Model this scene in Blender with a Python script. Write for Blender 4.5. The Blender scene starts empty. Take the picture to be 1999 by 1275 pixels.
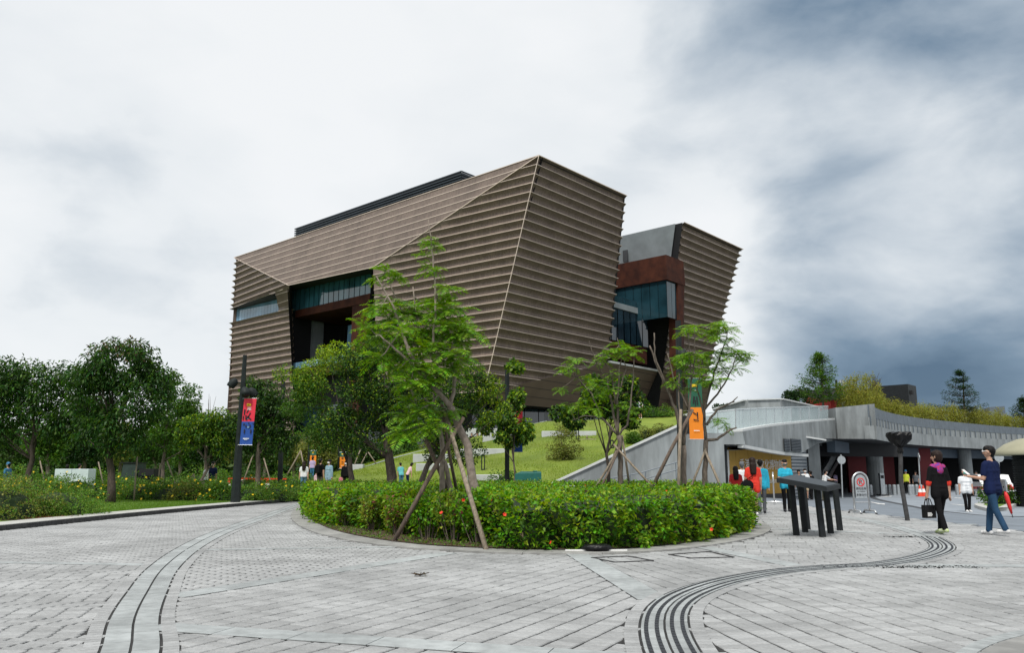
import bpy, math, random
import numpy as np
from mathutils import Vector, Matrix
random.seed(7); rng = np.random.default_rng(11)
R = math.radians
SC = bpy.context.scene
COL = SC.collection
# ------------------------------------------------------------------ camera
LENS, SENS, PW, PH = 28.0, 36.0, 1999.0, 1275.0
FP = LENS / SENS * PW
PITCH = math.atan(285 / FP)
CAMH = 1.25
cam = bpy.data.cameras.new('camera'); cam.lens = LENS; cam.sensor_width = SENS
cam.clip_start = 0.1; cam.clip_end = 6000
camo = bpy.data.objects.new('camera', cam); COL.objects.link(camo)
camo.location = (0, 0, CAMH); camo.rotation_euler = (math.pi / 2 + PITCH, 0, 0)
SC.camera = camo
SC.render.resolution_x, SC.render.resolution_y = 1024, 654
# ------------------------------------------------------------------ light
SUN_EL, SUN_AZ = R(56), R(198)          # azimuth clockwise from +Y : the sun stands behind the camera, a little to the left
sun = bpy.data.lights.new('sun', 'SUN'); sun.energy = 3.3; sun.angle = R(10); sun.color = (1, .96, .89)
suno = bpy.data.objects.new('sun', sun); COL.objects.link(suno)
sd = Vector((math.sin(SUN_AZ) * math.cos(SUN_EL), math.cos(SUN_AZ) * math.cos(SUN_EL), math.sin(SUN_EL)))
suno.rotation_euler = sd.to_track_quat('Z', 'Y').to_euler(); suno.location = (0, 0, 60)
SC.view_settings.view_transform = 'Standard'; SC.view_settings.look = 'None'
SC.view_settings.exposure = 0.0; SC.view_settings.gamma = 1.0
# ------------------------------------------------------------------ pixel helpers (survey of the photograph)
_c, _s = math.cos(PITCH), math.sin(PITCH)
def ray(u, v):
    dx = (u - 999.5) / FP; dy = (637.5 - v) / FP
    return Vector((dx, _c - dy * _s, _s + dy * _c))
def at(u, v, Y):
    d = ray(u, v); t = Y / d.y
    return Vector((d.x * t, Y, CAMH + d.z * t))
def gp(u, v, z=0.0):
    d = ray(u, v); t = (z - CAMH) / d.z
    return Vector((d.x * t, d.y * t, z))
# ------------------------------------------------------------------ world : storm clouds over a Nishita sky
w = bpy.data.worlds.new('World'); SC.world = w; w.use_nodes = True
nt = w.node_tree; N = nt.nodes; LK = nt.links
for n in list(N): N.remove(n)
def nd(t, **k):
    n = N.new(t)
    for a, b in k.items(): setattr(n, a, b)
    return n
out = nd('ShaderNodeOutputWorld'); bg = nd('ShaderNodeBackground')
sky = nd('ShaderNodeTexSky', sky_type='NISHITA', sun_disc=False, sun_elevation=SUN_EL, sun_rotation=SUN_AZ)
tc = nd('ShaderNodeTexCoord')
nrm = nd('ShaderNodeVectorMath', operation='NORMALIZE'); LK.new(tc.outputs['Generated'], nrm.inputs[0])
mp = nd('ShaderNodeMapping'); mp.inputs['Scale'].default_value = (1, 1, 1.9); LK.new(nrm.outputs[0], mp.inputs[0])
n1 = nd('ShaderNodeTexNoise'); n1.inputs['Scale'].default_value = 2.6; n1.inputs['Detail'].default_value = 9; n1.inputs['Roughness'].default_value = .52
n1.inputs['Distortion'].default_value = .18
LK.new(mp.outputs[0], n1.inputs['Vector'])
n2 = nd('ShaderNodeTexNoise'); n2.inputs['Scale'].default_value = 1.25; n2.inputs['Detail'].default_value = 4
LK.new(mp.outputs[0], n2.inputs['Vector'])
def mth(op, a, b=None, clamp=False):
    m = nd('ShaderNodeMath', operation=op, use_clamp=clamp)
    for i, x in enumerate((a, b)):
        if x is None: continue
        if isinstance(x, (int, float)): m.inputs[i].default_value = x
        else: LK.new(x, m.inputs[i])
    return m.outputs[0]
def blob(u, v, r0, r1, wgt, dirv=None):
    d = (dirv or ray(u, v)).normalized()
    # a little warp so that the cloud banks have ragged edges
    wv = nd('ShaderNodeVectorMath', operation='ADD'); sc = nd('ShaderNodeVectorMath', operation='SCALE'); sub = nd('ShaderNodeVectorMath', operation='SUBTRACT')
    sub.inputs[1].default_value = (.5, .5, .5); LK.new(n1.outputs['Color'], sub.inputs[0]); LK.new(sub.outputs[0], sc.inputs[0]); sc.inputs['Scale'].default_value = .22
    LK.new(nrm.outputs[0], wv.inputs[0]); LK.new(sc.outputs[0], wv.inputs[1])
    nn = nd('ShaderNodeVectorMath', operation='NORMALIZE'); LK.new(wv.outputs[0], nn.inputs[0])
    dp = nd('ShaderNodeVectorMath', operation='DOT_PRODUCT'); LK.new(nn.outputs[0], dp.inputs[0]); dp.inputs[1].default_value = d
    mr = nd('ShaderNodeMapRange', interpolation_type='SMOOTHSTEP')
    mr.inputs['From Min'].default_value = math.cos(R(r1)); mr.inputs['From Max'].default_value = math.cos(R(r0))
    mr.inputs['To Min'].default_value = 0; mr.inputs['To Max'].default_value = wgt
    LK.new(dp.outputs['Value'], mr.inputs[0]); return mr.outputs[0]
tot = mth('ADD', blob(1900, 130, 0, 22, .36), blob(2060, 660, 0, 22, .42))
tot = mth('ADD', tot, blob(0, 0, 10, 60, .12, Vector((.9, .45, .25))))
tot = mth('ADD', tot, blob(1760, 640, 0, 14, .22))
tot = mth('ADD', tot, blob(1560, 130, 0, 15, .15))
tot = mth('ADD', tot, blob(1640, 430, 0, 14, -.40))
tot = mth('ADD', tot, blob(1950, 410, 0, 11, -.26))
tot = mth('ADD', tot, blob(280, 420, 0, 10, .15))
tot = mth('ADD', tot, blob(40, 400, 0, 8, .14))
tot = mth('ADD', tot, blob(700, 150, 0, 18, -.08))
amp = mth('ADD', mth('MULTIPLY', tot, 1.0), .65)
nz = mth('MULTIPLY', mth('SUBTRACT', n1.outputs['Fac'], .5), amp)
nz2 = mth('MULTIPLY', mth('SUBTRACT', n2.outputs['Fac'], .5), .35)
n3 = nd('ShaderNodeTexNoise'); n3.inputs['Scale'].default_value = 6.5; n3.inputs['Detail'].default_value = 8; n3.inputs['Roughness'].default_value = .5; n3.inputs['Distortion'].default_value = .3; LK.new(mp.outputs[0], n3.inputs['Vector'])
nz3 = mth('MULTIPLY', mth('SUBTRACT', n3.outputs['Fac'], .5), mth('MULTIPLY', amp, .55))
tot = mth('ADD', mth('ADD', tot, mth('ADD', nz, nz3)), mth('ADD', nz2, .075), True)
cr = nd('ShaderNodeValToRGB'); LK.new(tot, cr.inputs[0])
e = cr.color_ramp.elements
e[0].position = 0; e[0].color = (.955, .975, .99, 1)
e[1].position = 1; e[1].color = (.10, .165, .25, 1)
for p, c in ((.18, (.875, .91, .935)), (.34, (.66, .72, .775)), (.52, (.42, .50, .585)), (.74, (.20, .285, .385))):
    x = e.new(p); x.color = (*c, 1)
sks = nd('ShaderNodeVectorMath', operation='SCALE'); LK.new(sky.outputs[0], sks.inputs[0]); sks.inputs['Scale'].default_value = .08
mx = nd('ShaderNodeMix', data_type='RGBA'); mx.inputs[0].default_value = .92
LK.new(sks.outputs[0], mx.inputs[6]); LK.new(cr.outputs[0], mx.inputs[7])
LK.new(mx.outputs[2], bg.inputs[0]); bg.inputs[1].default_value = 1.0
LK.new(bg.outputs[0], out.inputs[0])
# ------------------------------------------------------------------ materials
MATS = {}
def mat(name, col, rough=.7, metal=0, var=0.0, scale=6.0, detail=5, col2=None, island=0.0, bump=0.0, bscale=40, spec=.4,
        trans=0.0, stretch=None, emit=None, alpha=None, hue=0.0, coord='Object', stain=0.0, sscale=.6, sz=1.0):
    """principled material with a noise-mixed second colour, optional per-piece variation and bump"""
    m = bpy.data.materials.new(name); m.use_nodes = True; MATS[name] = m
    t = m.node_tree; b = t.nodes['Principled BSDF']; L = t.links
    b.inputs['Roughness'].default_value = rough; b.inputs['Metallic'].default_value = metal
    b.inputs['Specular IOR Level'].default_value = spec
    def new(ty, **k):
        n = t.nodes.new(ty)
        for a, x in k.items(): setattr(n, a, x)
        return n
    tcn = new('ShaderNodeTexCoord'); vec = tcn.outputs[coord]
    if stretch:
        mpn = new('ShaderNodeMapping'); mpn.inputs['Scale'].default_value = stretch; L.new(vec, mpn.inputs[0]); vec = mpn.outputs[0]
    c = None
    if var or col2:
        nz = new('ShaderNodeTexNoise'); nz.inputs['Scale'].default_value = scale; nz.inputs['Detail'].default_value = detail
        L.new(vec, nz.inputs['Vector'])
        mrn = new('ShaderNodeMapRange'); mrn.inputs['From Min'].default_value = .32; mrn.inputs['From Max'].default_value = .68
        L.new(nz.outputs['Fac'], mrn.inputs[0])
        mxn = new('ShaderNodeMix', data_type='RGBA'); L.new(mrn.outputs[0], mxn.inputs[0])
        c1 = col; c2 = col2 or tuple(min(1, x * (1 + var)) for x in col)
        if not col2: c1 = tuple(x * (1 - var) for x in col)
        mxn.inputs[6].default_value = (*c1, 1); mxn.inputs[7].default_value = (*c2, 1); c = mxn.outputs[2]
    if island:
        gi = new('ShaderNodeNewGeometry'); oi = new('ShaderNodeObjectInfo')
        ad = new('ShaderNodeMath', operation='ADD'); L.new(gi.outputs['Random Per Island'], ad.inputs[0]); L.new(oi.outputs['Random'], ad.inputs[1])
        fr = new('ShaderNodeMath', operation='FRACT'); L.new(ad.outputs[0], fr.inputs[0])
        mr2 = new('ShaderNodeMapRange'); L.new(fr.outputs[0], mr2.inputs[0]); mr2.inputs['To Min'].default_value = 1 - island; mr2.inputs['To Max'].default_value = 1 + island
        hs = new('ShaderNodeHueSaturation'); L.new(mr2.outputs[0], hs.inputs['Value'])
        if hue:
            mr3 = new('ShaderNodeMapRange'); mu = new('ShaderNodeMath', operation='MULTIPLY'); L.new(fr.outputs[0], mu.inputs[0]); mu.inputs[1].default_value = 7.31
            f2 = new('ShaderNodeMath', operation='FRACT'); L.new(mu.outputs[0], f2.inputs[0]); L.new(f2.outputs[0], mr3.inputs[0])
            mr3.inputs['To Min'].default_value = .5 - hue; mr3.inputs['To Max'].default_value = .5 + hue; L.new(mr3.outputs[0], hs.inputs['Hue'])
        if c: L.new(c, hs.inputs['Color'])
        else: hs.inputs['Color'].default_value = (*col, 1)
        c = hs.outputs[0]
    if stain:                                   # dirt and weathering, laid out in world space
        ge = new('ShaderNodeNewGeometry'); ms_ = new('ShaderNodeMapping'); ms_.inputs['Scale'].default_value = (1, 1, sz); L.new(ge.outputs['Position'], ms_.inputs[0])
        sn = new('ShaderNodeTexNoise'); sn.inputs['Scale'].default_value = sscale; sn.inputs['Detail'].default_value = 9; sn.inputs['Roughness'].default_value = .62; L.new(ms_.outputs[0], sn.inputs['Vector'])
        sm_ = new('ShaderNodeMapRange'); sm_.inputs['From Min'].default_value = .33; sm_.inputs['From Max'].default_value = .62; sm_.inputs['To Min'].default_value = 1 - stain; sm_.inputs['To Max'].default_value = 1.04; L.new(sn.outputs['Fac'], sm_.inputs[0])
        hv = new('ShaderNodeHueSaturation'); L.new(sm_.outputs[0], hv.inputs['Value'])
        if c: L.new(c, hv.inputs['Color'])
        else: hv.inputs['Color'].default_value = (*col, 1)
        c = hv.outputs[0]
    if c: L.new(c, b.inputs['Base Color'])
    else: b.inputs['Base Color'].default_value = (*col, 1)
    if bump:
        bn = new('ShaderNodeTexNoise'); bn.inputs['Scale'].default_value = bscale; bn.inputs['Detail'].default_value = 6; L.new(vec, bn.inputs['Vector'])
        bp = new('ShaderNodeBump'); bp.inputs['Strength'].default_value = bump; bp.inputs['Distance'].default_value = .02
        L.new(bn.outputs['Fac'], bp.inputs['Height']); L.new(bp.outputs[0], b.inputs['Normal'])
    if trans:
        tl = new('ShaderNodeBsdfTranslucent'); ms = new('ShaderNodeMixShader'); ms.inputs[0].default_value = trans
        if c:
            hs2 = new('ShaderNodeHueSaturation'); hs2.inputs['Value'].default_value = 1.7; hs2.inputs['Saturation'].default_value = 1.1; hs2.inputs['Hue'].default_value = .485
            L.new(c, hs2.inputs['Color']); L.new(hs2.outputs[0], tl.inputs[0])
        else: tl.inputs[0].default_value = (*col, 1)
        o = t.nodes['Material Output']; L.new(b.outputs[0], ms.inputs[1]); L.new(tl.outputs[0], ms.inputs[2]); L.new(ms.outputs[0], o.inputs[0])
    if emit:
        b.inputs['Emission Color'].default_value = (*emit[0], 1); b.inputs['Emission Strength'].default_value = emit[1]
    if alpha is not None: b.inputs['Alpha'].default_value = alpha
    return m
def leafmat(name, col, isl=.5, hue=.025, tr=.35, rough=.5): return mat(name, tuple(x * 1.3 for x in col), rough=rough, island=isl, hue=hue, trans=tr, spec=.22)
mat('concrete', (.27, .293, .30), .8, var=.10, scale=1.4, detail=8, bump=.25, bscale=9, stain=.38, sscale=1.6, sz=.22)
mat('board_concrete', (.245, .27, .28), .8, var=.2, scale=1.1, detail=8, bump=.3, bscale=7, stretch=(1, 1, .25), stain=.35, sscale=1.8, sz=.18)
mat('pale_concrete', (.42, .44, .445), .75, var=.13, scale=1.2, detail=9, bump=.2, bscale=12)
mat('white_cap', (.52, .54, .54), .6, var=.06, scale=3)
mat('paver', (.34, .348, .351), .78, var=.10, scale=22, detail=3, island=.13, bump=.45, bscale=90, stain=.30, sscale=.7)
mat('joint', (.026, .026, .026), .95, var=.45, scale=3)
mat('granite', (.335, .358, .362), .72, var=.14, scale=9, detail=9, island=.11, bump=.25, bscale=150, stain=.25, sscale=1.1)
mat('kerbstone', (.30, .30, .29), .78, var=.17, scale=5, detail=9, island=.1, bump=.2, bscale=80, stain=.35, sscale=.9)
mat('pale_kerb', (.43, .43, .41), .75, var=.14, scale=4, detail=9, bump=.2, bscale=60)
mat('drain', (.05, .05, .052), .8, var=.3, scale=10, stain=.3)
mat('black_inlay', (.018, .02, .026), .5, var=.3, scale=30)
mat('cladding', (.225, .172, .143), .5, .1, var=.0, col2=(.122, .094, .079), scale=1.0, detail=4, stretch=(6, 6, .6), spec=.35, bump=.3, bscale=1.5, stain=.22, sscale=.35, sz=.5)
mat('cladding_pale', (.195, .149, .124), .5, .1, col2=(.125, .096, .081), scale=1.0, detail=4, stretch=(6, 6, .6), spec=.35, bump=.3, bscale=1.5, stain=.22, sscale=.35, sz=.5)
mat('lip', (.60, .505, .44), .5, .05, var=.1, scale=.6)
mat('smooth_panel', (.17, .125, .102), .45, .2, var=.12, scale=.25, spec=.4)
mat('panel_joint', (.03, .024, .02), .7)
mat('corten', (.072, .023, .013), .75, .0, var=.0, col2=(.032, .011, .008), spec=.15, scale=.7, detail=8, bump=.3, bscale=6)
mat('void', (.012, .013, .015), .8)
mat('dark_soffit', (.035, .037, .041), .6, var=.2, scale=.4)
mat('museum_concrete', (.22, .25, .265), .8, var=.13, scale=.5, detail=8)
mat('louvre', (.035, .048, .06), .4, .4, var=.2, scale=.3)
mat('deep_glass', (.012, .04, .055), .05, .0, var=.5, scale=.25, spec=.7)
mat('blue_glass', (.03, .10, .13), .06, .0, var=.5, scale=.22, spec=1.0)
mat('pale_glass', (.13, .25, .36), .05, .0, var=.35, scale=.25, spec=1.0)
mat('dark_glass', (.012, .028, .042), .05, 0, var=.5, scale=.3, spec=.9)
mat('mullion', (.03, .035, .04), .4, .5)
mat('clear_glass', (.62, .74, .76), .05, 0, alpha=.34, spec=.8)
mat('steel', (.58, .59, .6), .28, .9, var=.1, scale=12)
mat('galv', (.42, .45, .47), .42, .6, var=.12, scale=9)
mat('dark_metal', (.013, .016, .018), .6, .0, spec=.22, var=.25, scale=7, bump=.1, bscale=60)
mat('post_metal', (.014, .019, .019), .6, .0, spec=.22, var=.25, scale=5)
mat('grey_fence', (.115, .14, .165), .5, .1, var=.12, scale=2)
mat('blue_beam', (.085, .115, .15), .6, .1, var=.15, scale=.6)
mat('red_wall', (.16, .022, .026), .7, var=.18, scale=.8)
mat('bright_red', (.42, .03, .025), .6, var=.12, scale=1)
mat('hoarding', (.52, .31, .055), .7, var=.06, scale=3)
mat('white_paint', (.78, .78, .77), .55, var=.05, scale=8)
mat('road', (.16, .185, .215), .8, var=.15, scale=1.2, detail=7, bump=.3, bscale=60)
mat('road_pale', (.235, .265, .30), .8, var=.12, scale=1.3, detail=7, bump=.3, bscale=60)
mat('road_dark', (.05, .055, .062), .8, var=.2, scale=5)
mat('ground', (.06, .09, .04), .95, col2=(.12, .11, .07), scale=.05)
mat('soil', (.075, .05, .032), .95, var=.4, scale=9, detail=8, bump=.8, bscale=25)
mat('turf', (.085, .165, .022), .9, col2=(.14, .23, .035), scale=1.3, detail=9, bump=.6, bscale=30)
mat('hill_turf', (.125, .185, .018), .9, col2=(.19, .245, .03), scale=.35, detail=10, bump=.6, bscale=14, stain=.35, sscale=.25)
mat('bark', (.17, .14, .115), .9, col2=(.075, .06, .048), scale=9, detail=7, stretch=(3, 3, .6), bump=.8, bscale=14)
mat('dark_bark', (.075, .058, .045), .9, col2=(.03, .024, .02), scale=9, detail=7, stretch=(3, 3, .6), bump=.8, bscale=14)
mat('pale_bark', (.30, .25, .21), .9, col2=(.17, .14, .115), scale=7, detail=7, stretch=(2, 2, 1.5), bump=.7, bscale=12)
mat('stake_wood', (.30, .25, .19), .85, col2=(.15, .12, .09), scale=8, stretch=(3, 3, .4), bump=.4, bscale=20)
mat('brown_stake', (.17, .125, .095), .85, col2=(.08, .06, .048), scale=8, stretch=(3, 3, .4), bump=.4, bscale=20)
leafmat('leaf_hedge', (.082, .195, .010), .6, .03)
leafmat('leaf_hedge_low', (.125, .195, .022), .5, .04)
leafmat('leaf_dark', (.013, .035, .008), .5)
leafmat('leaf_mid', (.042, .098, .012), .5)
leafmat('leaf_lime', (.17, .255, .022), .4)
leafmat('leaf_big', (.020, .054, .011), .65, .03)
leafmat('leaf_fern', (.098, .205, .012), .55, .03, .3)
leafmat('leaf_back', (.032, .070, .014), .5)
leafmat('leaf_shrub', (.075, .15, .022), .5, .03)
leafmat('leaf_olive', (.115, .135, .03), .5, .03)
leafmat('leaf_purple', (.055, .022, .03), .5)
leafmat('leaf_bamboo', (.155, .165, .025), .45, .03)
leafmat('leaf_red', (.16, .055, .045), .4)
leafmat('leaf_brown', (.10, .075, .04), .5)
leafmat('leaf_rust', (.14, .06, .03), .5)
mat('flower_yellow', (.80, .56, .02), .6, island=.2)
mat('flower_red', (.70, .035, .015), .6, island=.2)
mat('leaf_core', (.012, .026, .007), .95, var=.4, scale=6)  # near-black green standing for the shade deep among the leaves
mat('cabinet_white', (.52, .60, .63), .5, var=.08, scale=3)
mat('cabinet_dark', (.03, .05, .045), .5, var=.2, scale=3)
mat('teal_paint', (.015, .12, .10), .5, var=.12, scale=4)
mat('plastic_black', (.007, .007, .008), .35, spec=.25, var=.3, scale=14, bump=.5, bscale=30)
mat('banner_red', (.62, .022, .05), .6, var=.05, scale=2)
mat('banner_blue', (.012, .065, .30), .6, var=.08, scale=2)
mat('banner_green', (.012, .095, .052), .6, var=.06, scale=2)
mat('banner_orange', (.80, .235, .012), .6, var=.05, scale=2)
mat('ink', (.012, .010, .014), .7)
mat('gold', (.85, .55, .02), .6)
mat('beige_roof', (.31, .30, .21), .6, var=.08, scale=2)
mat('sign_red', (.65, .03, .03), .5)
mat('cone_red', (.65, .05, .02), .55)
mat('tyre', (.015, .015, .015), .8)
mat('car_white', (.75, .75, .75), .25, spec=.6)
mat('car_red', (.5, .02, .02), .25, spec=.6)
# ------------------------------------------------------------------ mesh helpers
ORG = {}
class MB:
    def __init__(s): s.v = []; s.f = []; s.m = []
    def quad(s, a, b, c, d, m=0):
        i = len(s.v); s.v += [tuple(a), tuple(b), tuple(c), tuple(d)]; s.f.append((i, i + 1, i + 2, i + 3)); s.m.append(m)
    def poly(s, pts, m=0):
        i = len(s.v); s.v += [tuple(p) for p in pts]; s.f.append(tuple(range(i, i + len(pts)))); s.m.append(m)
    def hexa(s, p, m=0):                       # 8 corners: bottom 4 (ccw) then top 4
        i = len(s.v); s.v += [tuple(x) for x in p]
        for f in ((3, 2, 1, 0), (4, 5, 6, 7), (0, 1, 5, 4), (1, 2, 6, 5), (2, 3, 7, 6), (3, 0, 4, 7)):
            s.f.append(tuple(i + k for k in f)); s.m.append(m)
    def box(s, c, size, rz=0, m=0, rx=0):
        sx, sy, sz = (x / 2 for x in size); M = Matrix.Rotation(rz, 3, 'Z') @ Matrix.Rotation(rx, 3, 'X'); c = Vector(c)
        s.hexa([c + M @ Vector(q) for q in ((-sx, -sy, -sz), (sx, -sy, -sz), (sx, sy, -sz), (-sx, sy, -sz), (-sx, -sy, sz), (sx, -sy, sz), (sx, sy, sz), (-sx, sy, sz))], m)
    def bevel_box(s, c, size, b=.02, rz=0, m=0):
        sx, sy, sz = (x / 2 for x in size); M = Matrix.Rotation(rz, 3, 'Z'); c = Vector(c); i = len(s.v)
        def ring(x, y, z): return [(-x, -y, z), (x, -y, z), (x, y, z), (-x, y, z)]
        for r in (ring(sx - b, sy - b, -sz), ring(sx, sy, -sz + b), ring(sx, sy, sz - b), ring(sx - b, sy - b, sz)):
            s.v += [tuple(c + M @ Vector(q)) for q in r]
        s.f.append((i + 3, i + 2, i + 1, i)); s.m.append(m)
        for k in range(3):
            for j in range(4):
                s.f.append((i + k * 4 + j, i + k * 4 + (j + 1) % 4, i + k * 4 + 4 + (j + 1) % 4, i + k * 4 + 4 + j)); s.m.append(m)
        s.f.append((i + 12, i + 13, i + 14, i + 15)); s.m.append(m)
    def bar(s, a, b, wd, th=None, m=0):        # square bar between two points
        a, b = Vector(a), Vector(b); th = th or wd; d = (b - a).normalized()
        up = Vector((0, 0, 1)) if abs(d.z) < .95 else Vector((0, 1, 0))
        x = d.cross(up).normalized() * wd / 2; y = x.normalized().cross(d) * th / 2
        s.hexa([a - x - y, a + x - y, a + x + y, a - x + y, b - x - y, b + x - y, b + x + y, b - x + y], m)
    def tube(s, pts, rad, seg=8, m=0, caps=True):
        pts = [Vector(p) for p in pts]; n = len(pts)
        if isinstance(rad, (int, float)): rad = [rad] * n
        i0 = len(s.v); px = None
        for k, p in enumerate(pts):
            d = (pts[min(k + 1, n - 1)] - pts[max(k - 1, 0)])
            d = d.normalized() if d.length > 1e-9 else Vector((0, 0, 1))
            if px is None:
                up = Vector((0, 0, 1)) if abs(d.z) < .9 else Vector((1, 0, 0)); px = d.cross(up).normalized()
            px = (px - d * px.dot(d))
            px = px.normalized() if px.length > 1e-6 else d.orthogonal().normalized()
            py = d.cross(px)
            for j in range(seg):
                a = 2 * math.pi * j / seg
                s.v.append(tuple(p + (px * math.cos(a) + py * math.sin(a)) * rad[k]))
        for k in range(n - 1):
            for j in range(seg):
                a = i0 + k * seg + j; b = i0 + k * seg + (j + 1) % seg
                s.f.append((a, b, b + seg, a + seg)); s.m.append(m)
        if caps:
            s.f.append(tuple(i0 + j for j in reversed(range(seg)))); s.m.append(m)
            s.f.append(tuple(i0 + (n - 1) * seg + j for j in range(seg))); s.m.append(m)
    def lathe(s, c, prof, seg=16, m=0):        # profile of (radius, z)
        c = Vector(c); i0 = len(s.v)
        for r, z in prof:
            for j in range(seg):
                a = 2 * math.pi * j / seg; s.v.append((c.x + r * math.cos(a), c.y + r * math.sin(a), c.z + z))
        for k in range(len(prof) - 1):
            for j in range(seg):
                a = i0 + k * seg + j; b = i0 + k * seg + (j + 1) % seg
                s.f.append((a, b, b + seg, a + seg)); s.m.append(m)
        s.f.append(tuple(i0 + j for j in reversed(range(seg)))); s.m.append(m)
        s.f.append(tuple(i0 + (len(prof) - 1) * seg + j for j in range(seg))); s.m.append(m)
    def ball(s, c, r, seg=10, rings=7, m=0, sc=(1, 1, 1)):
        i0 = len(s.v)
        for k in range(1, rings):
            t = math.pi * k / rings
            for j in range(seg):
                a = 2 * math.pi * j / seg
                s.v.append((c[0] + r * sc[0] * math.sin(t) * math.cos(a), c[1] + r * sc[1] * math.sin(t) * math.sin(a), c[2] + r * sc[2] * math.cos(t)))
        top = len(s.v); s.v.append((c[0], c[1], c[2] + r * sc[2])); bot = len(s.v); s.v.append((c[0], c[1], c[2] - r * sc[2]))
        for k in range(rings - 2):
            for j in range(seg):
                a = i0 + k * seg + j; b = i0 + k * seg + (j + 1) % seg
                s.f.append((a, a + seg, b + seg, b)); s.m.append(m)
        for j in range(seg):
            s.f.append((top, i0 + j, i0 + (j + 1) % seg)); s.m.append(m)
            q = i0 + (rings - 2) * seg; s.f.append((bot, q + (j + 1) % seg, q + j)); s.m.append(m)
    def build(s, name, mats, parent=None, smooth=False, base=None):
        return link(name, s.v, s.f, mats, parent, smooth, base, s.m)
def link(name, verts, faces, mats, parent=None, smooth=False, base=None, mi=None):
    o0 = ORG[parent.name] if parent else Vector(base if base is not None else (0, 0, 0))
    V = np.array(verts, dtype=float).reshape(-1, 3) - np.array(o0)
    me = bpy.data.meshes.new(name); me.from_pydata(V.tolist(), [], faces)
    if isinstance(mats, str): mats = [mats]
    for k in mats: me.materials.append(MATS[k])
    if mi and len(mats) > 1: me.polygons.foreach_set('material_index', mi)
    if smooth: me.polygons.foreach_set('use_smooth', [True] * len(faces))
    me.update()
    o = bpy.data.objects.new(name, me); COL.objects.link(o)
    if parent: o.parent = parent
    else: o.location = o0
    ORG[o.name] = Vector(o0); return o
def quadmesh(name, V, mats, parent=None, base=None, mi=None):
    """V: (n,4,3) array of separate quads (leaves)"""
    o0 = ORG[parent.name] if parent else Vector(base if base is not None else (0, 0, 0))
    n = len(V); me = bpy.data.meshes.new(name)
    me.vertices.add(n * 4); me.vertices.foreach_set('co', (V.reshape(-1, 3) - np.array(o0)).astype(np.float32).ravel())
    me.loops.add(n * 4); me.loops.foreach_set('vertex_index', np.arange(n * 4, dtype=np.int32))
    me.polygons.add(n); me.polygons.foreach_set('loop_start', np.arange(n, dtype=np.int32) * 4)
    if isinstance(mats, str): mats = [mats]
    for k in mats: me.materials.append(MATS[k])
    if mi is not None: me.polygons.foreach_set('material_index', np.asarray(mi, dtype=np.int32))
    me.update(calc_edges=True); me.validate()
    o = bpy.data.objects.new(name, me); COL.objects.link(o)
    if parent: o.parent = parent
    else: o.location = o0
    ORG[o.name] = Vector(o0); return o
def tag(o, label=None, cat=None, group=None, kind=None):
    for k, x in (('label', label), ('category', cat), ('group', group), ('kind', kind)):
        if x: o[k] = x
    return o
def thing(name, label, cat, base, group=None):
    o = bpy.data.objects.new(name, None); COL.objects.link(o); o.empty_display_size = .2
    o.location = base; ORG[o.name] = Vector(base); return tag(o, label, cat, group)
def struct(o): o['kind'] = 'structure'; return o
def sstep(a, b, x): t = min(1, max(0, (x - a) / (b - a))); return t * t * (3 - 2 * t)
def interp(x, xs, ys): return float(np.interp(x, xs, ys))
# ------------------------------------------------------------------ terrain
def crest(x): return interp(x, [-24, -18.7, -10.9, -6.4, 2.8, 14.6, 24, 30], [0, .2, 2.45, 3.6, 5.6, 6.1, 4.6, 4.0])
def gz(x, y):
    if y > 39.5 and -24 < x < 30:
        y0 = 40 + max(0, (-x - 9)) * .25
        t = min(1, max(0, (y - y0) / (70 - y0)))
        h = crest(x) * (t ** 1.12 if t < 1 else 1)
        if x > 9 and y < 62: h = min(h, -.3)
        return h
    if x > 11.35 : return -.32 * sstep(11.35, 18, x)
    return 0.0
# ------------------------------------------------------------------ the setting
b = MB(); b.quad((-2500, -60, -1.0), (2500, -60, -1.0), (2500, 4000, -1.0), (-2500, 4000, -1.0)); struct(b.build('ground', 'ground'))
PX0, PX1, PY0, PY1 = -11.75, 11.35, -6.0, 39.6
b = MB(); b.box(((PX0 + PX1) / 2, (PY0 + PY1) / 2, -.31), (PX1 - PX0, PY1 - PY0, .6)); plaza = struct(b.build('plaza', 'joint'))
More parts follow.
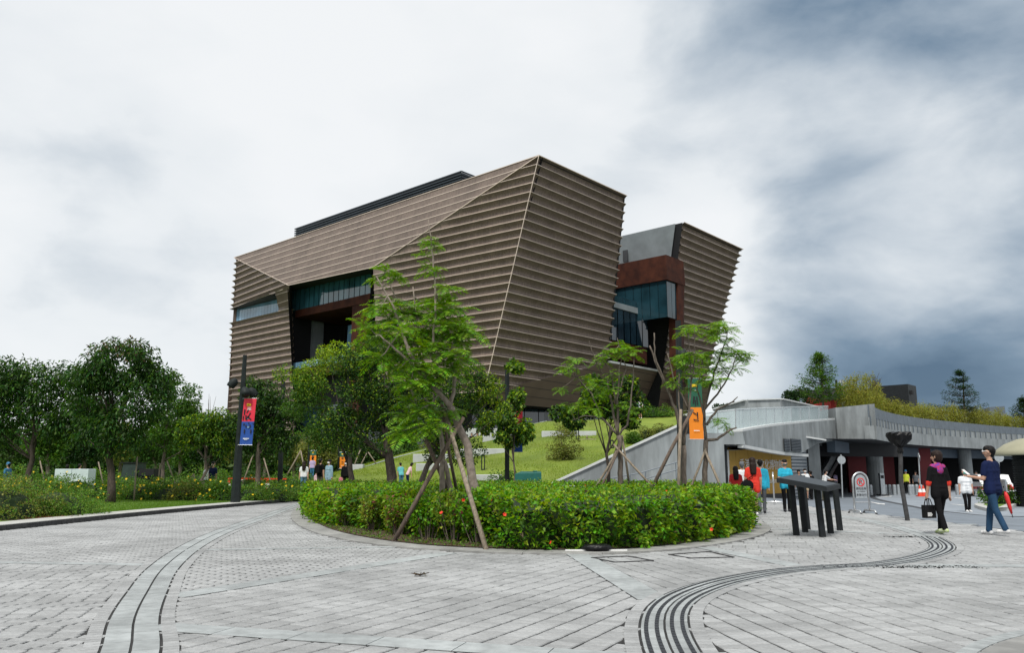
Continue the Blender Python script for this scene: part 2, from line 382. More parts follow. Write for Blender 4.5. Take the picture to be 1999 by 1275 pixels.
# --- smooth curves through surveyed points
def spline(pts, step=.05):
    P = [Vector((p[0], p[1])) for p in pts]; P = [P[0] * 2 - P[1]] + P + [P[-1] * 2 - P[-2]]
    o = []
    for i in range(1, len(P) - 2):
        for k in range(24):
            t = k / 24; a, b_, c, d = P[i - 1], P[i], P[i + 1], P[i + 2]
            o.append(.5 * ((2 * b_) + (c - a) * t + (2 * a - 5 * b_ + 4 * c - d) * t * t + (3 * b_ - a - 3 * c + d) * t ** 3))
    o.append(P[-2])
    L = [0]
    for i in range(1, len(o)): L.append(L[-1] + (o[i] - o[i - 1]).length)
    n = int(L[-1] / step); xs = np.linspace(0, L[-1], n + 1)
    return np.stack([np.interp(xs, L, [q.x for q in o]), np.interp(xs, L, [q.y for q in o])], 1), xs
class Curve:
    def __init__(s, pts):
        s.P, s.S = spline(pts); T = np.gradient(s.P, axis=0); T /= np.linalg.norm(T, axis=1)[:, None]; s.Nn = np.stack([-T[:, 1], T[:, 0]], 1); s.L = s.S[-1]
    def at(s, t, off=0.0):
        x = np.interp(t, s.S, s.P[:, 0]); y = np.interp(t, s.S, s.P[:, 1]); nx = np.interp(t, s.S, s.Nn[:, 0]); ny = np.interp(t, s.S, s.Nn[:, 1])
        return x + nx * off, y + ny * off
    def dist(s, Q):                                       # signed offset of points Q from the curve
        d = np.full(len(Q), 1e9); sg = np.zeros(len(Q))
        for i in range(0, len(s.P), 4):
            dx = Q[:, 0] - s.P[i, 0]; dy = Q[:, 1] - s.P[i, 1]; dd = np.hypot(dx, dy); m = dd < d
            d[m] = dd[m]; sg[m] = (dx * s.Nn[i, 0] + dy * s.Nn[i, 1])[m]
        return d, sg
cl = Curve([(-2.2, 4.6), (-2.69, 5.93), (-3.26, 7.22), (-3.82, 8.69), (-4.61, 10.94), (-5.42, 13.85), (-6.16, 17.33), (-6.86, 21.95), (-7.5, 26.15), (-8.4, 32), (-9.0, 36.5)])
crv = Curve([(1.05, 4.6), (1.13, 5.93), (1.27, 6.98), (1.50, 7.9), (1.88, 8.75), (2.51, 9.68), (3.4, 10.56), (4.25, 11.06), (5.1, 11.42), (6.15, 12.37), (7.24, 13.85), (8.05, 15.74), (8.59, 17.62), (9.2, 20.42), (9.45, 23.19), (9.4, 27)])
RING = [(-9.3, 37.6), (-8.9, 34.5), (-7.71, 29.13), (-6.41, 23.72), (-5.2, 19.83), (-4.0, 16.9), (-2.77, 14.84), (-1.7, 13.67), (-.81, 13.15), (0, 12.82), (.95, 12.74), (2.02, 12.98), (3.11, 13.85), (4.13, 15.05), (5.09, 16.63), (5.81, 18.41), (6.3, 20.6), (6.7, 23.5), (7.0, 27), (7.2, 31), (7.3, 37.6)]
cring = Curve(RING)
STRIPS = [((-3.46, 8.5), (-1.0, 12.95), .16), ((1.01, 12.8), (1.42, 8.3), .17), ((-2.95, 6.9), (.9, 5.72), .15), ((3.25, 13.9), (3.9, 10.95), .15), ((-10.9, 12.05), (-5.0, 11.35), .1),
          ((-5.5, 13.4), (-1.9, 14.0), .1), ((5.1, 11.3), (11.3, 10.9), .15), ((5.9, 18.3), (8.3, 16.7), .14), ((9.2, 20.5), (11.3, 19.9), .14)]
def regions(Q):
    """bond of the paving by sector: angle of the long side, row offset pattern, gap"""
    dl, sl = cl.dist(Q); dr, sr = crv.dist(Q)
    reg = np.full(len(Q), -1)
    left = sl > 0
    reg[left & (Q[:, 1] < 11.7)] = 0; reg[left & (Q[:, 1] >= 11.7)] = 1
    mid = (~left) & (sr > 0)
    a = (Q[:, 0] + 3.46) * (12.95 - 8.5) - (Q[:, 1] - 8.5) * (-1.0 + 3.46)      # strip 0 side
    reg[mid & (a < 0)] = 2
    low = mid & (a >= 0)
    s1 = (Q[:, 0] - 1.01) * (8.3 - 12.8) - (Q[:, 1] - 12.8) * (1.42 - 1.01)
    reg[low & (s1 > 0)] = 3; reg[low & (s1 <= 0)] = 4
    s3 = (Q[:, 0] - 3.25) * (10.95 - 13.9) - (Q[:, 1] - 13.9) * (3.9 - 3.25)
    reg[(reg == 4) & (s3 <= 0)] = 5
    right = (~left) & (sr <= 0)
    reg[right & (Q[:, 1] < 11.2)] = 6; reg[right & (Q[:, 1] >= 11.2)] = 5
    return reg
KX = [(-11.6, 2), (-11.35, 14), (-11.0, 17.62), (-10.65, 24.29), (-9.75, 33.0), (-9.3, 37.1), (-9.2, 41)]
ANG = [0, R(3), 0, R(-28), R(13), 0, R(8)]
OFF = ['zig', 'half', 'half', 'stack', 'stack', 'zig', 'stack']
BL, BWD, GE, GS = .2, .1, .024, .006
pav = []
for k, ang in enumerate(ANG):
    ca, sa = math.cos(ang), math.sin(ang)
    ux, uy = (ca, sa), (-sa, ca)
    cx0, cy0 = 0, 16
    n = 170; m = 300
    jj, ii = np.meshgrid(np.arange(-m, m), np.arange(-n, n), indexing='ij')
    pitx, pity = BL + (GE if OFF[k] != 'half' else .03), BWD + (GS + .002 if OFF[k] != 'stack' else .011)
    if OFF[k] == 'stack': off = np.zeros_like(jj, float)
    elif OFF[k] == 'half': off = (jj % 2) * .5
    else: off = np.abs((jj % 8) - 4) / 4 * .55
    X = (ii + off) * pitx; Y = jj * pity
    Q = np.stack([cx0 + X * ux[0] + Y * uy[0], cy0 + X * ux[1] + Y * uy[1]], -1).reshape(-1, 2)
    keep = (Q[:, 0] > np.interp(Q[:, 1], [k_[1] for k_ in KX], [k_[0] for k_ in KX]) - .12) & (Q[:, 0] < PX1 - .32) & (Q[:, 1] > 2.5) & (Q[:, 1] < 31) & (np.abs(Q[:, 0]) < 1.0 * Q[:, 1] + 3)
    Q = Q[keep]
    Q = Q[regions(Q) == k]
    for cu, half in ((cl, .27), (crv, .27)):
        d, _ = cu.dist(Q); Q = Q[d > half]
    d, sg = cring.dist(Q); Q = Q[~((sg > -.02) & (Q[:, 1] > 12.6) & (Q[:, 0] > -9.4) & (Q[:, 0] < 7.4)) & (d > .02)]
    # drop pavers right under the stone strips
    for (a, c, hw) in STRIPS:
        a_ = np.array(a); d_ = np.array(c) - a_; L_ = np.linalg.norm(d_); d_ /= L_
        r = Q - a_; t = r @ d_; pn = np.abs(r @ np.array([-d_[1], d_[0]])); Q = Q[~((t > 0) & (t < L_) & (pn < hw - .07))]
    pav.append(np.column_stack([Q, np.full(len(Q), ang)]))
pav = np.concatenate(pav)
sx, sy, sz, ch = BL / 2, BWD / 2, .028, .006
tz = rng.normal(0, .0012, len(pav))
# the 300 pavers that show largest become parts; the rest one joined part
vis = (np.abs(pav[:, 0]) < pav[:, 1] * .66) & (pav[:, 1] > 5.75)
order = np.argsort(np.where(vis, pav[:, 1] + np.abs(pav[:, 0]) * .05, 1e6))
near, rest = order[:300], order[300:]
LOCV = np.array([(-sx, -sy, -sz), (sx, -sy, -sz), (sx, sy, -sz), (-sx, sy, -sz), (-sx, -sy, -ch), (sx, -sy, -ch), (sx, sy, -ch), (-sx, sy, -ch),
                 (-sx + ch, -sy + ch, 0), (sx - ch, -sy + ch, 0), (sx - ch, sy - ch, 0), (-sx + ch, sy - ch, 0)])
LOCF = [(8, 9, 10, 11)] + [(4 + j, 4 + (j + 1) % 4, 8 + (j + 1) % 4, 8 + j) for j in range(4)] + [(j, (j + 1) % 4, 4 + (j + 1) % 4, 4 + j) for j in range(4)]
pm = bpy.data.meshes.new('paver'); pm.from_pydata(LOCV.tolist(), [], LOCF); pm.materials.append(MATS['paver'])
for i in near:
    o = bpy.data.objects.new('paver', pm); COL.objects.link(o); o.parent = plaza
    o.location = (pav[i, 0], pav[i, 1], tz[i]); o.rotation_euler = (rng.normal(0, .004), rng.normal(0, .004), pav[i, 2] + rng.normal(0, .006))
ca, sa = np.cos(pav[rest, 2] + rng.normal(0, .006, len(rest))), np.sin(pav[rest, 2])
VV = np.empty((len(rest), 12, 3)); VV[:, :, 0] = LOCV[:, 0] * ca[:, None] - LOCV[:, 1] * sa[:, None] + pav[rest, 0][:, None]
VV[:, :, 1] = LOCV[:, 0] * sa[:, None] + LOCV[:, 1] * ca[:, None] + pav[rest, 1][:, None]; VV[:, :, 2] = LOCV[:, 2] + tz[rest][:, None]
FI = (np.array(LOCF)[None] + (np.arange(len(rest)) * 12)[:, None, None]).reshape(-1, 4)
o = link('pavers', VV.reshape(-1, 3), FI.tolist(), 'paver', plaza); o['kind'] = 'stuff'
# --- far paving beyond the laid pavers: a sheet, too far to pick stones apart
b = MB(); b.quad((PX0 + 1.2, 30.9, -.004), (PX1 - .3, 30.9, -.004), (PX1 - .3, PY1, -.004), (PX0 + 1.2, PY1, -.004)); b.build('far_paving', 'paver', plaza)
# --- curved bands : dark bed, two rows of granite slabs, soldier bricks either side, black inlay bars
def strip(cu, t0, t1, o0, o1, z, mb, n=None):
    n = n or max(2, int((t1 - t0) / .1)); ts = np.linspace(t0, t1, n + 1)
    for k in range(n):
        a = cu.at(ts[k], o0); b_ = cu.at(ts[k + 1], o0); c = cu.at(ts[k + 1], o1); d = cu.at(ts[k], o1)
        mb.quad((*d, z), (*c, z), (*b_, z), (*a, z))
def block(cu, t0, t1, o0, o1, zt, zb, mb):
    p = [cu.at(t0, o0), cu.at(t1, o0), cu.at(t1, o1), cu.at(t0, o1)]
    area = sum(p[i][0] * p[(i + 1) % 4][1] - p[(i + 1) % 4][0] * p[i][1] for i in range(4))
    if area < 0: p = p[::-1]
    mb.hexa([(*q, zb) for q in p] + [(*q, zt) for q in p])
def band(cu, t0, t1, inlay=False):
    mb = MB(); strip(cu, t0, t1, -.335, .335, -.002, mb); mb.build('band_bed', 'joint', plaza)
    far = MB(); fars = MB(); inl = MB()
    t = t0
    while t < t1 - .05:
        L = .36
        y = cu.at(t)[1]
        for o0, o1 in ((-.190, -.010), (.010, .190)):
            mb = MB(); block(cu, t + .003, min(t + L, t1) - .003, o0, o1, .006, -.05, mb if y < 17 else far)
            if y < 17: mb.build('granite_slab', 'granite', plaza)
        t += L
    t = t0
    while t < t1 - .02:
        for o0, o1 in ((-.322, -.212), (.212, .322)): block(cu, t + .002, t + .095, o0, o1, .005, -.05, fars)
        t += .1
    if far.v: far.build('granite_slabs', 'granite', plaza)['kind'] = 'stuff'
    fars.build('soldier_bricks', 'paver', plaza)['kind'] = 'stuff'
    if inlay:
        t = t0
        while t < t1 - .05:
            for oc in (-.148, -.062, .062, .148): block(cu, t + .006, t + .098, oc - .017, oc + .017, .010, 0, inl)
            t += .108
        inl.build('tactile_bars', 'black_inlay', plaza)['kind'] = 'stuff'
band(cl, 0, cl.L - .1)
tsplit = float(crv.S[np.argmin(np.abs(crv.P[:, 1] - 16.0))])
band(crv, 0, tsplit, True); band(crv, tsplit + .02, crv.L)
for (a, c, hw) in STRIPS:
    a, c = Vector(a), Vector(c); d = (c - a); L = d.length; d.normalize(); nn = Vector((-d.y, d.x)); n = max(1, int(L / .62))
    mb = MB(); P = [a - nn * (hw + .012), c - nn * (hw + .012), c + nn * (hw + .012), a + nn * (hw + .012)]; mb.poly([(q.x, q.y, .0005) for q in P]); mb.build('strip_bed', 'joint', plaza)
    for k in range(n):
        p0, p1 = a + d * (L * k / n + .004), a + d * (L * (k + 1) / n - .004); mb = MB()
        P = [p0 - nn * hw, p1 - nn * hw, p1 + nn * hw, p0 + nn * hw]
        mb.hexa([(q.x, q.y, -.04) for q in P] + [(q.x, q.y, .0045) for q in P]); mb.build('stone_strip', 'granite', plaza)
# tactile studs where the two walks meet
st = MB()
for i in range(900):
    t = rng.uniform(0, 1); x, y = (4.2 + t * 2.0 + rng.normal(0, .05), 11.15 - .1 * t + rng.uniform(-.16, .16)) if i < 600 else (7.35 + rng.uniform(0, 1.0), 16.15 + rng.uniform(-.12, .12))
    st.box((round(x / .03) * .03, round(y / .04) * .04, .004), (.016, .016, .010))
st.build('tactile_studs', 'granite', plaza)['kind'] = 'stuff'
# --- round stone pad whose edge shows by the camera
A_, B_, C_ = (gp(*q) for q in ((1868, 1275), (1928, 1247), (1999, 1232)))
d_ = 2 * (A_.x * (B_.y - C_.y) + B_.x * (C_.y - A_.y) + C_.x * (A_.y - B_.y)); q2 = [p.x * p.x + p.y * p.y for p in (A_, B_, C_)]
pcx = (q2[0] * (B_.y - C_.y) + q2[1] * (C_.y - A_.y) + q2[2] * (A_.y - B_.y)) / d_; pcy = (q2[0] * (C_.x - B_.x) + q2[1] * (A_.x - C_.x) + q2[2] * (B_.x - A_.x)) / d_
prad = math.hypot(A_.x - pcx, A_.y - pcy); mb = MB(); mb.lathe((pcx, pcy, 0), [(prad - .13, -.02), (prad - .13, .007)], 72); mb.build('stone_pad', 'kerbstone', plaza)
sb_ = MB(); nb_ = int(2 * math.pi * prad / .105)
for i in range(nb_):
    a0, a1 = 2 * math.pi * i / nb_, 2 * math.pi * (i + .94) / nb_; P = [(pcx + r_ * math.cos(a), pcy + r_ * math.sin(a)) for r_, a in ((prad - .115, a0), (prad, a0), (prad, a1), (prad - .115, a1))]
    sb_.hexa([(*q, -.03) for q in P] + [(*q, .006) for q in P])
sb_.build('pad_bricks', 'granite', plaza)['kind'] = 'stuff'
# --- manhole frames set in the paving
def manhole(c4, lab):
    ctr = sum((gp(*q) for q in c4), Vector()) / 4; t = thing('manhole_cover', lab, 'manhole', (ctr.x, ctr.y, .004), 'manhole covers set in the paving')
    P = [gp(*q) for q in c4]; mb = MB()
    for i in range(4): mb.bar(P[i] + Vector((0, 0, .006)), P[(i + 1) % 4] + Vector((0, 0, .006)), .035, .010)
    mb.build('frame', 'drain', t)
manhole([(1306, 1084), (1348, 1091), (1432, 1089), (1385, 1078)], 'flush paver-filled manhole cover with dark frame by planter kerb')
manhole([(1155, 1090), (1200, 1099), (1275, 1096), (1225, 1087)], 'recessed manhole frame near the black sandbag')
# --- planter : kerb ring, soil
RP = cring.P[::6]
inner = [Vector(cring.at(t, .48)) for t in np.linspace(0, cring.L, 60)]
b = MB(); b.poly([(q.x, q.y, .035) for q in inner]); struct(b.build('planter_soil', 'soil'))
pk = thing('planter_kerb', 'flat grey stone kerb curving around the hedge planter', 'kerb', (0, 12.9, 0))
t = 0
while t < cring.L - .3:
    mb = MB(); L = 1.25; seg = 4
    for s_ in range(seg): block(cring, t + L * s_ / seg + (.004 if s_ == 0 else 0), min(t + L * (s_ + 1) / seg, cring.L) - (.004 if s_ == seg - 1 else 0), 0.0, .5, .022, -.06, mb)
    mb.build('kerb_stone', 'kerbstone', pk); t += L
# --- kerb, dark strip standing for its shaded face, lawn on the garden side
ck = Curve(KX)
gk = thing('garden_kerb', 'pale stone kerb with shade-coloured front face edging the lawn', 'kerb', (-11, 20, 0))
t = 0
while t < ck.L - .2:
    mb = MB(); block(ck, t + .004, min(t + 1.0, ck.L) - .004, .16, .95, .12, -.06, mb); mb.build('kerb_stone', 'pale_kerb', gk); t += 1.0
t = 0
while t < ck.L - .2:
    mb = MB(); block(ck, t + .003, min(t + 1.0, ck.L) - .003, .11, .157, .108, -.06, mb); mb.build('kerb_face_shade', 'drain', gk); t += 1.0  # thin dark strip: shade of the kerb's upright face, put in as colour
lawn_edge = [Vector(ck.at(t, .93)) for t in np.linspace(0, ck.L, 50)]
b = MB(); b.poly([(q.x, q.y, .09) for q in lawn_edge] + [(-30, 46, .09), (-90, 46, .09), (-90, 2, .09)]); lawn = struct(b.build('lawn', 'turf'))
b = MB(); b.quad((-120, 45.9, .05), (-18, 45.9, .05), (-18, 140, .05), (-120, 140, .05)); struct(b.build('garden_ground', 'turf'))
# grass blades on the lawn where it shows
def blades(n, fx, L, wd, name, mname, zf):
    P = fx(n); n = len(P); ang = rng.uniform(0, 2 * np.pi, n); ln = L * rng.uniform(.6, 1.4, n)
    Z = np.array([zf(x, y) for x, y in P]); base = np.column_stack([P, Z])
    s_ = np.column_stack([np.cos(ang), np.sin(ang), np.zeros(n)]) * wd; lean = rng.normal(0, .35, (n, 2))
    tip = base + np.column_stack([lean * ln[:, None], ln])
    V = np.stack([base - s_, base + s_, tip + s_ * .2, tip - s_ * .2], 1)
    o = quadmesh(name, V, mname); o['kind'] = 'stuff'; return o
leafmat('blade', (.075, .145, .016), .35, .02); leafmat('blade_hill', (.125, .18, .016), .35, .02)
def lawnpts(n):
    y = rng.uniform(21, 40, n); x = np.array([interp(q, [k[1] for k in KX], [k[0] for k in KX]) for q in y]) - .98 - rng.uniform(0, 1, n) ** 1.5 * 9
    return np.column_stack([x, y])
o = blades(60000, lawnpts, .05, .006, 'lawn_grass', 'blade', lambda x, y: .085); tag(o, 'short mown green grass on the lawn beside the kerb', 'grass')
# --- road at the right, falling gently away
def sheet(name, xs, ys, zf, m, dz=0.0, smooth=True):
    V = [(x, y, zf(x, y) + dz) for y in ys for x in xs]; nx = len(xs)
    F = [(j * nx + i, j * nx + i + 1, (j + 1) * nx + i + 1, (j + 1) * nx + i) for j in range(len(ys) - 1) for i in range(nx - 1)]
    return link(name, V, F, m, smooth=smooth)
rz = lambda x, y: -.32 * sstep(11.35, 18, x)
struct(sheet('road', np.linspace(11.05, 90, 70), [-6, 10, 20, 30, 39.6, 50, 62, 95], rz, 'road', -.004))
struct(sheet('forecourt', np.linspace(7.4, 11.2, 6), [36, 40, 44, 48], lambda x, y: -.003, 'paver', 0))
def roadpatch(name, m, P, dz):
    return link(name, [(x, y, rz(x, y) + dz) for x, y in P], [tuple(range(len(P)))], m)
def gpr(u, v):
    p = gp(u, v)
    for _ in range(8): p = gp(u, v, rz(p.x, p.y))
    return p.x, p.y
# pale traffic circle with its dark rim, surveyed from the picture
cc = Curve([gpr(2300, 1000), gpr(1999, 1009), gpr(1850, 1000), gpr(1760, 985), gpr(1712, 975), gpr(1704, 969), gpr(1722, 965), gpr(1800, 962), gpr(1900, 961.5), gpr(2100, 961)])
ro = MB(); n = 160; ts = np.linspace(0, cc.L, n)
for i in range(n - 1):
    q = [cc.at(ts[i], -.16), cc.at(ts[i + 1], -.16), cc.at(ts[i + 1], .16), cc.at(ts[i], .16)]
    ro.poly([(x, y, rz(x, y) + .006) for x, y in q[::-1]])
struct(ro.build('road_rim', 'road_dark'))
pp = [cc.at(t, 0) for t in np.linspace(0, cc.L, 60)]
mbp = MB(); mbp.poly([(x, y, rz(x, y) + .002) for x, y in pp[::-1]]); struct(mbp.build('traffic_circle', 'road_pale'))
def arrow(u0, v0, u1, v1, wd):
    a, c = Vector(gpr(u0, v0)), Vector(gpr(u1, v1)); d = (c - a); n_ = Vector((-d.y, d.x)).normalized() * wd
    P = [a + n_ * .4, a - n_ * .4, a + d * .62 - n_ * .4, a + d * .62 - n_ * 1.3, c, a + d * .62 + n_ * 1.3, a + d * .62 + n_ * .4]
    mb = MB(); mb.poly([(q.x, q.y, rz(q.x, q.y) + .010) for q in P]); struct(mb.build('road_marking', 'white_paint'))
for q in ((1700, 981, 1728, 986, .18), (1715, 972, 1742, 969, .18), (1857, 985, 1890, 988, .18), (1850, 971, 1880, 974, .16)): arrow(*q)
# --- turfed slope up to the museum
def hz(x, y): return gz(min(x, 8.9), y) if y < 62 else gz(x, y)
xs = np.linspace(-24, 10.55, 48); ys = np.concatenate([np.linspace(40.35, 72, 40), np.linspace(74, 112, 12)])
hill = sheet('hill', xs, ys, lambda x, y: hz(x, y) + .03 * math.sin(x * .9 + y * .7) + .02, 'hill_turf'); struct(hill)
struct(sheet('terrace', np.linspace(10.5, 18.6, 12), np.linspace(62, 112, 20), lambda x, y: gz(x, y) + .02, 'hill_turf'))
def hillpts(n):
    x = rng.uniform(-17, 9, n); y = 41 + rng.uniform(0, 1, n) ** 1.2 * 29; return np.column_stack([x, y])
o = blades(70000, hillpts, .09, .012, 'hill_grass', 'blade_hill', hz); tag(o, 'yellow-green grass covering the slope below the museum', 'grass')
# --- pale path at the foot of the slope
b = MB(); b.poly([(-9.9, 39.5, .004), (-1, 39.5, .004), (-1, 41.2, .03), (-10, 43, .03), (-22, 47, .06), (-23, 45.6, .06), (-12, 41, .01)]); struct(b.build('path', 'pale_concrete'))
# ------------------------------------------------------------------ museum (own frame: U along the right front, V along the left front)
MA = Vector((3.77, 105.47, 0)); MU = Vector((.66193, .74957, 0)); MV = Vector((-.74957, .66193, 0))
def W(u, v, z): return MA + MU * u + MV * v + Vector((0, 0, z))
_ol = Vector(((Vector((0, 0, 0)) - MA).dot(MU), (Vector((0, 0, 0)) - MA).dot(MV), CAMH))
def hit(u, v, n, d):
    r = ray(u, v); rl = Vector((r.dot(MU), r.dot(MV), r.z)); n = Vector(n); t = (d - n.dot(_ol)) / n.dot(rl); return _ol + rl * t
def plane(a, b_, c):
    n = (Vector(b_) - Vector(a)).cross(Vector(c) - Vector(a)).normalized(); return n, n.dot(Vector(a))
museum = thing('museum', 'bronze-clad museum with flaring ribbed faceted walls and cut-out corner on the hill', 'museum', W(25, 35, 5.0))
facade = {}
ZT, ZS = 45.0, 1.25
def edge(pts):
    pts = sorted((Vector(p) for p in pts), key=lambda p: p.z); zs = [p.z for p in pts]
    return lambda z: Vector((np.interp(z, zs, [p.x for p in pts]), np.interp(z, zs, [p.y for p in pts]), z))
def facet(name, lab, el, er, ztop, zbot, nrm, depth, ml=None, mr_=None, fade=None, mname='cladding', lip=.07):
    """ribbed facet: one scalloped band per course with a pale lip; el/er give the ends at height z, nrm the outward direction"""
    root = MB(); P = [W(*el(ztop).lerp(er(ztop), .07)), W(*er(ztop).lerp(el(ztop), .07)), W(*er(zbot).lerp(el(zbot), .07)), W(*el(zbot).lerp(er(zbot), .07))]; nv = MU * nrm[0] + MV * nrm[1]
    root.poly([Vector(p) - nv * (depth + .5) for p in P]); f = root.build(name, 'void', museum)
    ml = Vector(ml or nrm); mr_ = Vector(mr_ or nrm); nrm = Vector(nrm)
    z1 = ztop; k = math.ceil((ZT - ztop) / ZS + 1e-6)
    while z1 > zbot + .02:
        z0 = max(zbot, ZT - k * ZS) if ZT - k * ZS < z1 - .02 else z1
        k += 1
        if z0 >= z1: continue
        mb = MB(); rows = []; NT = 7; full = (z1 - z0) / ZS
        NX = 10
        for i in range(NT + 1):
            t = i / NT; z = z1 + (z0 - z1) * t
            tg = ((ZT - z) / ZS) % 1.0; tg = (0 if i == 0 else 1) if min(tg, 1 - tg) < 1e-4 else tg; off = -depth * (1 - (2 * tg - 1) ** 2)
            a, c = el(z), er(z); row = []
            for j in range(NX + 1):
                s = j / NX; p = a.lerp(c, s); fd = fade(s) if fade else 1.0
                m_ = nrm if 0 < j < NX else (ml if j == 0 else mr_)
                q = p + Vector((m_.x, m_.y, 0)) * off * fd
                row.append(W(q.x, q.y, q.z))
            rows.append(row)
        for i in range(NT):
            for j in range(NX): mb.quad(rows[i][j], rows[i + 1][j], rows[i + 1][j + 1], rows[i][j + 1])
        # lip at the foot of the course
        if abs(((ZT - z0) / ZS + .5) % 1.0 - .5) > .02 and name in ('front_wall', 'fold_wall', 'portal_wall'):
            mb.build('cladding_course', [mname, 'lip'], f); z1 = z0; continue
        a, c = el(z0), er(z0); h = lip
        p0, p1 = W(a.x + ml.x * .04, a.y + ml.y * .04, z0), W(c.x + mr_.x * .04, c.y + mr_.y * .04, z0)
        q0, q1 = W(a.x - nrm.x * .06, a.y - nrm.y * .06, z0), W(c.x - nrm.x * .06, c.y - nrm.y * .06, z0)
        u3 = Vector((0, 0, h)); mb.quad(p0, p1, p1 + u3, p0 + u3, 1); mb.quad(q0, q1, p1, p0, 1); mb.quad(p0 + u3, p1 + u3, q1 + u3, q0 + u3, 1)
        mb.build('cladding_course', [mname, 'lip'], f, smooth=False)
        z1 = z0
    return f
KR = .316
A0 = Vector((0, 0, 45)); B0 = Vector((22.24, 0, 45)); B2 = Vector((28.12, 8.12, 19.3)); C1 = Vector((0, 10.35, 12.25))
T2 = Vector((40.5, 0, 45)); T2b = Vector((45.74, 8.15, 19.22)); T3 = Vector((64, 0, 45)); T3c = Vector((62.9, 8.1, 19.4))
E0 = Vector((-3, 32.3, 33.8)); G0 = Vector((-3, 56.4, 34.6)); L0 = Vector((0, 81.8, 45))
nF = (0, -1, 0); nL = (-1, 0, 0); corner = (-1, -1, 0)
# right front, near block: above the point where the cut-out's foot begins, then the lower triangle
facet('front_wall', 'ribbed bronze wall', edge([A0, C1]), edge([B0, B2]), 45, 19.3, nF, .52, ml=corner)
facet('front_wall', 'ribbed bronze wall', edge([A0, C1]), edge([B2, C1 + Vector((1.2, 0, 0))]), 19.3, 12.3, nF, .5, ml=corner, mr_=(.0, -.2, 0))
facet('front_wall', 'ribbed bronze wall', edge([T2, T2b]), edge([T3, T3c]), 45, 19.3, nF, .55, mr_=(1, -1, 0))
# left front: leaning fold plane, wall right of the portal, darker folded wedge, wall below the corner window
facet('fold_wall', 'smooth ribbed fold', edge([L0, G0]), edge([A0, E0]), 45, 34.6, nL, .05, mname='cladding_pale', lip=.10)
facet('fold_wall', 'smooth ribbed fold', edge([G0, E0 + Vector((0, .6, 0))]), edge([A0, E0]), 34.6, 33.85, nL, .05, mname='cladding_pale', lip=.10)
plR = plane(A0, C1, E0); Eb = hit(738, 760, *plR)
facet('portal_wall', 'ribbed wall', edge([A0, E0, Eb]), edge([A0, C1]), 44.9, Eb.z, nL, .5, mr_=corner, fade=lambda s_: min(1, .12 + s_ * 3.5))
if Eb.z > 12.4: facet('portal_wall', 'ribbed wall', edge([Eb, Eb + Vector((0, 0, -8))]), edge([A0, C1]), Eb.z, 12.4, nL, .5, mr_=corner, fade=lambda s_: min(1, .12 + s_ * 3.5))
plD = plane(L0, G0, Vector((0, 82.2, 34))); W0 = Vector((0, 82.2, 34.1)); W1 = hit(543, 572, *plD)
lowz = min(W0.z, W1.z)
facet('folded_wedge', 'dark folded wedge', edge([L0, Vector((0, 82.1, 34.1)), (0, 82.1, 30)]), edge([L0, G0, W1 if W1.z < G0.z else G0 + Vector((0, .5, -.3))]), 44.8, 34.2, nL, .45, ml=(-1, 1, 0))
facet('pier', 'pale pier between window and portal', edge([G0 + Vector((0, 4.6, 0)), Vector((0, 64.2, 31.9)), Vector((0, 64.2, 30.5))]), edge([G0, Vector((0, 59.9, 31)), Vector((0, 59.8, 30))]), 34.55, 31.2, nL, .1, mname='cladding_pale')
facet('corner_wall', 'ribbed wall', edge([(0, 82.1, 31.2), (0, 80.2, 15.5), (0, 79.6, 8)]), edge([(0, 59.9, 31.2), (0, 58.1, 18.4), (0, 57, 8)]), 31.2, 8.0, nL, .45, ml=(-1, 1, 0))
# corner window: soffit, glass panes, mullions
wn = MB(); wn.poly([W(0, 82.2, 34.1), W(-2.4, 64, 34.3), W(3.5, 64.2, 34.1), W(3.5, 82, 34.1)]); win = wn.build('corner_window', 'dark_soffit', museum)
for i in range(17):
    v0, v1 = 82.0 - i * 1.06, 82.0 - (i + 1) * 1.06 + .08
    mb = MB(); P = [W(.9, v0, 31.2), W(.9, v1, 31.2), W(.9, v1, 34.05), W(.9, v0, 34.05)]; mb.poly(P); mb.poly([p + MU * .05 for p in P][::-1]); mb.build('pane', 'pale_glass', win)
mb = MB(); mb.quad(W(-.15, 82.1, 31.22), W(-.15, 60, 31.22), W(1, 60, 31.22), W(1, 82.1, 31.22)); mb.build('sill', 'lip', win)
mb = MB(); mb.quad(W(3.4, 82, 31), W(3.4, 60, 31), W(3.4, 60, 34.5), W(3.4, 82, 34.5)); mb.build('back', 'void', win)
# portal (recess) in the left front
pt = MB()
zt = 34.9
pt.poly([W(-2.6, 31, 34.0), W(-2.8, 57.0, 34.7), W(.9, 61.6, 35.3), W(12, 61.6, 35.3), W(12, 31, 35.0)])                 # head
pt.poly([W(12.5, 28, 14), W(12.5, 72, 14), W(12.5, 72, 36), W(12.5, 28, 36)])                         # back
pt.poly([W(.45, 57.1, 8), W(1, 58.6, 8), W(1, 61.6, 36), W(-2.7, 57.2, 34.5)]); pt.poly([W(.9, 61.6, 8), W(13, 61.6, 8), W(13, 61.6, 36), W(.9, 61.6, 36)])                      # far jamb
pt.poly([W(-2.0, 36.2, 8), W(13, 36.2, 8), W(13, 36.2, 36), W(-2.0, 33.6, 34.5)])                     # near jamb
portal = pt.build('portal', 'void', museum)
for i in range(17):
    v0 = 61.5 - i * 1.49; v1 = v0 - 1.30
    if v1 < 36.2: break
    mb = MB(); P = [W(1, v0, 31.0), W(1, v1, 31.0), W(1, v1, 35.1), W(1, v0, 35.1)]; mb.poly(P); mb.poly([p + MU * .06 for p in P][::-1]); mb.build('glass_panel', 'blue_glass', portal)
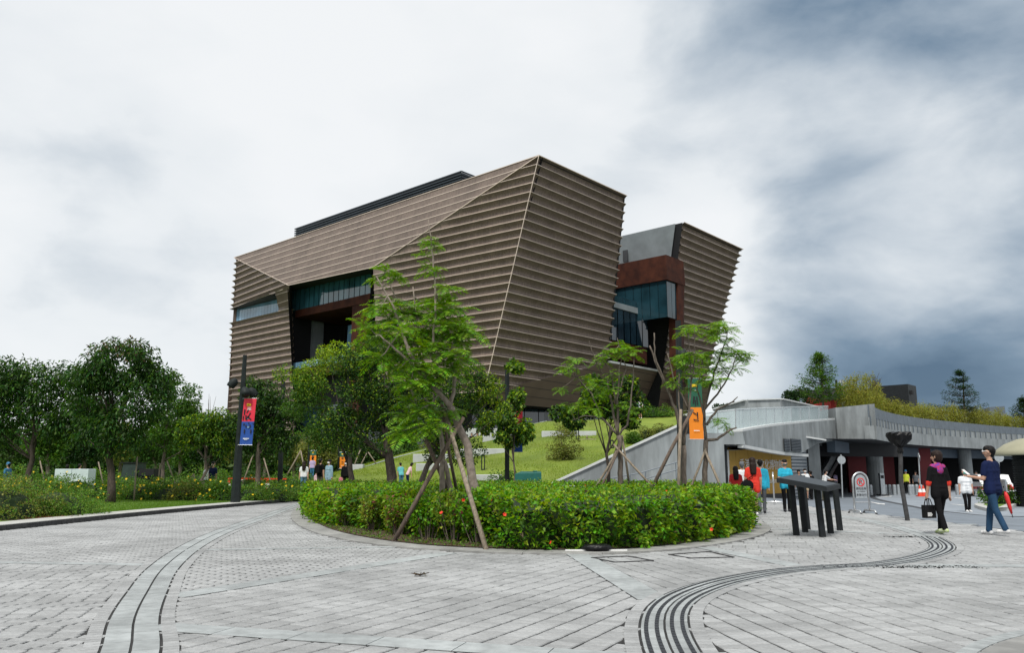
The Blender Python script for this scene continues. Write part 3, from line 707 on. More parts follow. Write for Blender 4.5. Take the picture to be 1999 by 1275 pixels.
mb = MB(); mb.hexa([W(.8, 59.6, 29.6), W(12, 59.6, 29.6), W(12, 36.3, 29.4), W(.8, 36.3, 29.4), W(.8, 59.6, 30.95), W(12, 59.6, 30.95), W(12, 36.3, 30.95), W(.8, 36.3, 30.95)][::1]); mb.build('rust_beam', 'corten', portal)
mb = MB(); mb.hexa([W(.9, 42.5, 8), W(1.6, 42.5, 8), W(1.6, 36.4, 8), W(.9, 36.4, 8), W(.9, 42.5, 29.4), W(1.6, 42.5, 29.4), W(1.6, 36.4, 29.4), W(.9, 36.4, 29.4)]); mb.build('rust_pier', 'corten', portal)
mb = MB(); c = hit(607, 660, (1, 0, 0), 7); mb.hexa([W(7 + q[0] * 1.2, c.y + q[1] * 2.4, z) for z in (10, 30) for q in ((-1, -1), (1, -1), (1, 1), (-1, 1))]); mb.build('column', 'museum_concrete', portal)
for i in range(9):
    vv = 62 - i * 2.9; mb = MB(); mb.quad(W(11.6, vv, 20), W(11.6, vv - .25, 20), W(11.6, vv - .25, 29), W(11.6, vv, 29)); mb.build('mullion', 'mullion', portal)
for i in range(3):
    mb = MB(); c = hit(676 + i * 8, 660, (1, 0, 0), 6); P = [W(6, c.y, 19), W(6, c.y - 1.5, 19), W(6.3, c.y - 1.5, 27.8), W(6.3, c.y, 27.8)]; mb.poly(P); mb.build('glass_panel', 'pale_glass', portal)
fl = hit(640, 713, (1, 0, 0), 1).z
mb = MB(); mb.hexa([W(.2, 59.6, fl - 1.6), W(12, 59.6, fl - 1.6), W(12, 36.4, fl - 1.6), W(.2, 36.4, fl - 1.6), W(.2, 59.6, fl), W(12, 59.6, fl), W(12, 36.4, fl), W(.2, 36.4, fl)]); mb.build('terrace_slab', 'corten', portal)
for i in range(11):
    v0 = 59.2 - i * 2.05; mb = MB(); P = [W(.3, v0, fl), W(.3, v0 - 1.98, fl), W(.3, v0 - 1.98, fl + 1.15), W(.3, v0, fl + 1.15)]; mb.poly(P); mb.poly([p + MU * .03 for p in P][::-1]); mb.build('balustrade', 'pale_glass', portal)
# smooth-panelled base below the front
BM = hit(1084, 797, (0, 0, 1), 11.4); plS = plane(C1, B2, BM)
S = [hit(*q, *plS) for q in ((945, 768), (1190, 708), (1297, 728), (1388, 745), (1374, 803), (1084, 797), (985, 788))]
mb = MB(); mb.poly([W(*q) for q in S]); base = mb.build('base_panel', 'smooth_panel', museum)
zs_ = [12.6 + i * 1.25 for i in range(6)]
def polyslice(S, z):
    o = []
    for i in range(len(S)):
        a, b_ = S[i], S[(i + 1) % len(S)]
        if (a.z - z) * (b_.z - z) < 0: t = (z - a.z) / (b_.z - a.z); o.append(a.lerp(b_, t))
    return o
for z in zs_:
    o_ = polyslice(S, z)
    if len(o_) >= 2:
        mb = MB(); a, c = o_[0], o_[1]; mb.bar(W(a.x, a.y - .02, z), W(c.x, c.y - .02, z), .06, .06); mb.build('panel_joint', 'panel_joint', base)
mb = MB(); a, c = S[1], S[2]; mb.bar(W(a.x - .3, a.y - .1, a.z + .1), W(c.x, c.y - .1, c.z + .1), .5, .35); mb.build('parapet_cap', 'white_cap', base)
# undercroft: dark glazing under the base
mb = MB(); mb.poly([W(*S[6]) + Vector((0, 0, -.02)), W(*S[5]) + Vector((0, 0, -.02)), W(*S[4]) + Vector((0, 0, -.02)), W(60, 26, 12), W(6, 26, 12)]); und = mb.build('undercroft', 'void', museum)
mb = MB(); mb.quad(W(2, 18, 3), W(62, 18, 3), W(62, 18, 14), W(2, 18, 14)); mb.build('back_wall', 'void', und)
for i in range(16):
    u0 = 3 + i * 3.6; mb = MB(); mb.quad(W(u0, 17.6, 4), W(u0 + 3.4, 17.6, 4), W(u0 + 3.4, 17.6, 11.5), W(u0, 17.6, 11.5)); mb.build('glass_panel', 'dark_glass', und)
for i in range(15):
    v0 = 20 + i * 4; mb = MB(); mb.quad(W(3, v0 + 3.8, 2), W(3, v0, 2), W(3, v0, 13), W(3, v0 + 3.8, 13)); mb.build('glass_panel', 'dark_glass', und)
mb = MB(); mb.quad(W(3.5, 80, 0), W(3.5, 16, 0), W(3.5, 16, 22), W(3.5, 80, 22)); mb.build('side_wall', 'void', und)
# the cut-out between the two front blocks
def onslot(q, z, dv=0): t = (45 - z) / (45 - 19.22); return Vector((40.5 + 5.24 * t + q, 8.15 * t + dv, z))
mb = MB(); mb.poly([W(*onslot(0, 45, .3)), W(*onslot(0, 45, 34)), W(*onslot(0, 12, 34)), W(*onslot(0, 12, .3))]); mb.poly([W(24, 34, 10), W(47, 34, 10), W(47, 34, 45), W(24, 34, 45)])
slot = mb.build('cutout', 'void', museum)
zc = 37.6
mb = MB(); mb.poly([W(*(onslot(-.3, 45, 1.6))), W(*onslot(-.3, 45, 30)), W(*onslot(-.3, 36, 30)), W(*onslot(-.3, 36, 1.6))]); mb.build('concrete_wall', 'museum_concrete', slot)
mb = MB(); dr = hit(1222, 500, (1, 0, 0), 40.6); mb.box(W(40.4, dr.y, dr.z), (.2, 1.0, 2.2), math.atan2(MV.y, MV.x) - math.pi / 2); mb.build('door', 'dark_soffit', slot)
# rusty box jutting from the far block
P = {}
uu = 36.5
fr0 = hit(1300, 497, (1, 0, 0), uu); fz = fr0.z; fv = fr0.y; bz = hit(1298, 546, (1, 0, 0), uu).z
mb = MB(); mb.hexa([W(uu, fv, bz), W(uu + 6.4, fv, bz), W(uu + 6.4, fv + 26, bz), W(uu, fv + 26, bz), W(uu, fv, fz), W(uu + 6.0, fv, fz), W(uu + 6.0, fv + 26, fz), W(uu, fv + 26, fz)]); mb.build('rust_box', 'corten', slot)
mb = MB(); mb.hexa([W(uu + 3.2, fv + .1, 17), W(uu + 9.0, fv + 2.5, 17), W(uu + 9.0, fv + 4, 17), W(uu + 3.2, fv + 2, 17), W(uu + 3.9, fv + .1, bz), W(uu + 6.2, fv + .1, bz), W(uu + 6.2, fv + 2, bz), W(uu + 3.9, fv + 2, bz)]); mb.build('rust_pier', 'corten', slot)
gb = 27.6
for i in range(9):
    v0 = fv + .4 + i * 1.7; mb = MB(); P_ = [W(uu + .5, v0 + 1.62, gb), W(uu + .5, v0, gb), W(uu + .4, v0, bz), W(uu + .4, v0 + 1.62, bz)]; mb.poly(P_); mb.build('glass_panel', 'deep_glass', slot)
for i in range(2):
    u0 = uu + .55 + i * 1.6; mb = MB(); mb.quad(W(u0, fv + .4, gb), W(u0 + 1.5, fv + .4, gb), W(u0 + 1.5, fv + .4, bz), W(u0, fv + .4, bz)); mb.build('glass_panel', 'deep_glass', slot)
# lower glazed front and pale balcony
for i in range(8):
    u0 = 25.2 + i * 1.95; z1 = 29.0; vv = 8.2
    mb = MB(); mb.quad(W(u0, vv, 23.3), W(u0 + 1.68, vv, 23.3), W(u0 + 1.68, vv, z1), W(u0, vv, z1)); mb.build('glass_panel', 'dark_glass', slot)
b0, b1 = hit(1200, 590, (0, 1, 0), 8), hit(1254, 604, (0, 1, 0), 8)
mb = MB(); mb.hexa([W(b0.x - 4, 7.9, 29.0), W(b1.x, 7.9, 28.9), W(b1.x, 13, 28.9), W(b0.x - 4, 13, 29.0), W(b0.x - 4, 7.9, b0.z), W(b1.x, 7.9, b1.z), W(b1.x, 13, b1.z), W(b0.x - 4, 13, b0.z)]); mb.build('balcony', 'museum_concrete', slot)
for i in range(5):
    mb = MB(); u0 = b0.x - 3 + i * 2.0; mb.quad(W(u0, 7.95, b1.z + .1), W(u0 + 1.9, 7.95, b1.z + .1), W(u0 + 1.9, 7.95, b0.z + 1.2), W(u0, 7.95, b0.z + 1.2)); mb.build('balustrade', 'deep_glass', slot)
mb = MB(); mb.hexa([W(24.5, 8.4, 20.2), W(40.3, 8.4, 20.2), W(40.3, 13, 20.2), W(24.5, 13, 20.2), W(24.5, 8.4, 23.25), W(40.3, 8.4, 23.25), W(40.3, 13, 23.25), W(24.5, 13, 23.25)]); mb.build('rust_band', 'corten', slot)
mb = MB(); mb.quad(W(25, 12.6, 15), W(42, 12.6, 15), W(42, 12.6, 21), W(25, 12.6, 21)); mb.build('lower_wall', 'dark_soffit', slot)
# coloured slats showing through the open edge of the near block, far block's end fins
# roof, end and back walls
mb = MB(); mb.poly([W(.2, .2, 44.7), W(22.2, .2, 44.7), W(22.2, 34, 44.7), W(40.6, 34, 44.7), W(40.6, .2, 44.7), W(63.8, .2, 44.7), W(63.8, 81, 44.7), W(.2, 81, 44.7)]); roof = mb.build('roof', 'dark_soffit', museum)
mb = MB(); mb.poly([W(.2, 81, 0), W(54, 81, 0), W(60, 81, 44.7), W(.2, 81, 44.7)]); mb.poly([W(54, 14, 0), W(54, 81, 0), W(60, 81, 44.6), W(60, 3, 44.6)][::-1]); mb.build('rear_wall', 'smooth_panel', museum)
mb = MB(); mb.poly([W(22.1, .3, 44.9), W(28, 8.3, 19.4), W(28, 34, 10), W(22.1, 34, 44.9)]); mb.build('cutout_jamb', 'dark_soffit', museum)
# roof-top louvred plant screen: slats one by one
sc = MB(); sc.hexa([W(4.2, 20, 44.8), W(20, 20, 44.8), W(20, 66, 44.8), W(4.2, 66, 44.8), W(4.2, 20, 49.0), W(20, 20, 49.0), W(20, 66, 49.0), W(4.2, 66, 49.0)]); screen = sc.build('plant_screen', 'void', roof)
for i in range(9):
    mb = MB(); z = 45.2 + i * .45; mb.bar(W(3.9, 19.3, z), W(3.9, 66, z), .2, .2); mb.bar(W(3.9, 19.3, z), W(8.5, 19.3, z), .2, .2); mb.build('slat', 'louvre', screen)
sp = MB()
for i in range(40):
    v0 = 22 + rng.uniform(0, 1) ** 1.6 * 40; z = 45.7 + rng.integers(0, 4) * .55; sp.quad(W(4.1, v0 + rng.uniform(.3, .9), z), W(4.1, v0, z), W(4.1, v0, z + .28), W(4.1, v0 + .6, z + .28))
sp.build('screen_openings', 'cabinet_white', screen)['kind'] = 'stuff'
r2 = MB()
for i in range(4): r2.bar(W(30, 24 + i * .0, 45.3 + i * .5), W(42, 24, 45.3 + i * .5), .2, .25)
r2.build('slat', 'louvre', roof)

for a, c in ((A0, E0), (L0, G0), (G0, E0), (A0, L0), (A0, C1), (A0, B0), (T2, T3)):
    n_ = Vector((-.05, -.05, .0)); mb = MB(); mb.bar(W(*(a + n_)), W(*(c + n_)), .10, .10); mb.build('edge_trim', 'lip', museum)
# ------------------------------------------------------------------ concrete ramp wall at the foot of the slope
def wallpoly(mb, pts, th, m=0):               # extrude a facade polygon (front points) backwards in Y
    f = [Vector(p) for p in pts]; k = [p + Vector((0, th, 0)) for p in f]; n = len(f)
    mb.poly(f, m); mb.poly(k[::-1], m)
    for i in range(n): mb.quad(f[i], k[i], k[(i + 1) % n], f[(i + 1) % n], m)
rw = thing('ramp_wall', 'grey concrete ramp wall with white cap slanting up across the grass slope', 'wall', (5.5, 40, 0))
x0, x1 = at(1062, 936, 40).x, at(1330, 830, 40).x; z1 = at(1330, 830, 40).z
mb = MB(); wallpoly(mb, [(x0, 40, -.3), (x1, 40, -.3), (x1, 40, z1), (x0 + .2, 40, .55)], .35); mb.build('wall', 'board_concrete', rw)
mb = MB(); mb.bar((x0 + .1, 40.15, .58), (x1, 40.15, z1 + .04), .5, .1); mb.build('cap', 'white_cap', rw)
hr = thing('handrail', 'low galvanised double handrail running along the foot of the ramp wall', 'handrail', (6, 39.3, 0))
for dz in (.55, .9):
    mb = MB(); mb.tube([at(1160, 946, 39.2) + Vector((0, 0, dz - .75)), at(1250, 930, 39.2) + Vector((0, 0, dz - .75)), at(1335, 905, 39.2) + Vector((0, 0, dz - .75))], .03, 6); mb.build('rail', 'grey_fence', hr)
for u in (1170, 1200, 1230, 1260, 1290, 1320):
    mb = MB(); p = at(u, 930, 39.2); zt_ = interp(u, [1160, 1250, 1335], [at(1160, 946, 39.2).z, at(1250, 930, 39.2).z, at(1335, 905, 39.2).z]) + .15
    mb.tube([(p.x, 39.2, -.02), (p.x, 39.2, zt_)], .025, 6); mb.build('post', 'grey_fence', hr)
# sloping parapet on the far side of the grass slope
pr = thing('slope_parapet', 'pale low parapet with handrail climbing behind the grass slope', 'parapet', (-12, 66, 1))
PP = [(650, 930, 58), (700, 916, 61), (760, 897, 65), (870, 868, 70), (1000, 838, 76), (1068, 822, 80)]
for a, c in zip(PP[:-1], PP[1:]):
    p, q = at(*a), at(*c); mb = MB(); mb.hexa([(p.x, p.y, -.4), (q.x, q.y, -.4), (q.x, q.y + .4, -.4), (p.x, p.y + .4, -.4), (p.x, p.y, p.z - .5), (q.x, q.y, q.z - .5), (q.x, q.y + .4, q.z - .5), (p.x, p.y + .4, p.z - .5)]); mb.build('parapet_panel', 'concrete', pr)
    mb = MB(); mb.tube([p, q], .05, 6); mb.build('rail', 'galv', pr)
    for t in (.0, .5):
        r_ = p.lerp(q, t); mb = MB(); mb.tube([r_, r_ - Vector((0, 0, .6))], .03, 5); mb.build('baluster', 'galv', pr)
# ------------------------------------------------------------------ low concrete station pavilion
pv = thing('station_pavilion', 'low curved concrete pavilion with glass railing, red core and dark undercroft', 'building', (24, 52, -.35))
def extr(mb, P, z0f, z1f, th=.4, m=0):        # wall along plan points with given bottom / top heights
    n = len(P)
    for i in range(n - 1):
        a, c = Vector((P[i][0], P[i][1], 0)), Vector((P[i + 1][0], P[i + 1][1], 0)); d = (c - a).normalized(); nn = Vector((-d.y, d.x, 0)) * th
        mb.hexa([a + Vector((0, 0, z0f[i])), c + Vector((0, 0, z0f[i + 1])), c + nn + Vector((0, 0, z0f[i + 1])), a + nn + Vector((0, 0, z0f[i])),
                 a + Vector((0, 0, z1f[i])), c + Vector((0, 0, z1f[i + 1])), c + nn + Vector((0, 0, z1f[i + 1])), a + nn + Vector((0, 0, z1f[i]))], m)
xw = at(1415, 900, 40).x
mb = MB(); wallpoly(mb, [(x1 + .004, 40.02, -.35), (xw, 40.02, -.35), (xw, 40.02, at(1415, 868, 40).z), (at(1455, 868, 40).x, 40.02, at(1455, 868, 40).z), (at(1450, 845, 40).x, 40.02, at(1450, 845, 40).z), (x1 + .004, 40.02, at(1330, 848, 40).z)], .6); mb.build('front_wall', 'board_concrete', pv)
FU = [(1450, 40.03), (1475, 41.2), (1500, 42.4), (1530, 44), (1560, 46), (1595, 49), (1632, 52)]
Pf = [(at(u, 850, y).x, y) for u, y in FU]
ztop = [at(u, v, y).z for (u, y), v in zip(FU, (843, 838, 834, 830, 827, 823, 820))]
zbot = [at(u, v, y).z for (u, y), v in zip(FU, (868, 873, 878, 883, 886, 866, 860))]
mb = MB(); extr(mb, Pf, zbot, ztop, .5); fas = mb.build('curved_fascia', 'concrete', pv)
mb = MB(); extr(mb, Pf, [z + .003 for z in ztop], [z + .11 for z in ztop], .55); mb.build('coping', 'white_cap', fas)
# canopy soffit over the hoarding
mb = MB(); mb.poly([(xw + .02, 40.1, zbot[0] - .05)] + [(x, y + .1, z - .03) for (x, y), z in zip(Pf[:5], zbot[:5])] + [(Pf[4][0] + 2, 52, zbot[4]), (xw + .5, 52, zbot[0])]); mb.build('canopy_soffit', 'pale_concrete', pv)
mb = MB(); extr(mb, Pf[:5] + [(at(1578, 885, 47).x, 47)], [z - .16 for z in zbot[:5]] + [zbot[4] - .16], [z - .004 for z in zbot[:5]] + [zbot[4] - .0], .3); mb.build('canopy_edge', 'white_cap', pv)
# louvres in the fascia
for (ua, ub) in ((1530, 1540), (1543, 1562)):
    lo = MB(); ya, yb = 44.0 - .06, 45.9 - .06
    a, c = at(ua, 858, interp(ua, [1530, 1562], [43.9, 46.0])), at(ub, 858, interp(ub, [1530, 1562], [43.9, 46.0])); za, zb_ = at(ua, 857, a.y).z, at(ua, 881, a.y).z
    fr = MB(); fr.hexa([(a.x, a.y - .1, zb_), (c.x, c.y - .1, zb_), (c.x, c.y + .1, zb_), (a.x, a.y + .1, zb_), (a.x, a.y - .1, za), (c.x, c.y - .1, za), (c.x, c.y + .1, za), (a.x, a.y + .1, za)]); lv = fr.build('louvre', 'void', fas)
    for i in range(8):
        z = zb_ + (za - zb_) * (i + .5) / 8; mb = MB(); mb.bar((a.x, a.y - .14, z), (c.x, c.y - .14, z), .05, .035); mb.build('louvre_blade', 'grey_fence', lv)
# yellow hoarding, panels one by one, with its lettering
HP = [(1424, 42.5), (1437, 43.2), (1461, 44.4), (1507, 46.6), (1545, 48.6)]
Ph = [Vector((at(u, 900, y).x, y, 0)) for u, y in HP]
hd = thing('hoarding', 'yellow hoarding panels with white museum lettering under the curved canopy', 'hoarding', (Ph[2].x, Ph[2].y, -.25))
for i in range(len(Ph) - 1):
    mb = MB(); extr(mb, [Ph[i], Ph[i + 1] - (Ph[i + 1] - Ph[i]).normalized() * .04], [.05, .05], [2.55, 2.55], .06); mb.build('panel', 'hoarding', hd)
mb = MB(); extr(mb, [Ph[0], Ph[-1]], [-.33, -.33], [.04, .04], .05); mb.build('plinth', 'dark_soffit', hd)
mb = MB(); extr(mb, [Ph[0] - Vector((.45, .35, 0)), Ph[0] - Vector((.02, .02, 0))], [-.3, -.3], [2.4, 2.4], .06); mb.build('white_notice', 'white_paint', hd)
mb = MB(); mb.box((xw + .12, 40.6, 1.1), (.2, .5, 3.0)); mb.build('edge_frame', 'dark_metal', pv)
def text(s, size, o, dx, mname, parent, up=Vector((0, 0, 1)), name='lettering', align='LEFT', thick=.004):
    cu = bpy.data.curves.new(name, 'FONT'); cu.body = s; cu.size = size; cu.extrude = thick; cu.align_x = align
    tmp = bpy.data.objects.new(name, cu); COL.objects.link(tmp); dg = bpy.context.evaluated_depsgraph_get()
    me = bpy.data.meshes.new_from_object(tmp.evaluated_get(dg)); bpy.data.objects.remove(tmp)
    dx = dx.normalized(); nz_ = dx.cross(up)
    vs = [o + dx * v.co.x + up * v.co.y + nz_ * v.co.z for v in me.vertices]; fs = [tuple(p.vertices) for p in me.polygons]
    o_ = link(name, vs, fs, mname, parent); o_['kind'] = 'stuff'; return o_
hdx = (Ph[-1] - Ph[1]).normalized(); hn = Vector((hdx.y, -hdx.x, 0))
text('香港故宮文化博物館', .62, Ph[1] + hn * .09 + Vector((0, 0, 1.45)) + hdx * .2, hdx, 'white_paint', hd)
text('Hong Kong Palace Museum', .42, Ph[1] + hn * .09 + Vector((0, 0, .65)) + hdx * .2, hdx, 'white_paint', hd)
# shutter and pier beside the hoarding
mb = MB(); a, c = at(1545, 900, 48.7), at(1575, 900, 50); extr(mb, [(a.x, a.y), (c.x, c.y)], [-.35, -.35], [2.6, 2.6], .1); sh = mb.build('shutter', 'galv', pv)
for i in range(14): mb = MB(); z = -.2 + i * .2; mb.bar((a.x, a.y - .03, z), (c.x, c.y - .03, z), .03, .1); mb.build('shutter_slat', 'grey_fence', sh)
mb = MB(); p = at(1590, 900, 50); mb.box((p.x, 50.6, 1.5), (at(1600, 900, 50).x - at(1577, 900, 50).x, 1.2, 3.7)); mb.build('pier', 'concrete', pv)
mb = MB(); p = at(1571, 900, 51.2); mb.box((p.x, 51.5, 1.0), (.7, .1, 2.6)); mb.build('door', 'grey_fence', pv)
mb = MB(); mb.hexa([at(1562, 853, 47) , at(1613, 861, 47.5), at(1613, 861, 52), at(1562, 853, 52), at(1562, 850, 47), at(1613, 858, 47.5), at(1613, 858, 52), at(1562, 850, 52)]); mb.build('door_canopy', 'white_cap', pv)
# jutting corner block
mb = MB(); zb_, zt_ = at(1632, 860, 52).z, at(1632, 796, 52).z
b1_, b2_ = at(1632, 800, 52).x + .02, at(1708, 800, 50).x
mb.hexa([(b1_, 52.1, zb_), (b2_, 50, zb_), (b2_ + 2, 60, zb_), (b1_, 60, zb_), (b1_, 52.1, zt_), (b2_, 50, zt_ + .08), (b2_ + 2, 60, zt_), (b1_, 60, zt_)]); mb.build('corner_block', 'concrete', pv)
# sweeping wing: fence, concrete band, beam below
WU = [(1708, 50, 858, 831, 790), (1735, 54, 863, 838, 802), (1765, 58.5, 867, 843, 809.5), (1810, 63, 871, 848.5, 817), (1860, 67, 874, 852.5, 822.5), (1925, 71.5, 877.5, 856.5, 829), (1999, 76, 880, 860, 835), (2120, 82, 884, 866, 843)]
Pw = [(at(u, 850, y).x, y) for u, y, *_ in WU]
zb3 = [at(u, a_, y).z for u, y, a_, b_, c_ in WU]; zb4 = [at(u, b_, y).z for u, y, a_, b_, c_ in WU]; zb5 = [at(u, c_, y).z for u, y, a_, b_, c_ in WU]
mb = MB(); extr(mb, Pw, zb3, zb4, .6); wing = mb.build('wing_band', 'concrete', pv)
cw = Curve(Pw)
def wz(arr, t): return interp(t, [float(cw.S[np.argmin((cw.P[:, 0] - p[0]) ** 2 + (cw.P[:, 1] - p[1]) ** 2)]) for p in Pw], arr)
nf = 46
for i in range(nf):
    t0, t1 = cw.L * i / nf, cw.L * (i + 1) / nf; a, c = cw.at(t0, .25), cw.at(t1 - .03, .25)
    f0, f1 = wz(zb4, t0) + .55, wz(zb4, t1) + .55; g0, g1 = wz(zb5, t0), wz(zb5, t1)
    mb = MB(); extr(mb, [a, c], [f0, f1], [g0, g1], .05); fp = mb.build('fence_panel', 'grey_fence', wing)
    mb = MB(); p = cw.at(t0, .18); mb.bar((*p, wz(zb4, t0) - .0), (*p, f0 + .05), .05, .05); mb.build('fence_post', 'grey_fence', wing)
mb = MB(); extr(mb, [cw.at(t, .25) for t in np.linspace(0, cw.L, 20)], [wz(zb4, t) for t in np.linspace(0, cw.L, 20)], [wz(zb4, t) + .53 for t in np.linspace(0, cw.L, 20)], .05); mb.build('upstand', 'concrete', wing)
mb = MB(); extr(mb, [cw.at(t, 2.4) for t in np.linspace(0, cw.L, 16)], [wz(zb3, t) - .75 for t in np.linspace(0, cw.L, 16)], [wz(zb3, t) - .02 for t in np.linspace(0, cw.L, 16)], .5); mb.build('beam', 'blue_beam', pv)
zs0 = min(zb3) + .02
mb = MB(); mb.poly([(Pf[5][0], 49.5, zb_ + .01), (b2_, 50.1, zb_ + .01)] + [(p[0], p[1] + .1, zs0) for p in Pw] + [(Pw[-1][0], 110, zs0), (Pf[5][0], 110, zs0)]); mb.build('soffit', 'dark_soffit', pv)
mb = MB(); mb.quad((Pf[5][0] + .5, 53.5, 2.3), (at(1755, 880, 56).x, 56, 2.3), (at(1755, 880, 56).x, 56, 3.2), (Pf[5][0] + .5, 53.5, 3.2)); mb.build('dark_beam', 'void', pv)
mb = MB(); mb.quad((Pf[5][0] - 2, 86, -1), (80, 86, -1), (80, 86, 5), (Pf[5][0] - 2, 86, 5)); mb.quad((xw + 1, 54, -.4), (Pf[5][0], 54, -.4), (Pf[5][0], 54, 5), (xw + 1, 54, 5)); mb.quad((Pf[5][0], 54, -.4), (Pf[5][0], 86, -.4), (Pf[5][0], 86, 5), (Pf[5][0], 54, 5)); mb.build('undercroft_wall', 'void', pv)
mb = MB(); mb.poly([(x1, 40.3, 2.4)] + [(x, y + .3, z - .9) for (x, y), z in zip(Pf, ztop)] + [(b2_, 58, 3.6)] + [(p[0], p[1] + .6, 3.6) for p in Pw] + [(Pw[-1][0], 110, 3.6), (x1, 110, 3.4)]); mb.build('roof_deck', 'concrete', pv)
def column(u, y, r):
    mb = MB(); p = at(u, 900, y); mb.lathe((p.x, y, -.4), [(r, 0), (r, 4.2)], 18); mb.build('column', 'concrete', pv, smooth=False)
column(1707, 60, .58); column(1884, 73, .55); column(1800, 80, .5)
for u0, u1, y in ((1655, 1700, 64), (1722, 1745, 70), (1795, 1818, 68)):
    mb = MB(); a, c = at(u0, 900, y), at(u1, 900, y); extr(mb, [(a.x, y), (c.x, y)], [-.4, -.4], [3.6, 3.6], .4); mb.build('red_wall', 'red_wall', pv)
# escalator flank seen inside
mb = MB(); a, c = at(1604, 930, 62), at(1632, 880, 66); mb.bar(a, c, .3, .75); esc = mb.build('escalator', 'galv', pv)
mb = MB(); a, c = at(1617, 935, 62), at(1640, 893, 66); mb.bar(a, c, .1, .3); mb.build('handrail', 'steel', esc)
# glass railing on the roof edge
rl = thing('roof_railing', 'clear glass railing with steel handrail along the pavilion roof edge', 'railing', (12, 42, 3.3))
GU = [(1368, 40.5, 846, 806), (1437, 40.6, 846, 798), (1450, 41, 842, 797.5), (1480, 42.2, 837, 796), (1512, 43.6, 832, 795), (1545, 45.5, 828, 794), (1580, 48, 824, 793), (1618, 51, 821, 792)]
for i in range(len(GU) - 1):
    for h in range(2):
        def gpt(t): a, c = GU[i], GU[i + 1]; return tuple(a[k] + (c[k] - a[k]) * t for k in range(4))
        a, c = gpt(h / 2), gpt((h + 1) / 2 - .03); q = [at(a[0], a[2], a[1]), at(c[0], c[2], c[1]), at(c[0], c[3], c[1]), at(a[0], a[3], a[1])]
        mb = MB(); mb.poly(q); mb.poly([k + Vector((0, .015, 0)) for k in q][::-1]); mb.build('glass_panel', 'clear_glass', rl)
        mb = MB(); mb.tube([q[3] + Vector((0, .01, -.06)), q[2] + Vector((0, .01, -.06))], .025, 6); mb.build('rail', 'steel', rl)
        mb = MB(); mb.bar(q[0] + Vector((0, .04, 0)), q[3] + Vector((0, .04, 0)), .05, .03); mb.build('post', 'galv', rl)
# upper concrete parapet block behind it
ub = thing('upper_parapet', 'angled concrete parapet block standing above the pavilion roof', 'wall', (14, 50, 3.4))
mb = MB(); P = [at(1398, 800, 52), at(1460, 782, 50), at(1523, 780, 50), at(1600, 797, 54)]
for i in range(3):
    a, c = P[i], P[i + 1]; mb.hexa([(a.x, a.y, 3.0), (c.x, c.y, 3.0), (c.x, c.y + .5, 3.0), (a.x, a.y + .5, 3.0), a, c, c + Vector((0, .5, 0)), a + Vector((0, .5, 0))])
mb.build('wall', 'concrete', ub); mb = MB()
for i in range(3): mb.bar(P[i] + Vector((0, .2, .03)), P[i + 1] + Vector((0, .2, .03)), .6, .07)
mb.build('coping', 'white_cap', ub)
# roof-top buildings
rc = thing('red_kiosk', 'red roof kiosk under a dark sloping canopy on the pavilion', 'kiosk', (at(1650, 800, 72).x, 72, 3.6))
a, c = at(1622, 790, 70), at(1686, 790, 70); zt_ = at(1650, 762, 70).z
mb = MB(); mb.box(((a.x + c.x) / 2, 73, (3.5 + zt_) / 2), (c.x - a.x, 6, zt_ - 3.5)); mb.build('wall', 'bright_red', rc)
mb = MB(); q = [at(1531, 768, 66), at(1622, 756, 66), at(1686, 765, 68), at(1690, 772, 68)]
mb.hexa([at(1535, 772, 66), at(1625, 781, 66), at(1688, 774, 69), at(1640, 766, 78), at(1533, 768, 66), at(1622, 757, 66), at(1688, 768, 69), at(1640, 760, 78)]); mb.build('canopy', 'dark_soffit', rc)
for u in (1632, 1640, 1645): mb = MB(); p = at(u, 742, 67); mb.tube([(p.x, 67, 3.5), p], .09, 7); mb.build('pole', 'dark_metal' if u == 1632 else 'galv', rc)
bx = thing('plant_room', 'dark grey roof-top plant room behind the bamboo', 'building', (at(1755, 770, 78).x, 80, 3.6))
a, c = at(1718, 770, 78), at(1772, 750, 76); d = at(1788, 754, 80)
mb = MB(); mb.hexa([(a.x, 78, 3.5), (c.x, 76, 3.5), (d.x, 80, 3.5), (a.x + 1, 84, 3.5), (a.x, 78, at(1718, 754, 78).z), (c.x, 76, at(1772, 750, 76).z), (d.x, 80, at(1788, 754, 80).z), (a.x + 1, 84, at(1718, 753, 80).z)]); pr_ = mb.build('wall', 'dark_metal', bx)
mb = MB(); p = at(1777, 766, 76.5); mb.box((p.x, 77.0, p.z), (.5, .9, .35), .8); mb.build('vent', 'void', bx)
b2 = thing('far_plant_room', 'small grey roof box far behind the bamboo hedge', 'building', (at(1950, 800, 95).x, 95, 3.6))
a, c = at(1932, 800, 95), at(1962, 798, 95); mb = MB(); mb.hexa([(a.x, 95, 3), (c.x, 95, 3), (c.x, 100, 3), (a.x, 100, 3), (a.x, 95, a.z + .3), (c.x, 95, c.z + .3), (c.x, 100, c.z), (a.x, 100, a.z)]); mb.build('wall', 'grey_fence', b2)
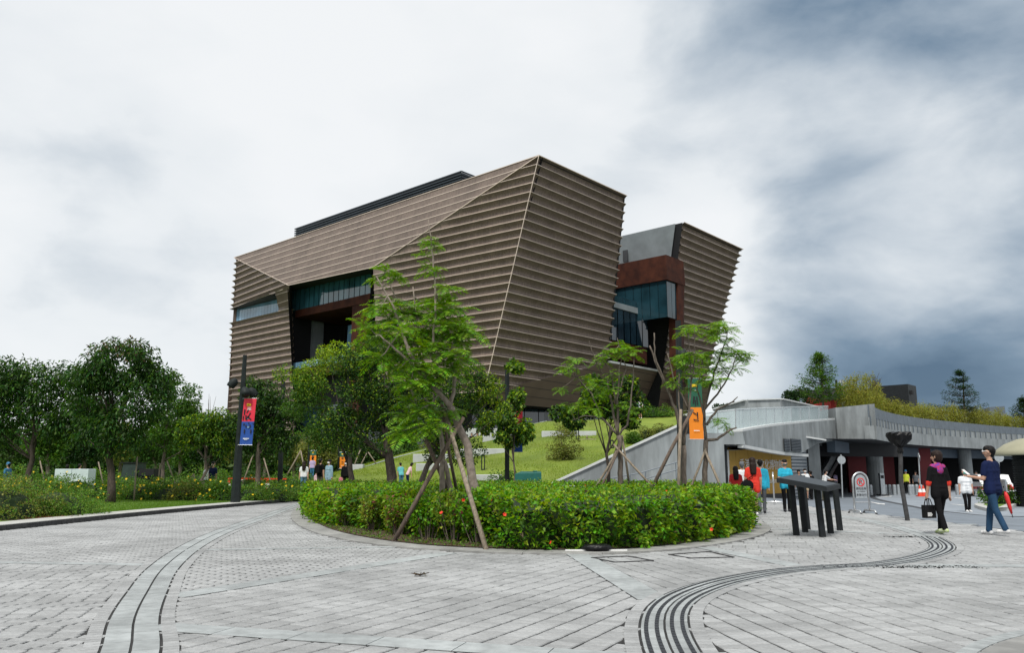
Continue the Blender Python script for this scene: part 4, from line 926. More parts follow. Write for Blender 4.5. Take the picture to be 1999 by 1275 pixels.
# ------------------------------------------------------------------ lamp posts with banners
def lamp_post(base, top, r0, r1, label, heads=(), group='dark street lamp posts'):
    t = thing('street_lamp', label, 'street lamp', base, group); base, top = Vector(base), Vector(top)
    mb = MB(); mb.tube([base + Vector((0, 0, -.03)), base.lerp(top, .1), base.lerp(top, .5), top], [r0, r0 * .92, (r0 + r1) / 2, r1], 6); mb.build('pole', 'post_metal', t)
    for h in heads:
        h = Vector(h); m_ = MB(); ax = base.lerp(top, (h.z - base.z) / (top.z - base.z))
        d = Vector((h.x - ax.x, h.y - ax.y, 0)); d = d.normalized() if d.length > .01 else Vector((0, -1, 0))
        m_.tube([ax, h + Vector((0, 0, .05))], .03, 6)
        arm = m_.build('arm', 'post_metal', t); m_ = MB()
        m_.tube([h - d * .10 + Vector((0, 0, .12)), h - d * .06 + Vector((0, 0, .10)), h + d * .03 + Vector((0, 0, .03)), h + d * .13 + Vector((0, 0, -.09)), h + d * .17 + Vector((0, 0, -.15))], [.03, .12, .17, .165, .15], 12); m_.build('lamp_head', 'post_metal', t, smooth=True)
    return t
def banner(lamp, p0, wdt, hgt, m1, m2, strokes, tilt=0.0, label=None, k=.5):
    """two-colour banner hung from a lamp post; p0 = upper corner next to the pole"""
    t = thing('banner', label, 'banner', Vector(p0) - Vector((0, 0, hgt)), 'street banners on lamp posts')
    p0 = Vector(p0); dx = Vector((1, 0, 0)); dz = Vector((tilt, 0, -1)); mz = -hgt * k
    def Q(x, z, off=0): return p0 + dx * x * wdt + dz * (z * hgt) + Vector((0, -off, 0))
    mb = MB(); n = 8
    for i in range(n):
        a, c = k * i / n, k * (i + 1) / n; bul = [.012 * math.sin(math.pi * q * 1.6) for q in (a, c)]
        mb.quad(Q(0, c, bul[1]), Q(1, c, bul[1]), Q(1, a, bul[0]), Q(0, a, bul[0]), 0)
        a, c = k + (1 - k) * i / n, k + (1 - k) * (i + 1) / n; bul = [.012 * math.sin(math.pi * q * 1.6) for q in (a, c)]
        mb.quad(Q(0, c, bul[1]), Q(1, c, bul[1]), Q(1, a, bul[0]), Q(0, a, bul[0]), 1)
    cloth = mb.build('cloth', [m1, m2], t)
    for mname, segs in strokes.items():
        mb = MB()
        for (xa, za, xb, zb, wd) in segs:
            a, c = Q(xa, za, .03), Q(xb, zb, .03); d = (c - a); n_ = Vector((-d.z, 0, d.x)).normalized() * wd * wdt
            mb.quad(a - n_, c - n_ * .7, c + n_ * .7, a + n_)
        mb.build('print', mname, cloth)['kind'] = 'stuff'
    for z in (0, 1): mb = MB(); mb.tube([Q(-.12, z), Q(1.04, z)], .009, 6); mb.build('bracket', 'galv', t)
    return t
S_RB = {'gold': [(.28, .14, .62, .14, .11)], 'white_paint': [(.33, .145, .5, .145, .03), (.36, .20, .66, .20, .022), (.36, .225, .66, .225, .022), (.36, .25, .68, .25, .022), (.25, .865, .74, .865, .035), (.36, .89, .62, .89, .016)],
        'ink': [(.16, .24, .15, .36, .065), (.45, .25, .33, .32, .05), (.10, .38, .10, .47, .05), (.30, .36, .30, .46, .055), (.64, .31, .5, .40, .05), (.48, .38, .36, .47, .05), (.5, .41, .75, .465, .06),
                (.24, .54, .16, .58, .05), (.55, .525, .62, .545, .05), (.9, .55, .99, .54, .05), (.38, .57, .38, .63, .055), (.72, .57, .71, .63, .055), (.30, .67, .29, .755, .055), (.82, .67, .80, .755, .055)],
        'pale_glass': [(.52, .40, .42, .45, .06), (.58, .605, .56, .64, .09)]}
S_GO = {'gold': [(.28, .12, .62, .12, .11)], 'white_paint': [(.36, .20, .62, .20, .022), (.3, .86, .72, .86, .03)],
        'ink': [(.42, .30, .34, .42, .06), (.6, .30, .66, .44, .05), (.5, .36, .5, .46, .05), (.3, .56, .55, .60, .04), (.6, .56, .62, .68, .05), (.3, .68, .7, .70, .04)]}
lb = at(459, 985, 31.2); ltp = at(475, 692, 31.0)
lamp_post((lb.x, 31.2, .05), (ltp.x, 31.2, ltp.z), .185, .075, 'tall tapered dark lamp post with three heads and red-blue banner by kerb',
          [at(458, 748, 31.2), at(478, 765, 30.9), at(490, 766, 31.4)])
bp = at(477, 778, 31.0); banner(None, bp, at(501, 778, 31).x - bp.x, bp.z - at(477, 869, 31).z, 'banner_red', 'banner_blue', S_RB, -.045, 'red over blue banner with black brush characters hung from tall lamp post')
p = gp(547, 962); p2 = at(553, 745, 39)
lamp_post((at(546, 960, 39).x, 39, .0), (p2.x, 39, p2.z), .14, .09, 'plain dark lamp post standing behind the leafy street tree')
p = at(990, 940, 37.5); p2 = at(990, 715, 37.5)
lamp_post((p.x, 37.5, 0), (p2.x, 37.5, p2.z), .13, .115, 'thick dark lamp post beside the teal box with leaf-draped top', [at(998, 800, 37.3)])
bp = at(1000, 802, 37.6); banner(None, bp, at(1020, 802, 37.6).x - bp.x, bp.z - at(1000, 883, 37.6).z, 'banner_red', 'banner_blue', S_RB, 0, 'red over blue banner half hidden by leaves near the teal box')
p = at(1329, 950, 30); p2 = at(1324, 626, 30)
lamp_post((p.x, 30, 0), (p2.x, 30, p2.z), .145, .11, 'tall dark lamp post with green-orange banner before the concrete wall', [at(1331, 690, 29.7), at(1336, 697, 30.3)])
bp = at(1342, 739, 29.8); banner(None, bp, at(1369, 739, 29.8).x - bp.x, bp.z - at(1342, 858, 29.8).z, 'banner_green', 'banner_orange', S_GO, 0, 'green over orange banner among bare jacaranda branches', .48)
for u, v, y, lab in ((606, 892, 60, 'small green and orange banner in shade under distant trees'), (664, 895, 66, 'orange banner deep in shade beyond the slope parapet')):
    bp = at(u, v - 12, y); banner(None, bp, .45, bp.z - at(u, v + 20, y).z, 'banner_green', 'banner_orange', S_GO, 0, lab, .3)
    mb = MB(); mb.tube([(bp.x - .12, y + .05, 0), (bp.x - .12, y + .05, bp.z + .6)], .08, 8); o = mb.build('street_lamp', 'post_metal', base=(bp.x - .12, y + .05, 0)); tag(o, 'thin dark pole carrying the ' + lab.split(' in ')[0].split(' deep')[0] + (' by the path' if u < 650 else ' beyond the parapet'), 'pole', 'dark street lamp posts')
# wrapped uplight post at the road edge
wb = gp(1772, 1017); wt = at(1758, 878, wb.y)
t = thing('wrapped_lamp', 'grey post with its bowl-shaped head wrapped in black plastic sheeting', 'street lamp', (wb.x, wb.y, 0))
mb = MB(); mb.tube([(wb.x, wb.y, -.02), (wb.x - .09, wb.y, 1.0), (wt.x, wb.y, wt.z)], [.062, .058, .055], 8); mb.build('pole', 'drain', t)
hb = at(1757, 870, wb.y); mb = MB(); seg = 26; prof = [(.05, -.16), (.075, -.10), (.065, -.02), (.05, .02), (.17, .10), (.27, .20), (.315, .33), (.30, .40), (.18, .41), (.06, .40)]
i0 = len(mb.v)
for k, (r, z) in enumerate(prof):
    for j in range(seg):
        a = 2 * math.pi * j / seg; rr = r * (1 + .09 * math.sin(a * 5 + k) + .05 * math.sin(a * 11 + 2 * k)); mb.v.append((hb.x + rr * math.cos(a), hb.y + rr * math.sin(a), hb.z - .06 + z + .02 * math.sin(a * 6 + k)))
for k in range(len(prof) - 1):
    for j in range(seg): a = i0 + k * seg + j; c = i0 + k * seg + (j + 1) % seg; mb.f.append((a, c, c + seg, a + seg)); mb.m.append(0)
mb.f.append(tuple(i0 + (len(prof) - 1) * seg + j for j in range(seg))); mb.m.append(0)
mb.build('plastic_wrap', 'plastic_black', t)
# ------------------------------------------------------------------ information table on six posts
it = thing('information_table', 'tilted dark metal information table on six square posts', 'information panel', (6.2, 16.8, 0))
feet = [gp(1555, 1046), gp(1606, 1049), gp(1572, 1039.5), gp(1622, 1042), gp(1577, 1034), gp(1640, 1036)]
c0, c1, c2, c3 = at(1516, 938, 15.8), at(1614, 956, 15.6), at(1641, 950, 17.0), at(1552, 931, 17.3)
for f in feet:
    mb = MB(); nn_ = (c1 - c0).cross(c3 - c0); tz_ = c0.z - (nn_.x * (f.x - .05 - c0.x) + nn_.y * (f.y - c0.y)) / nn_.z - .03
    mb.bar((f.x, f.y, -.01), (f.x - .05, f.y, tz_), .10, .10); mb.build('leg', 'dark_metal', it)
up = Vector((0, 0, .045)); mb = MB(); mb.hexa([c0 - up, c1 - up, c2 - up, c3 - up, c0 + up, c1 + up, c2 + up, c3 + up]); mb.build('table_top', 'dark_metal', it)
ins = [a.lerp((c0 + c1 + c2 + c3) / 4, .08) + Vector((0, 0, .052)) for a in (c0, c1, c2, c3)]; mb = MB(); mb.poly(ins); mb.poly([q - Vector((0, 0, .01)) for q in ins][::-1]); mb.build('map_plate', 'mullion', it)
# ------------------------------------------------------------------ stainless no-parking stands
def noparking(base, rz_, label):
    t = thing('no_parking_sign', label, 'sign', base, 'stainless no-parking stands'); B = Vector(base); X = Vector((math.cos(rz_), math.sin(rz_), 0)); Y = Vector((-X.y, X.x, 0))
    def P(x, z, y=0): return B + X * x + Y * y + Vector((0, 0, z))
    w_ = .25; arc = [P(-w_ * math.cos(a), .98 + .26 * math.sin(a)) for a in np.linspace(0, math.pi, 13)]
    mb = MB(); mb.tube([P(-w_, .06)] + arc + [P(w_, .06)], .032, 8); mb.build('hoop', 'steel', t, smooth=True)
    mb = MB(); mb.tube([P(-w_, .34), P(w_, .34)], .016, 6); mb.build('crossbar', 'steel', t)
    for x in (-w_, w_):
        mb = MB(); mb.tube([P(x - .0, .02, -.34), P(x, .09, -.27), P(x, .10, 0), P(x, .09, .27), P(x, .02, .34)], .028, 8); f = mb.build('foot', 'steel', t, smooth=True)
        for y in (-.34, .34): mb = MB(); mb.tube([P(x, 0, y), P(x, .03, y)], .034, 8); mb.build('rubber_tip', 'tyre', f)
    pl = [P(-.185, .46, -.02), P(.185, .46, -.02), P(.185, .98, -.02)] + [P(.185 * math.cos(a), .98 + .2 * math.sin(a), -.02) for a in np.linspace(.15, math.pi - .15, 10)] + [P(-.185, .98, -.02)]
    mb = MB(); mb.poly(pl); mb.poly([q + Y * .03 for q in pl][::-1]); pnl = mb.build('plate', 'galv', t)
    mb = MB(); c = (0, .95)
    for k in range(24):
        a, b_ = 2 * math.pi * k / 24, 2 * math.pi * (k + 1) / 24
        mb.quad(*[P(c[0] + r * math.cos(q), c[1] + r * math.sin(q), -.026) for q, r in ((a, .10), (a, .13), (b_, .13), (b_, .10))])
    mb.quad(P(-.085, 1.02, -.026), P(-.07, 1.04, -.026), P(.085, .88, -.026), P(.07, .86, -.026)); mb.build('ring', 'sign_red', pnl)
    text('P', .2, P(-.06, .88, -.024), X, 'ink', pnl, thick=.001)
    text('請勿泊車', .085, P(0, .72, -.024), X, 'ink', pnl, align='CENTER', thick=.001); text('NO PARKING', .045, P(0, .65, -.024), X, 'ink', pnl, align='CENTER', thick=.001); text('多謝合作', .085, P(0, .53, -.024), X, 'ink', pnl, align='CENTER', thick=.001)
sp_ = gp(1684, 1003); noparking((sp_.x, sp_.y, 0), R(8), 'arched stainless no-parking stand with red circle beside the road edge')
sp_ = gp(1512, 985); noparking((sp_.x, sp_.y, 0), R(72), 'arched stainless stand seen edge-on before the yellow hoarding')
# ------------------------------------------------------------------ round traffic signs, bollards, cones
def roundsign(u, vb, vt, y, r, label, rz_=0):
    b_ = at(u, vb, y); tp = at(u - (u - 999) * .004, vt, y); t = thing('traffic_sign', label, 'traffic sign', (b_.x, y, rz(b_.x, y)), 'round traffic signs seen from behind')
    mb = MB(); mb.tube([(b_.x, y, rz(b_.x, y) - .02), (tp.x, y, tp.z)], .045, 8); mb.build('post', 'galv', t)
    mb = MB(); c = Vector((tp.x, y - .05, tp.z - r - .08)); M = Matrix.Rotation(rz_, 3, 'Z'); ring = [c + M @ Vector((r * math.cos(a), 0, r * math.sin(a))) for a in np.linspace(0, 2 * math.pi, 28, endpoint=False)]
    mb.poly(ring); mb.poly([q + M @ Vector((0, .03, 0)) for q in ring][::-1])
    for i in range(28): mb.quad(ring[i], ring[(i + 1) % 28], ring[(i + 1) % 28] + M @ Vector((0, .03, 0)), ring[i] + M @ Vector((0, .03, 0)))
    mb.build('disc', 'galv', t)
roundsign(1644, 963, 888, 50, .25, 'round grey sign back on a post beside the escalator')
roundsign(1796, 955, 885, 54, .25, 'round sign turned edge-on above the traffic cones', R(75))
roundsign(1952, 962, 881, 46, .27, 'round grey sign back on a post by the beige dome roof')
def bollard(u, y, k):
    x = at(u, 950, y).x; z = rz(x, y); mb = MB(); mb.lathe((x, y, z), [(.13, -.02), (.13, .62), (.115, .70), (.06, .73)], 14)
    o = mb.build('bollard', 'galv', base=(x, y, z), smooth=False); tag(o, 'short round stainless bollard in the row before the undercroft', 'bollard', 'stainless bollards across the undercroft')
for k, u in enumerate((1699, 1728, 1736, 1745, 1753, 1761, 1776, 1781, 1789, 1797, 1812, 1828, 1846, 1868, 1905, 1914, 1925)): bollard(u, 57 + (k % 3) * .25, k)
def cone(u, y, label, h=.75, z=None):
    x = at(u, 950, y).x; z = rz(x, y) if z is None else z; t = thing('traffic_cone', label, 'traffic cone', (x, y, z), 'red and white traffic cones')
    mb = MB(); mb.box((x, y, z + .03), (.42 * h / .75, .42 * h / .75, .06)); mb.build('base', 'cone_red', t)
    s = h / .75; mb = MB(); mb.lathe((x, y, z + .05 * s), [(.17 * s, 0), (.13 * s, .22 * s)], 14); mb.build('cone', 'cone_red', t)
    mb = MB(); mb.lathe((x, y, z + .272 * s), [(.131 * s, 0), (.085 * s, .22 * s)], 14); mb.build('reflective_sleeve', 'white_paint', t)
    mb = MB(); mb.lathe((x, y, z + .494 * s), [(.084 * s, 0), (.03 * s, .24 * s)], 14); mb.build('tip', 'cone_red', t)
cone(1795, 53.6, 'red and white traffic cone with dark top at sign foot'); cone(1802, 53.8, 'red and white traffic cone touching its darker neighbour')
cone(446, 44, 'orange and white cone behind the tall lamp post', .9, .05); cone(522, 46, 'orange and white cone holding red tape among the shrubs', .9, .05)
mb = MB(); a, c = at(447, 935, 44), at(560, 936, 46); mb.hexa([a + Vector((0, 0, -.04)), c + Vector((0, 0, -.04)), c + Vector((0, .02, -.04)), a + Vector((0, .02, -.04)), a + Vector((0, 0, .05)), c + Vector((0, 0, .05)), c + Vector((0, .02, .05)), a + Vector((0, .02, .05))])
o = mb.build('barrier_tape', 'cone_red', base=(a.x, a.y, .05)); tag(o, 'red barrier tape strung between two orange cones', 'tape')
for u, v in ((500, 934), (470, 936)):
    p = at(u, v, 45); mb = MB(); mb.box((p.x, 44.93, p.z), (.5, .03, .1)); mb.build('white_stripe', 'white_paint', o)
tp_ = thing('ticket_post', 'slim dark ticket post standing before the concrete column', 'post', (at(1722, 950, 55).x, 55, -.32))
mb = MB(); p = at(1722, 950, 55); mb.bevel_box((p.x, 55, .45), (.28, .28, 1.5), .02); mb.build('body', 'galv', tp_); mb = MB(); mb.box((p.x, 55, -.28), (.6, .6, .1)); mb.build('base', 'drain', tp_); mb = MB(); mb.box((p.x, 54.85, .95), (.2, .02, .2)); mb.build('screen', 'void', tp_)
# ------------------------------------------------------------------ domed vent hut with grass island
hx = at(2037, 885, 37.5).x; hy = 37.5
isl = Curve([gpr(2120, 985), gpr(1999, 984), (at(1950, 978, 33).x, 33), (at(1915, 970, 35.5).x, 35.5), (at(1912, 964, 38.5).x, 38.5), (at(1960, 960, 41).x, 41), (at(2100, 958, 42).x, 42)])
ik = thing('island_kerb', 'pale kerb around the small grass island by the dome hut', 'kerb', (*isl.at(isl.L / 2), -.32)); n = 14
for i in range(n):
    t0, t1 = isl.L * i / n + .01, isl.L * (i + 1) / n - .01; mb = MB()
    a, c, d, e_ = isl.at(t0, -.18), isl.at(t1, -.18), isl.at(t1, .18), isl.at(t0, .18)
    P = [a, c, d, e_]; ar = sum(P[i_][0] * P[(i_ + 1) % 4][1] - P[(i_ + 1) % 4][0] * P[i_][1] for i_ in range(4)); P = P if ar > 0 else P[::-1]
    mb.hexa([(*q, -.4) for q in P] + [(*q, -.18) for q in P]); mb.build('kerb_stone', 'pale_kerb', ik)
mb = MB(); mb.poly([(*isl.at(t_), -.2) for t_ in np.linspace(0, isl.L, 30)]); struct(mb.build('island_lawn', 'turf'))
hut = thing('dome_hut', 'round dark ribbed vent hut under a beige dome roof', 'hut', (hx, hy, -.25))
mb = MB(); mb.lathe((hx, hy, -.3), [(1.25, 0), (1.25, 2.6)], 28); body = mb.build('body', 'void', hut)
for i in range(24): mb = MB(); mb.lathe((hx, hy, -.1 + i * .105), [(1.25, 0), (1.30, .02), (1.30, .05), (1.25, .07)], 28); mb.build('rib', 'dark_metal', body)
mb = MB(); mb.lathe((hx, hy, 0), [(1.3, 2.2), (2.0, 2.02), (2.05, 2.06), (1.9, 2.28), (1.55, 2.55), (1.0, 2.78), (.4, 2.88), (.02, 2.9)], 36); mb.build('dome', 'beige_roof', hut, smooth=True)
# ------------------------------------------------------------------ taxi glimpsed behind
def car(cx, cy, z, rz_):
    t = thing('parked_car', 'white and red car parked behind the dome hut', 'car', (cx, cy, z)); M = Matrix.Rotation(rz_, 3, 'Z'); C = Vector((cx, cy, z))
    prof = [(-2.15, .35), (-2.15, .85), (-1.75, .95), (-1.15, 1.42), (.45, 1.45), (1.1, .98), (2.0, .88), (2.2, .6), (2.2, .35)]
    def ext(P, w0, m): 
        mb = MB(); L_ = [C + M @ Vector((x, -w0, z_)) for x, z_ in P]; R_ = [C + M @ Vector((x, w0, z_)) for x, z_ in P]; mb.poly(L_); mb.poly(R_[::-1])
        for i in range(len(P)): mb.quad(L_[i], R_[i], R_[(i + 1) % len(P)], L_[(i + 1) % len(P)])
        return mb
    body = ext(prof, .86, 0).build('body', 'car_white', t)
    ext([(-2.17, .52), (-2.17, .7), (2.22, .62), (2.22, .5)], .875, 0).build('stripe', 'car_red', body)
    ext([(-1.6, .98), (-1.08, 1.38), (.40, 1.40), (.98, .99)], .872, 0).build('window', 'dark_glass', body)
    for x in (-1.35, 1.35):
        for y in (-.86, .86):
            a, b_ = C + M @ Vector((x, y - .1, .33)), C + M @ Vector((x, y + .1, .33)); mb = MB(); mb.tube([a, b_], .33, 16); wl = mb.build('wheel', 'tyre', t)
            mb = MB(); mb.tube([a + (a - b_) * .02, b_ + (b_ - a) * .02], .2, 12); mb.build('rim', 'galv', wl)
    for y in (-.6, .6): mb = MB(); mb.box(C + M @ Vector((-2.17, y, .75)), (.05, .35, .14), rz_); mb.build('tail_light', 'sign_red', t)
car(at(1950, 940, 52).x, 53, -.33, R(70))
# ------------------------------------------------------------------ benches and path lights on the slope
def bench(u0, u1, vt, vb, y, label, rzf=0.0):
    a, c = at(u0, vb, y), at(u1, vb, y); z0 = min(hz(a.x, y), hz(c.x, y)); ztop_ = max(at(u0, vt, y).z, max(hz(a.x, y), hz(c.x, y)) + .32)
    mb = MB(); mb.bevel_box(((a.x + c.x) / 2, y + .3, (z0 - .15 + ztop_) / 2), (c.x - a.x, .7, ztop_ - z0 + .15), .03, rzf)
    o = mb.build('bench', 'pale_concrete', base=((a.x + c.x) / 2, y, z0)); tag(o, label, 'bench', 'long concrete benches on the grass slope')
bench(1058, 1165, 886, 897, 62, 'longest concrete bench on slope where one man sits')
bench(942, 1020, 876, 885, 65, 'concrete bench behind the dark lamp post on the slope')
bench(887, 985, 898, 909, 57, 'concrete bench behind the path light on the slope'); bench(806, 880, 900, 909, 57.5, 'concrete bench left of the path-light bench on slope')
bench(812, 882, 911, 923, 52, 'lower concrete bench partly behind the jacaranda trunks'); bench(912, 980, 935, 943, 46, 'lowest concrete bench just above the planter hedge')
bench(676, 708, 917, 926, 60, 'short concrete block at the foot of the sloping parapet')
bench(905, 975, 862, 872, 71, 'upper concrete bench where a row of people sits')
def pathlight(u, vt, vb, y, lab):
    a = at(u, vb, y); z = hz(a.x, y); h = at(u, vt, y).z - at(u, vb, y).z; t = thing('path_light', lab, 'path light', (a.x, y, z), 'dark path lights on the slope')
    for dx_ in (-.09, .09): mb = MB(); mb.box((a.x + dx_, y, z + h / 2 - .05), (.06, .2, h)); mb.build('upright', 'dark_metal', t)
    for zz in (.06, h - .06): mb = MB(); mb.box((a.x, y, z + zz), (.12, .19, .1)); mb.build('cross_piece', 'dark_metal', t)
pathlight(943, 892, 925, 50, 'dark two-legged path light below the slope benches'); pathlight(1128, 890, 912, 60, 'path light beside the end of the longest bench'); pathlight(1066, 812, 838, 74, 'path light near the slope crest by the undercroft')
pathlight(1195, 868, 886, 56, 'path light half hidden behind the ramp wall')
tb = thing('teal_box', 'low teal equipment box beside the thick lamp post', 'cabinet', (at(1031, 940, 36).x, 36, 0)); p0_, p1_ = at(1005, 940, 36), at(1057, 940, 36); zt_ = at(1030, 925, 36).z
mb = MB(); mb.hexa([(p0_.x, 36, 0), (p1_.x, 36, 0), (p1_.x, 37.2, 0), (p0_.x, 37.2, 0), (p0_.x, 36, zt_ - .02), (p1_.x, 36, zt_ + .03), (p1_.x, 37.2, zt_ + .1), (p0_.x + .3, 37.2, zt_ + .1)]); mb.build('body', 'teal_paint', tb)
mb = MB(); mb.bevel_box((p1_.x - .25, 36.9, zt_ + .1), (.2, .2, .06), .01); mb.build('lid_handle', 'teal_paint', tb)
# ------------------------------------------------------------------ cabinets in the garden
cw_ = thing('white_cabinet', 'pale blue-white utility cabinet standing in the flower bed', 'cabinet', (at(136, 950, 44).x, 44, .05)); p0_, p1_ = at(105, 940, 44), at(171, 940, 44); zt_ = at(130, 916, 44).z
for i in range(2):
    xa, xb = p0_.x + (p1_.x - p0_.x) * i / 2 + .01, p0_.x + (p1_.x - p0_.x) * (i + 1) / 2 - .01; mb = MB(); mb.bevel_box(((xa + xb) / 2, 44.4, (zt_ + .05) / 2), (xb - xa, .8, zt_ - .05), .02); d_ = mb.build('door_leaf', 'cabinet_white', cw_)
    mb = MB(); mb.box((xb - .12, 43.97, zt_ * .55), (.04, .05, .16)); mb.build('handle', 'galv', d_)
cd = thing('dark_cabinet', 'dark green louvred equipment housing behind the yellow flowers', 'cabinet', (at(262, 940, 42).x, 42, .05)); p0_, p1_, p2_ = at(232, 940, 42), at(266, 940, 42), at(296, 940, 42); zt_ = at(250, 905, 42).z
mb = MB(); mb.hexa([(p0_.x, 42, 0), (p1_.x, 42, 0), (p1_.x, 43, 0), (p0_.x, 43, 0), (p0_.x + .15, 42, zt_), (p1_.x, 42, zt_), (p1_.x, 43, zt_), (p0_.x + .15, 43, zt_)]); mb.build('housing', 'cabinet_dark', cd)
mb = MB(); mb.box(((p0_.x + p1_.x) / 2, 42.5, zt_ + .03), (p1_.x - p0_.x + .06, 1.1, .05)); mb.build('lid', 'dark_metal', cd)
mb = MB(); mb.box(((p1_.x + p2_.x) / 2 + .05, 42.5, zt_ * .42), (p2_.x - p1_.x, .9, zt_ * .84)); g_ = mb.build('louvre_box', 'void', cd)
for i in range(8): mb = MB(); mb.bar((p1_.x + .1, 42.0, .18 + i * .13), (p2_.x, 42.0, .18 + i * .13), .05, .05); mb.build('louvre_blade', 'dark_metal', g_)
# ------------------------------------------------------------------ small things on the paving
p = gp(1165, 1079); sb = thing('sandbag', 'crumpled black plastic sandbag lying on the planter kerb', 'sandbag', (p.x, p.y, .02))
mb = MB(); i0 = 0
for k in range(9):
    for j in range(22):
        a = 2 * math.pi * j / 22; t_ = math.pi * (k + .5) / 9; n_ = 1 + .07 * math.sin(a * 4 + k * 1.7) + .05 * math.sin(a * 7 - k)
        mb.v.append((p.x + .24 * n_ * math.sin(t_) ** .6 * math.cos(a), p.y + .13 * n_ * math.sin(t_) ** .6 * math.sin(a), .075 + .06 * math.cos(t_) * n_))
for k in range(8):
    for j in range(22): a = k * 22 + j; c = k * 22 + (j + 1) % 22; mb.f.append((a, a + 22, c + 22, c)); mb.m.append(0)
mb.f.append(tuple(range(22))); mb.m.append(0); mb.f.append(tuple(reversed(range(8 * 22, 9 * 22)))); mb.m.append(0)
mb.build('bag', 'plastic_black', sb, smooth=True)
mb = MB(); mb.bar((p.x - .5, p.y - .02, .035), (p.x + .48, p.y - .02, .035), .03, .02); mb.build('white_batten', 'white_paint', sb)
p = gp(820, 1126); tw = MB()
for i in range(8): a = rng.uniform(0, 6.28); l_ = rng.uniform(.05, .14); tw.tube([(p.x, p.y, .012), (p.x + l_ * math.cos(a), p.y + l_ * math.sin(a) * .6, .02 + rng.uniform(0, .03))], .005, 5)
to = thing('fallen_twig', 'small fallen twig with withered leaves lying on the pavers', 'twig', (p.x, p.y, .004)); tw.build('stems', 'dark_bark', to)
n = 40; PV = np.column_stack([p.x + rng.normal(0, .05, n), p.y + rng.normal(0, .03, n), rng.uniform(.01, .04, n)]); aa = rng.uniform(0, 6.28, n); dd = np.column_stack([np.cos(aa), np.sin(aa), rng.normal(0, .2, n)]) * .025; ss = np.column_stack([-np.sin(aa), np.cos(aa), np.zeros(n)]) * .012
quadmesh('withered_leaves', np.stack([PV - dd, PV + ss, PV + dd, PV - ss], 1), 'leaf_brown', to)
p = at(1110, 948, 23); fl_ = thing('floodlight', 'small grey ground floodlight poking above the hedge top', 'light', (p.x, 23, 0)); mb = MB(); mb.bevel_box((p.x, 23, at(1110, 953, 23).z), (.36, .22, .14), .02); mb.build('housing', 'galv', fl_); mb = MB(); mb.tube([(p.x, 23, 0), (p.x, 23, at(1110, 955, 23).z)], .03, 6); mb.build('stem', 'galv', fl_)
# ------------------------------------------------------------------ vegetation
def unit(a): return a / np.maximum(np.linalg.norm(a, axis=-1, keepdims=True), 1e-9)
def leaves(P, D, L, Wd, flat=.6, fold=.12):
    """one bent diamond per leaf: P base points, D axis directions"""
    n = len(P); D = unit(D); up = unit(np.array([0, 0, 1.0]) + rng.normal(0, flat, (n, 3))); S = unit(np.cross(D, up)); Nn = np.cross(S, D)
    L = (L * rng.uniform(.65, 1.3, n))[:, None]; w_ = (Wd * rng.uniform(.7, 1.25, n))[:, None]
    mid = P + D * L * .45 + Nn * L * fold
    return np.stack([P, mid + S * w_, P + D * L - Nn * L * fold * .6, mid - S * w_], 1)
def clump_leaves(C, Rr, n, L, Wd, droop=.45, shell=.5, flat=.6):
    k = rng.choice(len(C), n, p=Rr ** 2 / np.sum(Rr ** 2)); d = unit(rng.normal(0, 1, (n, 3))); rad = Rr[k] * (shell + (1 - shell) * rng.uniform(0, 1, n) ** .5)
    P = C[k] + d * rad[:, None] * np.array([1, 1, .8]); D = d * .7 + rng.normal(0, .45, (n, 3)); D[:, 2] -= droop
    return leaves(P, D, L, Wd, flat), k
def blobs_clumps(blobs, Y, per=14, cr=.42, ydep=.85):
    C = []; Rr = []; W_ = []
    for bi, bl in enumerate(blobs):
        u, v, ru, rv = bl[:4]; y = Y + (bl[4] if len(bl) > 4 else 0); c = at(u, v, y); rx, rz_ = ru * y / FP, rv * y / FP; ry = min(rx, rz_ * 1.3) * ydep
        n = max(4, int(per * (rx * ry * rz_) ** (2 / 3) / .6))
        d = unit(rng.normal(0, 1, (n, 3))); r = rng.uniform(.35, 1, n)[:, None] ** .6
        pts = np.array(c) + d * r * np.array([rx, ry, rz_]) * .92
        C.append(pts); Rr.append(cr * rng.uniform(.6, 1.25, n)); W_ += [bi] * n
    return np.concatenate(C), np.concatenate(Rr), np.array(W_)
def trunkmesh(parent, base, top, r0, r1, targets, barkm, seg=7, wob=.08, limbs=10, name='trunk'):
    base, top = Vector(base), Vector(top); mb = MB(); pts = []; rad = []
    for i in range(7):
        t = i / 6; p = base.lerp(top, t) + Vector((rng.normal(0, wob), rng.normal(0, wob), 0)) * (0 if i in (0,) else 1) * (1 - .3 * t); pts.append(p); rad.append(r0 * (1.25 if i == 0 else 1) * (1 - t) + r1 * t)
    mb.tube(pts, rad, seg)
    if len(targets):
        idx = rng.choice(len(targets), min(limbs, len(targets)), replace=False)
        for i in idx:
            q = Vector(targets[i]); t = rng.uniform(.5, .98); a = base.lerp(top, t); k = min(6, max(1, round(t * 6))); a = pts[k]; m_ = a.lerp(q, .5) + Vector((0, 0, -.12 * (q - a).length * rng.uniform(-.4, 1)))
            ra = rad[k] * rng.uniform(.35, .6); mb.tube([a, a.lerp(m_, .6), m_, m_.lerp(q, .6), q], [ra, ra * .8, ra * .6, ra * .4, ra * .15], 5)
    return mb.build(name, barkm, parent, smooth=True)
